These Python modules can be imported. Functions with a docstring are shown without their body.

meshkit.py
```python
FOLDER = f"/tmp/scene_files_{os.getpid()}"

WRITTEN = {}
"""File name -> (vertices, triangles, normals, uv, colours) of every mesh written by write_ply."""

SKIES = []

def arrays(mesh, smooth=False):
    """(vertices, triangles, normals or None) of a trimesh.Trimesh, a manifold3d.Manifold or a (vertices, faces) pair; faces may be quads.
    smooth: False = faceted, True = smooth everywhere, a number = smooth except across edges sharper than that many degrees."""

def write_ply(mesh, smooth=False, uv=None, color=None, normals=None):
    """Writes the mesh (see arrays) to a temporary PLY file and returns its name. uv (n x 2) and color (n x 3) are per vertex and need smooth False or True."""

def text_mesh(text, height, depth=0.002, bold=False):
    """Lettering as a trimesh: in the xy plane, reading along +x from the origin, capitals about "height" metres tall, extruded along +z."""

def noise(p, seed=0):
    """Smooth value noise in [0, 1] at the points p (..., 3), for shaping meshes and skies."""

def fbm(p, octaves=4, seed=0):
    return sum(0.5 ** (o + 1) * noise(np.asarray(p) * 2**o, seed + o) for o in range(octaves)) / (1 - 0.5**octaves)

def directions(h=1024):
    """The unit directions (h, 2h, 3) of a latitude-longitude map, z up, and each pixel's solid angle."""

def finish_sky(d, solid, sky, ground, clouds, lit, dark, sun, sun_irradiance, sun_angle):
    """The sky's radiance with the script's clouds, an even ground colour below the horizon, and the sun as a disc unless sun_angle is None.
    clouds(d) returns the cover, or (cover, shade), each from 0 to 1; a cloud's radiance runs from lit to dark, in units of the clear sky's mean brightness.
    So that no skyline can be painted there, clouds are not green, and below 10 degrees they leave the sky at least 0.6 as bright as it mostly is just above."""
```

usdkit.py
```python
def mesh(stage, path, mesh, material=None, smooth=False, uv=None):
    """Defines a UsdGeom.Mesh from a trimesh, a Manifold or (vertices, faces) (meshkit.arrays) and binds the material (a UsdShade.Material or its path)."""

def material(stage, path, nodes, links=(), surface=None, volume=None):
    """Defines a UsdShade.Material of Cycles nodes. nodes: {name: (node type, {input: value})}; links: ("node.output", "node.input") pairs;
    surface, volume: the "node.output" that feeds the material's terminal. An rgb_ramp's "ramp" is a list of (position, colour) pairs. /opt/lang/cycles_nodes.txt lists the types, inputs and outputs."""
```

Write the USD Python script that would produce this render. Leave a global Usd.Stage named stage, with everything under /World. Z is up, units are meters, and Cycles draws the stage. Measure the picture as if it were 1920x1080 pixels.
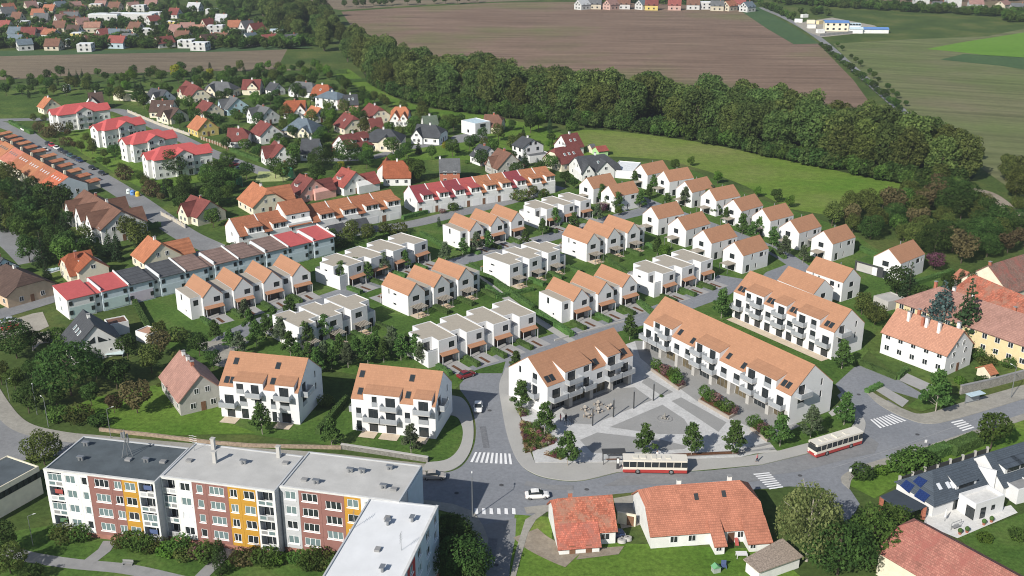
import math, random
import numpy as np, trimesh, shapely
from shapely.geometry import Polygon, LineString, Point, box as sbox
from shapely.ops import unary_union
import manifold3d as m3
from pxr import Usd, UsdGeom, UsdShade, UsdLux, Sdf, Gf, Vt
import usdkit, meshkit

stage = Usd.Stage.CreateInMemory()
UsdGeom.SetStageUpAxis(stage, 'Z')
UsdGeom.SetStageMetersPerUnit(stage, 1.0)
stage.DefinePrim('/World', 'Xform')
stage.DefinePrim('/World/Looks', 'Scope')
random.seed(7)
RNG = np.random.default_rng(11)

# ------------------------------------------------------------------ camera, sky, sun
CAM_H, PITCH, FPX = 102.7, math.atan(760 / 2000), 2000.0       # drone height (m), tilt, focal length in 1/1920 of the width
cam = UsdGeom.Camera.Define(stage, '/World/camera')
cam.CreateHorizontalApertureAttr(36.0)
cam.CreateVerticalApertureAttr(20.25)
cam.CreateFocalLengthAttr(36.0 * FPX / 1920)
cam.CreateFStopAttr(0.0)
cam.CreateClippingRangeAttr(Gf.Vec2f(1, 20000))
cam.AddTranslateOp().Set(Gf.Vec3d(0, 0, CAM_H))
cam.AddRotateXOp().Set(90 - math.degrees(PITCH))
EXPOSURE = 0.43
cam.CreateExposureAttr(EXPOSURE)

SUN_AZ, SUN_EL = math.atan2(-0.60, -0.80), math.radians(34)
SUN_DIR = np.array([math.sin(SUN_AZ) * math.cos(SUN_EL), math.cos(SUN_AZ) * math.cos(SUN_EL), math.sin(SUN_EL)])
sky_mat = usdkit.material(stage, '/World/Looks/sky_light', {
 's': ('sky_texture', {'sky_type': 'single_scattering', 'sun_disc': False, 'sun_elevation': SUN_EL, 'sun_rotation': SUN_AZ}),
 'b': ('background_shader', {'strength': 0.08})}, [('s.color', 'b.color')], surface='b.background')
dome = UsdLux.DomeLight.Define(stage, '/World/sky')
UsdShade.MaterialBindingAPI.Apply(dome.GetPrim()).Bind(sky_mat)
dome.GetPrim().SetCustomDataByKey('kind', 'structure')
sun = UsdLux.DistantLight.Define(stage, '/World/sun')
sun.CreateIntensityAttr(1.18)
sun.CreateNormalizeAttr(True)
sun.CreateAngleAttr(0.5)
sun.CreateColorAttr(Gf.Vec3f(1.0, 0.955, 0.88))
zx = np.cross([0, 0, 1.0], SUN_DIR); zx /= np.linalg.norm(zx)
zy = np.cross(SUN_DIR, zx)
sun.AddTransformOp().Set(Gf.Matrix4d(*zx, 0, *zy, 0, *SUN_DIR, 0, 0, 0, 0, 1))

# ------------------------------------------------------------------ measuring: a point of the survey photograph to a point of the site
_c, _s = math.cos(PITCH), math.sin(PITCH)
def at(x, y, z=0.0):
 u, v = (x - 960) / FPX, (y - 540) / FPX
 d = np.array([u, _c - v * _s, -_s - v * _c])
 return np.array([0, 0, CAM_H]) + d * ((z - CAM_H) / d[2])
def proj(p):
 x, y, z = p[0], p[1], p[2] - CAM_H
 dep = y * _c - z * _s
 return 960 + FPX * x / dep, 540 - FPX * (y * _s + z * _c) / dep
SHEETS = {'A': (0, 130, 6), 'B': (300, 130, 6), 'C': (560, 160, 6), 'D': (860, 200, 6), 'E': (0, 260, 6), 'F': (300, 270, 6), 'G': (580, 300, 6),
          'I': (1060, 280, 6), 'J': (1320, 330, 6), 'K': (1600, 430, 6), 'L': (1600, 570, 6), 'M': (0, 440, 6), 'N': (0, 570, 6), 'O': (300, 560, 6),
          'P': (60, 860, 6), 'Q': (360, 860, 6), 'R': (580, 900, 6), 'S': (940, 660, 6), 'T': (1140, 700, 6), 'U': (1380, 740, 6), 'V': (1600, 840, 6),
          'W': (1020, 880, 6), 'X': (740, 500, 6), 'Y': (960, 580, 6), 'AA': (1180, 540, 4.8), 'AB': (1340, 480, 6), 'AC': (400, 640, 6), 'AD': (620, 660, 6),
          'FA': (0, 0, 6), 'FB': (300, 0, 6), '1': (0, 0, 3), '2': (640, 0, 3), '3': (1280, 0, 3), '4': (0, 360, 3), '5': (640, 360, 3), '6': (1280, 360, 3),
          '7': (0, 720, 3), '8': (640, 720, 3), '9': (1280, 720, 3), '': (0, 0, 1)}
def px(sheet, x, y):
 ox, oy, k = SHEETS[sheet]
 return ox + x / k, oy + y / k
def G(x, y, z=0.0):
 return at(x, y, z)[:2]

# ------------------------------------------------------------------ naming, meshes
_names = {}
def numbered(path):
 n = _names.get(path, 0); _names[path] = n + 1
 return path if n == 0 else f'{path}_{n:03d}'
THINGS = []
def tag(prim, label=None, cat=None, group=None, kind=None):
 for k, v in (('label', label), ('category', cat), ('group', group), ('kind', kind)):
  if v:
   prim.SetCustomDataByKey(k, v)
 if label and cat:
  THINGS.append((prim, label))
 return prim
def put(path, v, f, mat, normals=None):
 m = UsdGeom.Mesh.Define(stage, path)
 v = np.asarray(v, np.float32); f = np.asarray(f, np.int32)
 m.CreatePointsAttr(Vt.Vec3fArray.FromNumpy(v))
 m.CreateFaceVertexCountsAttr(Vt.IntArray.FromNumpy(np.full(len(f), f.shape[1], np.int32)))
 m.CreateFaceVertexIndicesAttr(Vt.IntArray.FromNumpy(f.ravel()))
 m.CreateSubdivisionSchemeAttr('none')
 if normals is not None:
  m.CreateNormalsAttr(Vt.Vec3fArray.FromNumpy(np.asarray(normals, np.float32)))
  m.SetNormalsInterpolation('vertex')
 UsdShade.MaterialBindingAPI.Apply(m.GetPrim()).Bind(mat)
 return m.GetPrim()
def thing(name, label, cat, loc=(0, 0, 0), rz=0.0, group=None, kind=None, root='/World'):
 x = UsdGeom.Xform.Define(stage, numbered(f'{root}/{name}'))
 x.AddTranslateOp().Set(Gf.Vec3d(*map(float, loc)))
 if rz:
  x.AddRotateZOp().Set(math.degrees(rz))
 return tag(x.GetPrim(), label, cat, group, kind)
def kindof(name):
 """a class prim: the pattern that copies reference"""
 return stage.CreateClassPrim(numbered(f'/World/{name}_kind'))
def copy_of(cls, name, label, cat, loc, rz=0.0, scale=None, group=None):
 x = UsdGeom.Xform.Define(stage, numbered(f'/World/{name}'))
 x.AddTranslateOp().Set(Gf.Vec3d(*map(float, loc)))
 x.AddRotateZOp().Set(math.degrees(rz))
 if scale is not None:
  x.AddScaleOp().Set(Gf.Vec3f(*map(float, scale)))
 p = x.GetPrim()
 p.GetReferences().AddInternalReference(cls.GetPath())
 p.SetInstanceable(True)
 return tag(p, label, cat, group)

class MB:
 def __init__(s): s.v, s.f, s.n = [], [], 0
 def add(s, v, f):
  v = np.asarray(v, float).reshape(-1, 3); f = np.asarray(f, int)
  if f.shape[1] == 4: f = np.vstack([f[:, [0, 1, 2]], f[:, [0, 2, 3]]])
  s.v.append(v); s.f.append(f + s.n); s.n += len(v); return s
 def tm(s, m):
  v, f, _ = meshkit.arrays(m); return s.add(v, f)
 BF = np.array([[0, 2, 3, 1], [4, 5, 7, 6], [0, 1, 5, 4], [2, 6, 7, 3], [0, 4, 6, 2], [1, 3, 7, 5]])
 def box(s, x0, y0, z0, x1, y1, z1):
  v = [[x, y, z] for z in (z0, z1) for y in (y0, y1) for x in (x0, x1)]
  return s.add(v, MB.BF)
 def obox(s, c, ax, hx, hy, z0, z1):
  """box turned about z: centre c (x, y), direction ax (x, y), half lengths"""
  ax = np.array(ax[:2], float); ax /= np.linalg.norm(ax); ay = np.array([-ax[1], ax[0]])
  v = [np.r_[np.array(c[:2]) + ax * i * hx + ay * j * hy, z] for z in (z0, z1) for j in (-1, 1) for i in (-1, 1)]
  return s.add(v, MB.BF)
 def prism(s, poly, z0, z1):
  """any simple polygon raised from z0 to z1"""
  p = poly if isinstance(poly, Polygon) else Polygon(np.asarray(poly)[:, :2])
  if p.is_empty: return s
  if not p.is_valid: p = p.buffer(0)
  for g in getattr(p, 'geoms', [p]):
   m = trimesh.creation.extrude_polygon(shapely.geometry.polygon.orient(g), z1 - z0, engine='earcut')
   s.add(m.vertices + [0, 0, z0], m.faces)
  return s
 def sheet(s, poly, z):
  for g in getattr(poly, 'geoms', [poly]):
   if g.is_empty or g.geom_type != 'Polygon': continue
   v, f = trimesh.creation.triangulate_polygon(shapely.geometry.polygon.orient(g), engine='earcut')
   v = np.c_[v, np.full(len(v), z)]
   t = v[f]; up = np.cross(t[:, 1] - t[:, 0], t[:, 2] - t[:, 0])[:, 2] < 0
   f = np.where(up[:, None], f[:, ::-1], f)
   s.add(v, f)
  return s
 def exx(s, prof, x0, x1):
  """convex profile (y, z), counter-clockwise, drawn along x"""
  n = len(prof); v = [[x0, y, z] for y, z in prof] + [[x1, y, z] for y, z in prof]
  f = [[i, (i + 1) % n, (i + 1) % n + n] for i in range(n)] + [[i, (i + 1) % n + n, i + n] for i in range(n)]
  f += [[0, i + 1, i] for i in range(1, n - 1)] + [[n, n + i, n + i + 1] for i in range(1, n - 1)]
  return s.add(v, np.array(f)[:, ::-1])
 def exy(s, prof, y0, y1):
  t = MB().exx([(x, z) for x, z in prof], y0, y1)
  v = np.vstack(t.v)[:, [1, 0, 2]]
  return s.add(v, np.vstack(t.f)[:, ::-1])
 def slab(s, pts, t):
  """a flat convex polygon (upper side, counter-clockwise from above) with thickness t downwards along its normal"""
  p = np.asarray(pts, float); n = np.cross(p[1] - p[0], p[2] - p[0]); n /= np.linalg.norm(n)
  if n[2] < 0: p = p[::-1]; n = -n
  k = len(p); v = np.vstack([p, p - n * t])
  f = [[0, i, i + 1] for i in range(1, k - 1)] + [[k, k + i + 1, k + i] for i in range(1, k - 1)]
  for i in range(k):
   j = (i + 1) % k; f += [[i, i + k, j + k], [i, j + k, j]]
  return s.add(v, f)
 def cyl(s, p0, p1, r0, r1=None, n=8):
  p0, p1 = np.array(p0, float), np.array(p1, float); r1 = r0 if r1 is None else r1
  d = p1 - p0; d /= np.linalg.norm(d)
  a = np.cross(d, [0, 0, 1.0] if abs(d[2]) < .9 else [1.0, 0, 0]); a /= np.linalg.norm(a); b = np.cross(d, a)
  th = np.arange(n) * 2 * np.pi / n
  ring = np.cos(th)[:, None] * a + np.sin(th)[:, None] * b
  v = np.vstack([p0 + ring * r0, p1 + ring * r1])
  f = []
  for i in range(n):
   j = (i + 1) % n; f += [[i, j, j + n], [i, j + n, i + n]]
  f += [[0, i + 1, i] for i in range(1, n - 1)] + [[n, n + i, n + i + 1] for i in range(1, n - 1)]
  return s.add(v, f)
 def ball(s, c, r, sub=1):
  m = trimesh.creation.icosphere(sub); return s.add(m.vertices * np.asarray(r) + np.asarray(c), m.faces)
 def arrays(s): return np.vstack(s.v), np.vstack(s.f)
 def build(s, name, mat, parent=None, label=None):
  base = str(parent.GetPath()) if parent is not None else '/World'
  v, f = s.arrays()
  p = put(numbered(f'{base}/{name}'), v, f, mat)
  if label: p.SetCustomDataByKey('label', label)
  return p
def alone(mb, name, mat, label, cat, group=None, kind=None):
 return tag(mb.build(name, mat), label, cat, group, kind)

# ------------------------------------------------------------------ materials
_m = {}
def mat(name, col, rough=.85, var=.12, scale=.8, spec=.25, bump=0., bscale=6., metal=0., col2=None, coat=0.):
 if name in _m: return _m[name]
 c = np.array(col, float); c2 = np.array(col2, float) if col2 is not None else None
 lo, hi = (c * (1 - var), c * (1 + var)) if c2 is None else (c, c2)
 nodes = {'g': ('texture_coordinate', {}), 'n': ('noise_texture', {'scale': scale, 'detail': 4.0, 'roughness': .6}),
             'r': ('rgb_ramp', {'ramp': [(.3, tuple(lo)), (.7, tuple(hi))]}),
             'p': ('principled_bsdf', {'roughness': rough, 'specular_ior_level': spec, 'metallic': metal, 'coat_weight': coat})}
 links = [('g.object', 'n.vector'), ('n.fac', 'r.fac'), ('r.color', 'p.base_color')]
 if bump:
  nodes['n2'] = ('noise_texture', {'scale': bscale, 'detail': 3.0}); nodes['b'] = ('bump', {'strength': bump, 'distance': .1})
  links += [('g.object', 'n2.vector'), ('n2.fac', 'b.height'), ('b.normal', 'p.normal')]
 _m[name] = usdkit.material(stage, f'/World/Looks/{name}', nodes, links, surface='p.BSDF')
 return _m[name]
def ground(name, ramp, scale, detail=6., fine=None, fine_amt=.25, rough=.95, stripes=None, bump=0.):
 """ramp of colours over world-space noise, a finer noise on top and optional tillage stripes (direction radians, width m, amount)"""
 nodes = {'g': ('geometry', {}), 'n': ('noise_texture', {'scale': scale, 'detail': detail, 'roughness': .62}),
             'r': ('rgb_ramp', {'ramp': ramp}), 'p': ('principled_bsdf', {'roughness': rough, 'specular_ior_level': .1})}
 links = [('g.position', 'n.vector'), ('n.fac', 'r.fac')]
 last = 'r.color'
 if fine:
  nodes['n2'] = ('noise_texture', {'scale': fine, 'detail': 3.0, 'roughness': .7})
  nodes['r2'] = ('rgb_ramp', {'ramp': [(.25, (1 - fine_amt,) * 3), (.75, (1 + fine_amt,) * 3)]})
  nodes['x'] = ('mix_color', {'blend_type': 'multiply', 'fac': 1.0, 'use_clamp': False})
  links += [('g.position', 'n2.vector'), ('n2.fac', 'r2.fac'), (last, 'x.a'), ('r2.color', 'x.b')]; last = 'x.result'
 if stripes:
  ang, wid, amt = stripes
  nodes['mp'] = ('mapping', {'mapping_type': 'texture', 'rotation': (0, 0, ang), 'scale': (wid, wid / .05, 1)})
  nodes['n3'] = ('noise_texture', {'scale': 1.0, 'detail': 3.0, 'roughness': .7})
  nodes['r3'] = ('rgb_ramp', {'ramp': [(.3, (1 - amt,) * 3), (.7, (1 + amt,) * 3)]})
  nodes['y'] = ('mix_color', {'blend_type': 'multiply', 'fac': 1.0, 'use_clamp': False})
  links += [('g.position', 'mp.vector'), ('mp.vector', 'n3.vector'), ('n3.fac', 'r3.fac'), (last, 'y.a'), ('r3.color', 'y.b')]; last = 'y.result'
 links.append((last, 'p.base_color'))
 if bump and fine:
  nodes['b'] = ('bump', {'strength': bump, 'distance': .15}); links += [('n2.fac', 'b.height'), ('b.normal', 'p.normal')]
 _m[name] = usdkit.material(stage, f'/World/Looks/{name}', nodes, links, surface='p.BSDF')
 return _m[name]
def tiles(name, col, var=.18, course=.34, width=.3, amt=.12, rough=.85, patch=None, bump=.5, joint=.66):
 """roof tiles: courses along the object's x, stepped in z, each tile a little different; patch = a second, weathered colour in blotches"""
 c = np.array(col, float)
 nodes = {'g': ('texture_coordinate', {}), 'sx': ('separate_xyz', {}), 'k': ('combine_xyz', {}),
             'ad': ('math', {'math_type': 'multiply', 'value2': 1.0}),
             'bt': ('brick_texture', {'color1': tuple(c * (1 - amt)), 'color2': tuple(c * (1 + amt)), 'mortar': tuple(c * joint), 'scale': 1.0, 'mortar_size': .022, 'mortar_smooth': .4,
                                      'brick_width': width, 'row_height': course * .66, 'bias': 0.0}),
             'n': ('noise_texture', {'scale': .35, 'detail': 5.0, 'roughness': .65}), 'r': ('rgb_ramp', {'ramp': [(.3, (1 - var,) * 3), (.7, (1 + var,) * 3)]}),
             'x': ('mix_color', {'blend_type': 'multiply', 'fac': 1.0, 'use_clamp': False}), 'p': ('principled_bsdf', {'roughness': rough, 'specular_ior_level': .2}),
             'b': ('bump', {'strength': bump, 'distance': .06, 'invert': True})}
 links = [('g.object', 'sx.vector'), ('sx.x', 'k.x'), ('sx.z', 'ad.value1'), ('ad.value', 'k.y'), ('k.vector', 'bt.vector'), ('g.object', 'n.vector'), ('n.fac', 'r.fac'),
             ('bt.color', 'x.a'), ('r.color', 'x.b'), ('bt.fac', 'b.height'), ('b.normal', 'p.normal')]
 last = 'x.result'
 if patch is not None:
  nodes['n4'] = ('noise_texture', {'scale': .5, 'detail': 6.0, 'roughness': .75}); nodes['r4'] = ('rgb_ramp', {'ramp': [(.47, (0, 0, 0)), (.6, (1, 1, 1))]})
  nodes['z'] = ('mix_color', {'blend_type': 'mix', 'b': tuple(patch)})
  links += [('g.object', 'n4.vector'), ('n4.fac', 'r4.fac'), ('r4.color', 'z.fac'), (last, 'z.a')]; last = 'z.result'
 links.append((last, 'p.base_color'))
 _m[name] = usdkit.material(stage, f'/World/Looks/{name}', nodes, links, surface='p.BSDF')
 return _m[name]
def leafmat(name, dark, light, trans=.42, rnd=.5):
 """leaves: each leaf its own tone, clumps lighter and darker, a little light through them"""
 d, l = np.array(dark, float) * 1.2, np.minimum(np.array(light, float) * 1.45, .5)
 nodes = {'g': ('geometry', {}), 'tc': ('texture_coordinate', {}), 'oi': ('object_info', {}), 'n': ('noise_texture', {'scale': .55, 'detail': 3.0}),
             'm1': ('math', {'math_type': 'multiply_add', 'value2': rnd, 'value3': 0.}), 'm2': ('math', {'math_type': 'multiply_add', 'value2': 1.1, 'value3': -.30}),
             'a': ('math', {'math_type': 'add'}), 'r': ('rgb_ramp', {'ramp': [(.0, tuple(d)), (.85, tuple(l))]}),
             'hs': ('hsv', {}), 'mr': ('map_range', {'from_min': 0., 'from_max': 1., 'to_min': .72, 'to_max': 1.3}), 'mh': ('map_range', {'from_min': 0., 'from_max': 1., 'to_min': .484, 'to_max': .514}),
             'df': ('principled_bsdf', {'roughness': .75, 'specular_ior_level': .15}), 'tl': ('translucent_bsdf', {}), 'mx': ('mix_closure', {'fac': trans})}
 links = [('g.random_per_island', 'm1.value1'), ('tc.object', 'n.vector'), ('n.fac', 'm2.value1'), ('m1.value', 'a.value1'), ('m2.value', 'a.value2'), ('a.value', 'r.fac'),
             ('r.color', 'hs.color'), ('oi.random', 'mr.value'), ('mr.result', 'hs.value'), ('oi.random', 'mh.value'), ('mh.result', 'hs.hue'),
             ('hs.color', 'df.base_color'), ('hs.color', 'tl.color'), ('df.BSDF', 'mx.closure1'), ('tl.BSDF', 'mx.closure2')]
 _m[name] = usdkit.material(stage, f'/World/Looks/{name}', nodes, links, surface='mx.closure')
 return _m[name]

PLASTER = mat('white_plaster', (.60, .60, .597), var=.03, scale=.5)
PLASTER_W = mat('old_white_plaster', (.62, .62, .60), var=.09, scale=.5)
CREAM = mat('cream_plaster', (.60, .55, .43), var=.08)
YELLOW = mat('yellow_plaster', (.55, .46, .27), var=.08)
GREYW = mat('grey_plaster', (.36, .35, .32), var=.1)
BLUEW = mat('pale_blue_plaster', (.42, .56, .62), var=.05)
PINKW = mat('pink_plaster', (.60, .33, .28), var=.08)
TANW = mat('tan_plaster', (.48, .36, .25), var=.1)
OCHREW = mat('ochre_plaster', (.50, .40, .14), var=.1)
BRICKW = mat('red_brick', (.33, .12, .075), var=.25, scale=3)
GREENW = mat('light_green_plaster', (.35, .55, .26), var=.06)
STONE = mat('grey_stone', (.22, .21, .19), var=.3, scale=2.5, bump=.4, bscale=3)
CONC = mat('light_concrete', (.38, .37, .35), var=.08, scale=.4)
CONCD = mat('grey_concrete', (.22, .22, .22), var=.1, scale=.6)
ROOF_NEW = tiles('new_terracotta_tiles', (.325, .170, .100), var=.05, amt=.05, joint=.88, bump=.15, width=.45, course=.5)
ROOFS = {'o': tiles('orange_tiles', (.38, .15, .078)), 'r': tiles('red_tiles', (.28, .075, .06)), 'm': tiles('maroon_tiles', (.165, .052, .045)), 'b': tiles('brown_tiles', (.16, .085, .06)),
         'd': tiles('charcoal_tiles', (.062, .066, .073)), 'g': tiles('grey_tiles', (.115, .12, .125)), 'gb': tiles('blue_grey_tiles', (.12, .155, .185)), 'gn': tiles('green_tiles', (.10, .13, .095)),
         'ru': tiles('rust_tiles', (.27, .085, .042)), 'pk': tiles('pink_tiles', (.32, .18, .145)), 'pm': mat('red_sheet_metal', (.43, .09, .085), rough=.5, var=.06), 'w': mat('white_roof', (.6, .62, .63)),
         'br': tiles('dark_brown_tiles', (.085, .055, .045)), 'po': tiles('salmon_tiles', (.42, .215, .145), var=.06), 'op': tiles('orange_pink_tiles', (.38, .155, .10)),
         'old': tiles('weathered_red_tiles', (.36, .12, .075), var=.3, amt=.35, patch=(.29, .15, .105)), 'sl': tiles('slate_tiles', (.062, .078, .098), var=.1), 'barn': tiles('old_pink_tiles', (.31, .135, .105), var=.2, amt=.2, patch=(.27, .10, .08)),
         'oldb': tiles('old_brown_tiles', (.20, .125, .10), var=.2, amt=.25, patch=(.25, .10, .08)), 'lb': mat('pale_blue_roof', (.40, .50, .55)), 'dr': tiles('crimson_tiles', (.27, .035, .04))}
WALLS = {'w': PLASTER_W, 'c': CREAM, 'y': YELLOW, 'g': GREYW, 'lb': BLUEW, 'pk': PINKW, 't': TANW, 'oc': OCHREW, 'bk': BRICKW, 'gn': GREENW, 'pl': PLASTER}
FLATROOF = mat('gravel_roof', (.34, .305, .25), var=.06, scale=1.2)
BITUMEN = mat('dark_bitumen', (.075, .09, .10), var=.2, scale=.35)
ROOFGREY = mat('pale_roof_felt', (.40, .395, .38), var=.10, scale=.3)
ROOFWHITE = mat('white_roof_felt', (.60, .61, .62), var=.06, scale=.3)
GLASS = usdkit.material(stage, '/World/Looks/window_glass', {'p': ('principled_bsdf', {'base_color': (.022, .027, .03), 'roughness': .08, 'specular_ior_level': .6})}, [], surface='p.BSDF')
GLASSB = usdkit.material(stage, '/World/Looks/curtained_glass', {'p': ('principled_bsdf', {'base_color': (.13, .18, .185), 'roughness': .15, 'specular_ior_level': .6})}, [], surface='p.BSDF')
GLASSW = usdkit.material(stage, '/World/Looks/white_blind', {'p': ('principled_bsdf', {'base_color': (.55, .57, .60), 'roughness': .3, 'specular_ior_level': .5})}, [], surface='p.BSDF')
FRAME_D = mat('anthracite_frame', (.035, .037, .04), rough=.5, var=.02)
FRAME_W = mat('white_frame', (.72, .72, .72), rough=.5, var=.02)
FRAME_B = mat('brown_frame', (.10, .05, .03), rough=.6, var=.1)
WOOD = mat('brown_wood', (.16, .085, .05), var=.2, scale=3)
WOODL = mat('pale_wood', (.50, .38, .25), var=.1, scale=2)
METAL = mat('grey_metal', (.30, .31, .32), rough=.45, var=.05, metal=.6)
DARK = mat('dark_grey_paint', (.045, .047, .05), rough=.6, var=.05)
RAIL = usdkit.material(stage, '/World/Looks/balcony_glass', {'t': ('transparent_bsdf', {'color': (.75, .78, .80)}), 'd': ('principled_bsdf', {'base_color': (.42, .44, .46), 'roughness': .3}), 'm': ('mix_closure', {'fac': .62})},
                       [('t.BSDF', 'm.closure1'), ('d.BSDF', 'm.closure2')], surface='m.closure')
# ------------------------------------------------------------------ ground, fields, roads
GRASS = ground('meadow_grass', [(.25, (.035, .060, .016)), (.5, (.055, .085, .022)), (.62, (.085, .105, .030)), (.8, (.12, .115, .055))], .035, fine=.9, fine_amt=.35, bump=.3)
GARDEN = ground('garden_grass', [(.25, (.032, .058, .016)), (.5, (.058, .098, .022)), (.66, (.105, .140, .034)), (.8, (.18, .165, .09))], .045, fine=.7, fine_amt=.45, bump=.3)
LAWN = ground('mown_lawn', [(.3, (.038, .080, .016)), (.5, (.060, .112, .022)), (.66, (.090, .130, .034)), (.8, (.14, .14, .055))], .09, fine=1.3, fine_amt=.4, bump=.3)
LAWNB = ground('bright_lawn', [(.3, (.060, .125, .016)), (.6, (.105, .170, .028)), (.8, (.17, .175, .055))], .05, fine=1.1, fine_amt=.4, bump=.3)
MEADOW = ground('mown_meadow', [(.3, (.068, .150, .016)), (.48, (.110, .168, .028)), (.7, (.165, .175, .062))], .013, fine=.4, fine_amt=.25, stripes=(1.25, 3.0, .10))
SOIL = ground('ploughed_soil', [(.25, (.135, .090, .066)), (.5, (.172, .120, .088)), (.62, (.135, .125, .062)), (.8, (.105, .130, .050))], .0048, detail=4., fine=.25, fine_amt=.12, stripes=(1.50, 4.5, .34))
SOIL2 = ground('stubble_field', [(.3, (.125, .130, .066)), (.5, (.108, .132, .050)), (.75, (.155, .135, .085))], .006, detail=4., fine=.25, fine_amt=.12, stripes=(1.20, 6.0, .30))
SOIL3 = ground('bare_field', [(.3, (.140, .112, .080)), (.55, (.165, .132, .092)), (.8, (.12, .125, .06))], .007, detail=4., fine=.25, fine_amt=.12, stripes=(1.52, 5.0, .28))
CROP_D = ground('dark_green_crop', [(.3, (.042, .082, .035)), (.7, (.062, .105, .042))], .02, fine=.3, fine_amt=.2)
CROP_B = ground('bright_green_crop', [(.3, (.090, .19, .022)), (.7, (.115, .215, .032))], .01, fine=.3, fine_amt=.12, stripes=(1.5, 5.0, .06))
ASPHALT = ground('asphalt', [(.3, (.165, .174, .190)), (.55, (.195, .204, .220)), (.8, (.225, .232, .245))], .07, fine=1.3, fine_amt=.16, rough=.85)
ASPHALT_O = ground('worn_asphalt', [(.3, (.160, .163, .168)), (.55, (.20, .203, .207)), (.8, (.235, .235, .235))], .09, fine=1.2, fine_amt=.14, rough=.9)
ASPHALT_D = ground('dark_asphalt', [(.3, (.055, .056, .060)), (.7, (.085, .086, .09))], .15, fine=2.0, fine_amt=.15)
PAVE = ground('pavement_slabs', [(.3, (.31, .305, .29)), (.7, (.35, .343, .325))], .2, fine=4.0, fine_amt=.06)
PAVE_O = ground('old_pavement', [(.3, (.23, .22, .195)), (.7, (.31, .295, .26))], .25, fine=1.5, fine_amt=.15)
PLAZA_L = ground('granite_paving', [(.3, (.38, .38, .375)), (.7, (.47, .47, .465))], .35, fine=2.2, fine_amt=.16)
PLAZA_D = ground('grey_plaza_paving', [(.3, (.235, .235, .23)), (.7, (.265, .265, .26))], .25, fine=4, fine_amt=.05)
DRIVE = ground('driveway_paving', [(.3, (.27, .265, .26)), (.7, (.32, .315, .31))], .4, fine=4, fine_amt=.06)
YARD = ground('gravel_yard', [(.3, (.26, .24, .205)), (.7, (.33, .31, .265))], .25, fine=1.5, fine_amt=.12)
MULCH = ground('bark_mulch', [(.3, (.085, .040, .022)), (.7, (.13, .065, .036))], .5, fine=4, fine_amt=.4)
PATIO = ground('beige_patio', [(.3, (.46, .38, .29)), (.7, (.53, .45, .35))], .5, fine=4, fine_amt=.06)
PATIO_G = ground('pale_patio', [(.3, (.50, .50, .48)), (.7, (.58, .57, .55))], .4, fine=1.5, fine_amt=.12)
DIRT = ground('dirt_track', [(.3, (.20, .165, .125)), (.7, (.27, .235, .19))], .15, fine=1.0, fine_amt=.25)
PAINT = ground('road_paint', [(.3, (.60, .60, .60)), (.7, (.72, .72, .72))], .6, fine=5, fine_amt=.1)

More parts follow.
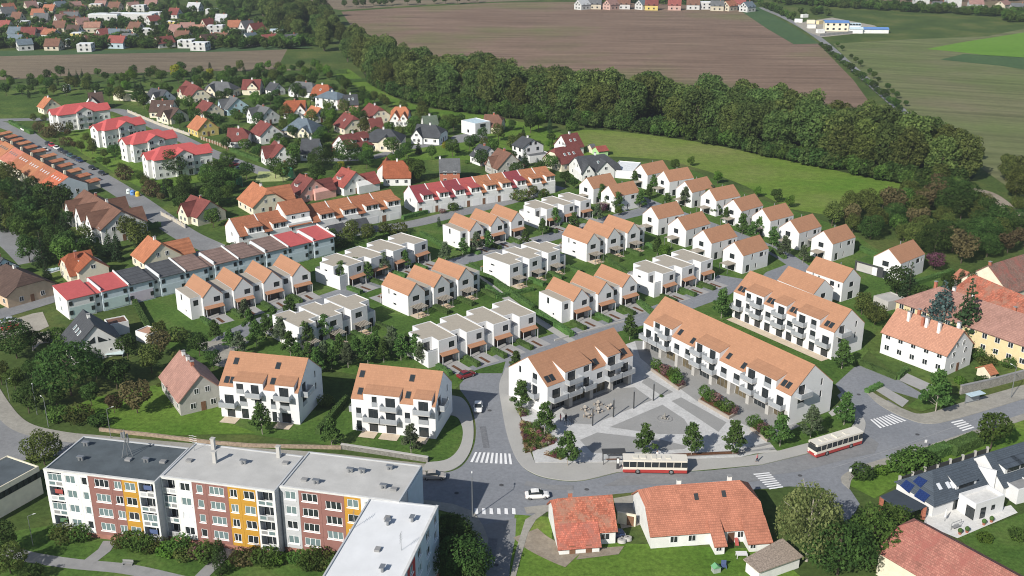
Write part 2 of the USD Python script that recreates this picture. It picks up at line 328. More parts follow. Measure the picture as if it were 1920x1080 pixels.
def gp(pts, sheet=''):
 return Polygon([G(*px(sheet, x, y)) for x, y in pts]).buffer(0)
def line(pts, width, sheet=''):
 return LineString([G(*px(sheet, x, y)) for x, y in pts]).buffer(width / 2, cap_style='flat', join_style='round', quad_segs=6)
def smooth(pts, n=6):
 """Catmull-Rom through pixel points"""
 P = np.array(pts, float); P = np.vstack([2 * P[0] - P[1], P, 2 * P[-1] - P[-2]]); out = []
 for i in range(1, len(P) - 2):
  for t in np.linspace(0, 1, n, endpoint=False):
   a, b, c, d = P[i - 1:i + 3]
   out.append(.5 * (2 * b + (c - a) * t + (2 * a - 5 * b + 4 * c - d) * t**2 + (3 * b - a - 3 * c + d) * t**3))
 return [tuple(p) for p in out] + [tuple(P[-2])]
def lay(name, poly, z, m, label, cat):
 return tag(MB().sheet(poly, z).build(name, m), label, cat, kind='structure')
def raise_(name, poly, m, label, cat, top=.13, z0=-.05):
 return tag(MB().prism(poly, z0, top).build(name, m), label, cat, kind='structure')

# land: one sheet to the horizon, a little coarser far away
lay('ground', sbox(-4000, -600, 4000, 7000), 0.0, GRASS, 'rough grass ground under the fields, gardens and streets', 'ground')
lay('field', gp(smooth([(640, 22), (800, 12), (985, 4), (1200, 6), (1400, 15)]) + [(1480, 60), (1534, 82), (1600, 150), (1652, 222), (1560, 235), (1400, 222), (1200, 205), (1000, 190), (880, 165), (760, 130), (690, 95)]), .05, SOIL, 'large brown ploughed field with faint green patches behind the tree belt', 'field')
lay('field', gp([(1382, 16), (1420, 13), (1480, 45), (1536, 82), (1488, 83), (1440, 55)]), .09, CROP_D, 'dark green crop strip wedged into the corner of the ploughed field', 'field')
lay('field', gp([(1562, 82), (1700, 74), (1850, 68), (1990, 40), (1990, 420), (1860, 330), (1700, 215), (1630, 160)]), .05, SOIL2, 'greenish stubble field at the upper right beyond the track', 'field')
lay('field', gp([(1737, 92), (1800, 80), (1990, 50), (1990, 112), (1850, 104), (1800, 98)]), .09, CROP_B, 'vivid green crop field at the right edge', 'field')
lay('field', gp([(1763, 112), (1808, 101), (1990, 112), (1990, 142), (1880, 124)]), .09, CROP_D, 'dark green wedge below the vivid green field', 'field')
lay('field', gp(smooth([(-60, 106), (200, 100), (420, 96), (560, 91), (600, 94)]) + [(640, 118), (655, 130), (560, 134), (400, 133), (200, 138), (0, 150), (-60, 152)]), .05, SOIL3, 'narrow brown field in front of the far village', 'field')
lay('field', gp([(-60, 96), (300, 93), (565, 84), (590, 91), (420, 97), (200, 101), (-60, 107)]), .09, CROP_D, 'green strip of grass along the edge of the far village', 'field')
lay('field', gp([(540, 90), (600, 90), (660, 128), (600, 134), (520, 128)]), .09, GRASS, 'grassy corner at the right end of the narrow brown field', 'field')
lay('field', gp([(455, 2), (560, 8), (640, 19), (800, 9), (985, 1), (1090, -2), (1000, -30), (700, -60), (300, -60)]), .05, SOIL3, 'pale brown field at the very top behind the tree line', 'field')
lay('field', gp([(1560, -2), (1680, 3), (1780, 9), (1990, 24), (1990, -60), (1600, -80), (1440, -60)]), .05, SOIL, 'brown field at the upper right behind a hedgerow', 'field')
MEADOW_P = gp(smooth([(1085, 243), (1150, 246), (1250, 258), (1400, 280), (1550, 310), (1715, 343), (1722, 356)]) + [(1660, 380), (1560, 405), (1480, 392), (1400, 350), (1330, 322), (1250, 300), (1180, 295), (1085, 292), (1020, 275)])
lay('meadow', MEADOW_P, .05, MEADOW, 'bright mown meadow between the tree belt and the new houses', 'meadow')
lay('grass_strip', gp(smooth([(610, 100), (655, 130), (710, 168), (790, 200), (900, 215), (1010, 235)]) + [(1085, 262), (1020, 285), (930, 268), (840, 222), (760, 205), (690, 178), (630, 140)]), .06, LAWNB, 'grass strip with a worn path along the tree belt', 'grass')

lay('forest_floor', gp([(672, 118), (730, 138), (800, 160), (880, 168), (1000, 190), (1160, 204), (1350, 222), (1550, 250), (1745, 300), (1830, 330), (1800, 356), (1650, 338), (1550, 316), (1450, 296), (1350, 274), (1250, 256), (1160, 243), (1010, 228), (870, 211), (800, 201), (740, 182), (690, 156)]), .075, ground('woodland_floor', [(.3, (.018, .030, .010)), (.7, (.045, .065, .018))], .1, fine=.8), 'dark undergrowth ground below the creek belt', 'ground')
# the village quarter's gardens and the new estate's lawns
lay('garden_ground', gp([(-80, 165), (220, 150), (620, 135), (700, 180), (860, 230), (1000, 270), (1090, 300), (1180, 300), (1050, 352), (750, 432), (420, 470), (100, 560), (-80, 600)]), .03, GARDEN, 'mixed garden grass of the old village quarter', 'grass')
ESTATE = gp([(250, 560), (330, 520), (600, 455), (790, 415), (1050, 355), (1190, 300), (1300, 320), (1420, 372), (1560, 420), (1610, 445), (1640, 465), (1720, 500), (1790, 520), (1700, 580), (1600, 690), (1480, 800), (1250, 720), (1190, 640), (960, 700), (880, 700), (850, 735), (590, 690), (400, 690), (290, 640)])
lay('lawn', ESTATE, .05, LAWN, 'dark green lawns of the new housing estate', 'lawn')
lay('lawn', gp([(395, 770), (640, 770), (830, 800), (852, 772), (884, 782), (890, 830), (860, 868), (808, 866), (795, 862), (640, 838), (470, 815), (300, 815), (240, 795), (200, 760), (330, 745)]), .05, LAWN, 'lawn in front of the twin gabled apartment houses', 'lawn')
lay('lawn', gp([(180, 745), (330, 715), (410, 735), (420, 790), (480, 812), (300, 818), (200, 800), (120, 770)]), .07, LAWNB, 'sunny orchard grass beside the old pink roofed house', 'lawn')
lay('lawn', gp([(965, 965), (1035, 970), (1035, 1015), (1190, 1020), (1440, 1030), (1500, 1080), (1500, 1180), (940, 1180), (955, 1080)]), .05, LAWNB, 'green yard in front of the two old roadside cottages', 'lawn')
lay('lawn', gp([(1690, 965), (1785, 1000), (1860, 985), (1990, 935), (1990, 1180), (1900, 1120), (1800, 1010)]), .05, LAWN, 'garden lawn of the slate roofed bungalow', 'lawn')
lay('lawn', gp([(1582, 905), (1600, 886), (1700, 855), (1830, 812), (1990, 762), (1990, 830), (1830, 850), (1760, 880), (1690, 905), (1640, 935)]), .05, LAWNB, 'roadside lawn with clipped bushes in front of the bungalow', 'lawn')
lay('lawn', gp([(0, 1000), (100, 985), (330, 1000), (530, 1040), (640, 1060), (600, 1200), (-80, 1200), (-80, 1010)]), .05, LAWN, 'shared lawn in front of the panel block', 'lawn')
lay('lawn', gp([(822, 950), (880, 960), (895, 985), (905, 1010), (900, 1090), (890, 1200), (760, 1200)]), .05, GARDEN, 'shaded strip of ground beside the white roofed wing', 'grass')
lay('lawn', gp([(1615, 645), (1680, 705), (1760, 740), (1830, 735), (1990, 690), (1990, 580), (1850, 560), (1720, 560)]), .055, GARDEN, 'garden around the white house with the salmon roof', 'grass')
lay('lawn', gp([(1700, 763), (1745, 733), (1812, 746), (1727, 773)]), .16, LAWN, 'corner lawn beside the parking bay at the side street', 'lawn')
lay('lawn', gp([(-60, 262), (60, 285), (160, 330), (250, 390), (330, 450), (330, 480), (110, 545), (-60, 580)]), .06, GARDEN, 'dark gardens behind the orange terrace', 'grass')
lay('lawn', gp([(75, 232), (130, 228), (205, 215), (300, 255), (400, 300), (440, 345), (330, 380), (250, 345), (150, 285)]), .06, LAWNB, 'lawn around the four red roofed villas', 'lawn')
lay('lawn', gp([(640, 280), (740, 282), (850, 264), (930, 268), (1000, 285), (930, 300), (800, 300), (700, 310)]), .06, LAWNB, 'open grass beside the cul-de-sac', 'lawn')

# roads
MAIN = gp(smooth([(640, 868), (790, 884), (836, 886), (868, 872), (888, 838), (892, 800), (882, 760), (862, 730)]) + [(862, 706)] + smooth([(905, 690), (948, 678)]) +
          smooth([(936, 722), (940, 760), (952, 820), (972, 866), (1000, 889), (1040, 900), (1090, 902), (1160, 886)]) + smooth([(1200, 883), (1300, 884), (1430, 872), (1520, 850), (1592, 826), (1622, 806)]) +
          smooth([(1608, 776), (1580, 740), (1556, 705)]) + [(1612, 685), (1682, 711), (1736, 742), (1722, 748), (1655, 728), (1626, 738)] + smooth([(1650, 760), (1692, 782), (1740, 795), (1800, 784), (1920, 748), (2020, 716)]) +
          smooth([(2020, 742), (1920, 776), (1830, 806), (1720, 842), (1620, 872), (1580, 892)]) + [(1590, 912), (1612, 945), (1590, 985), (1560, 950), (1545, 915)] + smooth([(1480, 912), (1400, 918), (1290, 912), (1180, 924), (1100, 932), (1030, 944)]) +
          smooth([(1000, 968), (980, 985), (968, 1020), (955, 1080), (935, 1180)]) + smooth([(890, 1180), (902, 1080), (905, 1020), (895, 985), (868, 960), (830, 950), (780, 943), (640, 925)]))
lay('road', MAIN, .02, ASPHALT, 'grey asphalt main road with its junction and side streets', 'road')
lay('road', gp([(902, 985), (968, 972), (966, 1010), (952, 1080), (935, 1180), (890, 1180), (904, 1080)]), .06, ASPHALT_O, 'worn asphalt of the side road running down beside the block', 'road')
lay('road', gp([(1172, 893), (1300, 886), (1430, 872), (1520, 850), (1596, 824), (1620, 812), (1648, 832), (1640, 850), (1600, 858), (1500, 884), (1400, 897), (1290, 906), (1130, 912)]), .06, ASPHALT_O, 'paler cobbled bus lane along the square', 'road')
S1 = line(smooth([(900, 700), (1000, 655), (1120, 618), (1210, 594), (1300, 563), (1345, 545), (1372, 520)]), 8.0)
S2 = line(smooth([(395, 660), (440, 628), (500, 602), (580, 572), (660, 545), (740, 524), (870, 488), (960, 464), (1060, 437), (1150, 410), (1205, 396), (1232, 386)]), 6.5)
S3 = line(smooth([(1165, 358), (1210, 378), (1290, 408), (1385, 444), (1450, 470), (1492, 495), (1512, 512)]), 6.0)
S3b = line([(1500, 498), (1455, 515), (1432, 540)], 6.0)
lay('road', S1.difference(MAIN), .08, ASPHALT, 'estate street behind the orange roofed market building', 'road')
lay('road', S2.difference(S3), .08, ASPHALT, 'estate street in the middle between the two lines of terraced houses', 'road')
lay('road', S3.union(S3b), .08, ASPHALT, 'estate street between the two rows of detached gabled houses', 'road')
R6 = line(smooth([(-60, 604), (0, 589), (105, 557), (250, 510), (420, 468), (600, 440), (750, 424), (850, 402), (950, 378), (1050, 350)]), 6.8)
R7 = line(smooth([(-40, 225), (30, 242), (75, 272), (160, 318), (240, 366), (300, 408), (350, 442), (410, 470)]), 8.2)
R8 = line(smooth([(-20, 226), (60, 224), (140, 222), (205, 207), (240, 214), (320, 250), (400, 288), (500, 325)]), 6.5)
R9 = line(smooth([(600, 300), (690, 297), (757, 279), (840, 268), (905, 258)]), 5.5)
lay('road', R6, .08, ASPHALT_O, 'village street running behind the long low terrace', 'road')
lay('road', R7.difference(R6), .08, ASPHALT_O, 'long straight street lined with parked cars at the left', 'road')
lay('road', R8.difference(R7), .08, ASPHALT_O, 'street between the red roofed villas and the family houses', 'road')
lay('road', R9.union(Point(*G(880, 259)).buffer(8)), .08, ASPHALT_O, 'cul-de-sac with a turning circle in the village quarter', 'road')
lay('road', line(smooth([(-40, 400), (0, 436), (32, 462), (62, 492)]), 8), .08, ASPHALT_O, 'short piece of street at the left edge beside the dark garden', 'road')
lay('road', line(smooth([(1800, 352), (1850, 362), (1885, 385), (1925, 418), (1960, 450)]), 5), .07, DIRT, 'pale dirt track at the far right edge', 'track')
lay('road', line(smooth([(1425, 14), (1480, 38), (1540, 75), (1600, 128), (1670, 190), (1700, 215)]), 5), .08, ASPHALT_O, 'straight country road between the fields, lined with small trees', 'road')
lay('yard', gp([(1490, 44), (1560, 33), (1640, 48), (1655, 58), (1540, 70), (1510, 58)]), .1, YARD, 'gravel yard of the farm depot in the fields', 'yard')
lay('yard', gp([(-60, 752), (10, 765), (60, 800), (160, 832), (140, 850), (0, 870), (-60, 880)]), .06, ASPHALT_O, 'grey asphalt yard at the left behind the panel block', 'yard')
lay('yard', gp([(22, 600), (62, 588), (80, 585), (92, 612), (70, 622), (30, 628), (-20, 645), (-30, 612)]), .06, YARD, 'pale gravel forecourt beside the end of the terrace', 'yard')
lay('yard', gp([(62, 626), (105, 618), (122, 632), (112, 640), (75, 645), (60, 660)]), .06, YARD, 'pale gravel drive in front of the charcoal roofed house', 'yard')
lay('path', gp([(430, 622), (408, 640), (368, 642), (380, 655), (405, 664), (396, 685), (425, 690), (438, 660), (470, 640)]), .09, PAVE_O, 'pale paved path beside the apartment house', 'path')
lay('path', line(smooth([(-40, 690), (0, 760), (40, 800), (110, 818), (190, 826), (300, 836), (450, 848), (600, 858), (800, 880)]), 3.6), .09, PAVE_O, 'long pale footpath behind the panel block', 'path')
lay('path', line(smooth([(0, 1030), (60, 1046), (140, 1058), (240, 1068), (340, 1090)]), 2.6), .09, CONCD, 'grey path in front of the panel block', 'path')
lay('path', line([(206, 1015), (196, 1032), (160, 1060)], 2.2), .1, CONCD, 'short grey path to the door of the panel block', 'path')
lay('path', line([(430, 1030), (405, 1055), (370, 1090)], 2.2), .1, CONCD, 'short grey path past the tall thuja', 'path')
lay('path', line(smooth([(858, 500), (902, 524), (945, 556), (1010, 602), (1085, 648)]), 2.2), .09, PAVE, 'narrow concrete footpath between the hedged gardens', 'path')
lay('path', line(smooth([(985, 1000), (1010, 1020), (1050, 1040), (1075, 1050)]), 5), .09, DIRT, 'bare trodden patch in the cottage yard', 'path')
lay('path', gp([(1093, 1030), (1170, 1025), (1160, 1040), (1080, 1050)]), .1, DIRT, 'dry worn patch of earth in front of the cottage', 'path')
lay('path', line([(985, 958), (1032, 953)], 2.2), .09, PAVE_O, 'pale path to the cottage gable', 'path')
lay('terrace', gp([(1732, 984), (1738, 955), (1765, 948), (1800, 950), (1838, 962), (1895, 948), (1908, 962), (1795, 1010)]), .1, PATIO_G, 'pale stone garden terrace of the bungalow', 'terrace')

lay('yard', gp([(1150, 935), (1192, 928), (1200, 985), (1165, 992)]), .09, YARD, 'grey paved court between the two roadside cottages', 'yard')
# pavements (raised behind their kerbs), the square
P1 = gp(smooth([(848, 742), (868, 748), (882, 770), (888, 805), (884, 840), (866, 870), (836, 884), (790, 882)]) + smooth([(800, 868), (838, 862), (860, 842), (868, 812), (860, 786), (844, 778)]))
raise_('pavement', P1, PAVE, 'curved pavement beside the right twin apartment house', 'pavement')
P2 = gp(smooth([(948, 690), (936, 722), (940, 760), (952, 820), (972, 866), (1000, 888), (1040, 899), (1090, 901), (1160, 885)]) + [(1160, 868), (1003, 869)] + smooth([(1000, 862), (988, 830), (978, 790), (966, 760), (958, 720), (975, 692)]))
raise_('pavement', P2, PAVE, 'wide pavement bending round the corner of the square', 'pavement')
P3 = gp([(1160, 885), (1200, 882), (1300, 883), (1430, 871), (1520, 849), (1592, 825)] + smooth([(1620, 812), (1622, 790), (1600, 762), (1580, 735)]) + [(1570, 742), (1590, 770), (1603, 792), (1590, 811), (1458, 846), (1390, 858), (1283, 862), (1160, 868)])
raise_('pavement', P3, PAVE, 'pavement along the main road below the square', 'pavement')
P4 = gp(smooth([(1626, 738), (1650, 760), (1692, 782), (1740, 795), (1800, 784), (1920, 748), (2020, 716)]) + smooth([(2020, 690), (1920, 722), (1815, 752), (1735, 776), (1695, 768), (1650, 745), (1632, 733)]))
raise_('pavement', P4, PAVE_O, 'pavement at the right with a bus stop', 'pavement')
P5 = gp(smooth([(1578, 905), (1580, 892), (1620, 872), (1720, 842), (1830, 806), (1920, 776), (2020, 742)]) + smooth([(2020, 752), (1920, 788), (1830, 818), (1725, 852), (1630, 882), (1600, 896), (1592, 918)]))
raise_('pavement', P5, PAVE_O, 'narrow pavement along the bungalow side of the road', 'pavement')
P6 = gp([(794, 938), (850, 946), (888, 960), (905, 985), (915, 1010), (912, 1040), (903, 1080), (885, 1180), (878, 1180), (893, 1060), (896, 1020), (880, 985), (860, 966), (795, 950)])
raise_('pavement', P6, PAVE_O, 'pavement along the side road beside the block', 'pavement')
P7 = gp([(985, 975), (1000, 966), (1030, 946), (1040, 950), (1005, 975), (990, 1000), (978, 1040), (965, 1090), (955, 1090), (968, 1030)])
raise_('pavement', P7, PAVE_O, 'kerb strip at the corner of the cottage yard', 'pavement')
SQ = gp([(986, 800), (1003, 868), (1160, 867), (1283, 861), (1390, 857), (1452, 842), (1442, 826), (1412, 806), (1310, 755), (1240, 705), (1200, 672), (1192, 640), (960, 720), (966, 760)])
raise_('square', SQ, PLAZA_L, 'public square paved in pale granite bands', 'square', top=.14)
WALK = gp([(1190, 640), (1210, 640), (1250, 672), (1484, 790), (1500, 800), (1442, 826), (1412, 806), (1310, 755), (1240, 705), (1200, 672)])
raise_('square', WALK, PLAZA_D, 'grey paved walk along the shop fronts of the long building', 'square', top=.148)
for pts, what in (([(1053, 772), (1072, 795), (1110, 797), (1223, 751), (1190, 727), (1150, 730), (1060, 765)], 'where the cafe tables stand'),
                  ([(1203, 718), (1213, 707), (1262, 736), (1242, 744)], 'in the small corner by the first planter'),
                  ([(1143, 802), (1242, 760), (1283, 787), (1300, 815), (1235, 815)], 'around the fountain'),
                  ([(1259, 753), (1277, 746), (1362, 793), (1347, 811), (1313, 788)], 'in a long strip beside the planters'),
                  ([(1087, 826), (1120, 812), (1187, 820), (1225, 822), (1290, 838), (1283, 843), (1170, 851), (1110, 850)], 'nearest the bus shelter')):
 lay('square', gp(pts), .150, PLAZA_D, f'grey paving field of the square {what}', 'square')
raise_('lawn', gp([(1438, 829), (1460, 846), (1588, 812), (1602, 790), (1580, 780), (1560, 770), (1500, 800)]), LAWN, 'grass triangle with three young trees at the end of the long building', 'lawn', top=.16)
raise_('lawn', gp([(1335, 570), (1372, 560), (1380, 590), (1350, 605), (1330, 592)]), LAWN, 'rounded grass bed at the end of the rear apartment block', 'lawn', top=.16)
lay('yard', gp([(1680, 711), (1700, 700), (1748, 722), (1740, 738)]), .09, DRIVE, 'pale parking bay beside the white house', 'yard')
lay('yard', gp([(1638, 730), (1655, 724), (1704, 752), (1692, 764)]), .09, DRIVE, 'pale parking bay behind the low hedge', 'yard')
lay('path', gp([(1553, 775), (1570, 762), (1585, 770), (1560, 782)]), .165, PAVE, 'small oval paved spot in the grass triangle', 'path')

CONC_LINE = ground('faint_paint', [(.3, (.27, .275, .285)), (.7, (.33, .335, .34))], .6)
# zebra crossings: each stripe a part
def crossing(a0, a1, b0, b1, n, label, frac=.52):
 """n stripes, the first along a0-b0 and the last along a1-b1 (pixels)"""
 t = thing('zebra_crossing', label, 'zebra crossing', kind='structure')
 A0, A1, B0, B1 = (np.array(G(*p)) for p in (a0, a1, b0, b1))
 for i in range(n):
  u, w = i / (n - 1), frac / (n - 1)
  q = [A0 + (A1 - A0) * (u - w / 2), A0 + (A1 - A0) * (u + w / 2), B0 + (B1 - B0) * (u + w / 2), B0 + (B1 - B0) * (u - w / 2)]
  MB().sheet(Polygon(q), .066).build('stripe', PAINT, t)
crossing((893, 848), (955, 851), (884, 867), (958, 871), 9, 'zebra crossing over the side street beside the square')
crossing((1633, 787), (1670, 777), (1652, 803), (1698, 790), 8, 'zebra crossing over the side street by the grass triangle')
crossing((1413, 890), (1442, 917), (1443, 887), (1468, 913), 8, 'zebra crossing over the main road behind the birch')
crossing((1784, 793), (1804, 808), (1806, 788), (1826, 801), 5, 'zebra crossing over the main road near the bus stop sign')
t = thing('zebra_crossing', 'faded zebra crossing over the road mouth below the junction', 'zebra crossing', kind='structure')
for i in range(6):
 x = 890 + i * 14
 MB().sheet(gp([(x, 953), (x + 6, 954), (x + 7, 965), (x, 964)]), .066).build('stripe', PAINT, t)
PATCH = ground('patched_asphalt', [(.3, (.125, .130, .140)), (.7, (.16, .165, .175))], .4, fine=2)
for i, (pts, w) in enumerate((([(985, 906), (1030, 914), (1075, 915)], 1.6), ([(905, 800), (912, 840)], 1.2), ([(1380, 902), (1450, 893)], 1.8), ([(1660, 752), (1690, 770)], 1.5), ([(1680, 846), (1740, 828)], 1.4), ([(925, 1010), (918, 1050)], 1.5))):
 lay('repair_patch', line(pts, w), .0645, PATCH if i % 2 else ASPHALT_O, f'repaired strip of asphalt, {["below the junction", "on the side street by the square", "behind the birch crossing", "by the grass triangle crossing", "near the bus stop sign", "on the road beside the white wing"][i]}', 'asphalt patch')
for i, (x, y, w) in enumerate(((856, 925, 'left of the junction'), (940, 910, 'in the middle of the junction'), (918, 770, 'on the side street beside the square'), (1100, 918, 'above the old cottage'), (1500, 892, 'right of the birch crossing'), (1610, 740, 'on the side street by the parking bays'), (930, 1060, 'at the bottom of the side road'), (1720, 815, 'on the right part of the main road'))):
 lay('manhole_cover', Point(*G(x, y)).buffer(.42), .0665, ASPHALT_D, f'dark manhole cover {w}', 'manhole cover')
lay('road_marking', line(smooth([(1560, 878), (1640, 853), (1730, 822), (1830, 786)]), .1), .066, CONC_LINE, 'thin white centre line of the main road', 'road marking')
# ------------------------------------------------------------------ windows, doors, balconies on a facade
class Facade:
 """o: ground point at the left end, ux: direction to the right as seen from outside; d > 0 is outwards"""
 def __init__(s, o, ux):
  s.o = np.array(o, float); s.ux = np.array(ux, float) / np.linalg.norm(ux); s.n = np.array([s.ux[1], -s.ux[0]])
 def map(s, mb):
  v, f = mb.arrays(); xy = s.o + v[:, :1] * s.ux + v[:, 1:2] * s.n
  out = MB(); out.add(np.c_[xy, v[:, 2]], f[:, ::-1]); return out
 def hole(s, u, z, w, h, depth=.3):
  c = s.o + s.ux * u - s.n * (depth / 2 - .05)
  b = m3.Manifold.cube([w, depth + .1, h], True)
  return b.transform([[s.ux[0], s.n[0], 0, c[0]], [s.ux[1], s.n[1], 0, c[1]], [0, 0, 1, z + h / 2]])
def window(par, fc, u, z, w, h, frame=None, glass=None, mull=1, d=.0, bar=.07, name='window', sill=None):
 """u centre, z sill; d: how far out the frame's back stands (negative = in a reveal)"""
 frame, glass = frame or FRAME_W, glass or GLASS
 m = MB(); x0, x1 = u - w / 2, u + w / 2; b = min(bar, w * .2)
 m.box(x0, d, z, x0 + b, d + .06, z + h).box(x1 - b, d, z, x1, d + .06, z + h).box(x0 + b, d, z, x1 - b, d + .06, z + b).box(x0 + b, d, z + h - b, x1 - b, d + .06, z + h)
 for k in range(mull):
  xc = x0 + w * (k + 1) / (mull + 1); m.box(xc - b / 2, d, z + b, xc + b / 2, d + .058, z + h - b)
 p = fc.map(m).build(name, frame, par)
 fc.map(MB().box(x0 + b * .5, d + .012, z + b * .5, x1 - b * .5, d + .035, z + h - b * .5)).build('pane', glass, p)
 if sill is not None:
  fc.map(MB().box(x0 - .06, d, z - .1, x1 + .06, max(d, 0) + .12, z - .01)).build('sill', sill, p)
 return p
def railing(par, fc, u, z, w, h=1.0, d=.03):
 fc.map(MB().box(u - w / 2, d, z, u + w / 2, d + .05, z + h)).build('railing', RAIL, par)
def balcony(par, fc, u, z, w, out=1.5, lab=None):
 s = fc.map(MB().box(u - w / 2, .0, z - .18, u + w / 2, out, z)).build('balcony', CONC, par)
 m = MB().box(u - w / 2, out - .05, z + .003, u + w / 2, out, z + 1.05).box(u - w / 2, .02, z + .003, u - w / 2 + .05, out - .053, z + 1.05).box(u + w / 2 - .05, .02, z + .003, u + w / 2, out - .053, z + 1.05)
 fc.map(m).build('railing', RAIL, s)
 return s
def solid_x(prof, x0, x1):
 cs = m3.CrossSection([[tuple(map(float, p)) for p in prof]], m3.FillRule.NonZero)
 return m3.Manifold.extrude(cs, x1 - x0).transform([[0, 0, 1, x0], [1, 0, 0, 0], [0, 1, 0, 0]])
def solid_y(prof, y0, y1):
 cs = m3.CrossSection([[tuple(map(float, p)) for p in prof]], m3.FillRule.NonZero)
 return m3.Manifold.extrude(cs, y1 - y0).transform([[1, 0, 0, 0], [0, 0, -1, y1], [0, 1, 0, 0]])
def cube(x0, y0, z0, x1, y1, z1):
 return m3.Manifold.cube([x1 - x0, y1 - y0, z1 - z0]).translate([x0, y0, z0])
def build_solid(par, name, sol, m):
 return MB().tm(sol).build(name, m, par)
def cut(sol, holes):
 return sol - m3.Manifold.batch_boolean(holes, m3.OpType.Add) if holes else sol

# ------------------------------------------------------------------ terraced houses of the estate (patterns)
UW, UD = 8.3, 11.0
def pergola(par, x0, x1, y0, y1, z=2.55):
 m = MB()
 for k in range(7):
  x = x0 + (x1 - x0) * k / 6; m.box(x - .12, y0, z, x + .12, y1, z + .08)
 m.box(x0 - .1, y1 - .15, z - .16, x1 + .1, y1 - .03, z - .002).box(x0 - .1, y0 + .03, z - .16, x1 + .1, y0 + .15, z - .002)
 p = m.build('pergola', mat('taupe_slats', (.27, .24, .20), var=.08), par)
 MB().box(x0, y1 - .14, .0, x0 + .1, y1 - .04, z - .165).box(x1 - .1, y1 - .14, 0, x1, y1 - .04, z - .165).build('post', METAL, p)
def common_drive(t, x0, x1):
 """tiled canopy, garage door and entrance below it on the street side (y = 0)"""
 MB().slab([(x0 - .05, -1.25, 2.62), (x1 + .05, -1.25, 2.62), (x1 + .05, .02, 3.12), (x0 - .05, .02, 3.12)], .14).build('canopy', ROOF_NEW, t)
 MB().box(x1 - .12, -1.2, 0, x1, -1.08, 2.5).box(x0, -1.2, 0, x0 + .12, -1.08, 2.5).build('post', PLASTER, t)
 f = Facade((x0, 1.2), (1, 0)); w = x1 - x0
 p = f.map(MB().box(w * .42, .0, .05, w - .3, .05, 2.35)).build('garage_door', mat('dark_garage_door', (.075, .065, .06), rough=.6, var=.08), t)
 q = f.map(MB().box(.9, .0, .05, 1.9, .05, 2.2)).build('door', WOOD, t)
 f.map(MB().box(.2, 0, .05, .75, .05, 2.3)).build('side_panel', WOODL, t)
def make_gable_unit():
 t = kindof('gabled_terraced_house'); gx0, gx1 = 2.9, UW; gc, he, hr = (2.9 + UW) / 2, 5.55, 8.35
 main = solid_y([(gx0, 0), (gx1, 0), (gx1, he - .1), (gc, hr - .12), (gx0, he - .1)], 0, UD)
 link = cube(0, .9, 0, gx0 + .1, UD - .9, 5.75)
 S, N = Facade((0, 0), (1, 0)), Facade((UW, UD), (-1, 0)); SL, NL = Facade((0, .9), (1, 0)), Facade((UW, UD - .9), (-1, 0)); Wf, E = Facade((0, UD), (0, -1)), Facade((UW, 0), (0, 1))
 wins = [(S, 6.7, 3.75, 1.7, 1.35, 3), (SL, 1.45, 3.5, 1.35, 1.5, 2), (N, 2.6, 3.55, 2.2, 1.35, 3), (NL, UW - 1.45, 3.45, 1.35, 1.5, 2), (NL, UW - 1.45, .1, 1.35, 2.2, 1), (N, 2.9, .1, 3.2, 2.2, 2),
   (Wf, 4.6, 3.7, .8, 1.6, 0), (Wf, 6.8, 1.3, .6, .5, 0), (E, 3.1, 3.9, .45, 1.4, 0), (E, 5.6, 4.2, 1.2, .5, 0), (E, 5.4, 1.5, 1.2, .5, 0)]
 sol = cut(main + link, [f.hole(u, z, w, h, .22) for f, u, z, w, h, _ in wins] + [cube(gx0 + .25, -.1, -.1, gx1 - .25, 1.2, 2.55)])
 build_solid(t, 'wall', sol, PLASTER)
 for f, u, z, w, h, k in wins: window(t, f, u, z, w, h, FRAME_D, GLASS, k, d=-.14)
 MB().slab([(gx0 - .08, -.06, he - .06), (gc, -.06, hr), (gc, UD + .06, hr), (gx0 - .08, UD + .06, he - .06)], .13).slab([(gc, -.06, hr), (gx1 + .02, -.06, he - .06), (gx1 + .02, UD + .06, he - .06), (gc, UD + .06, hr)], .13).build('roof', ROOF_NEW, t)
 MB().box(.12, 1.0, 5.76, gx0 - .1, UD - 1.0, 5.80).build('flat_roof', FLATROOF, t)
 common_drive(t, gx0 + .25, gx1 - .25)
 pergola(t, 4.3, 7.6, UD + .05, UD + 3.0)
 return t
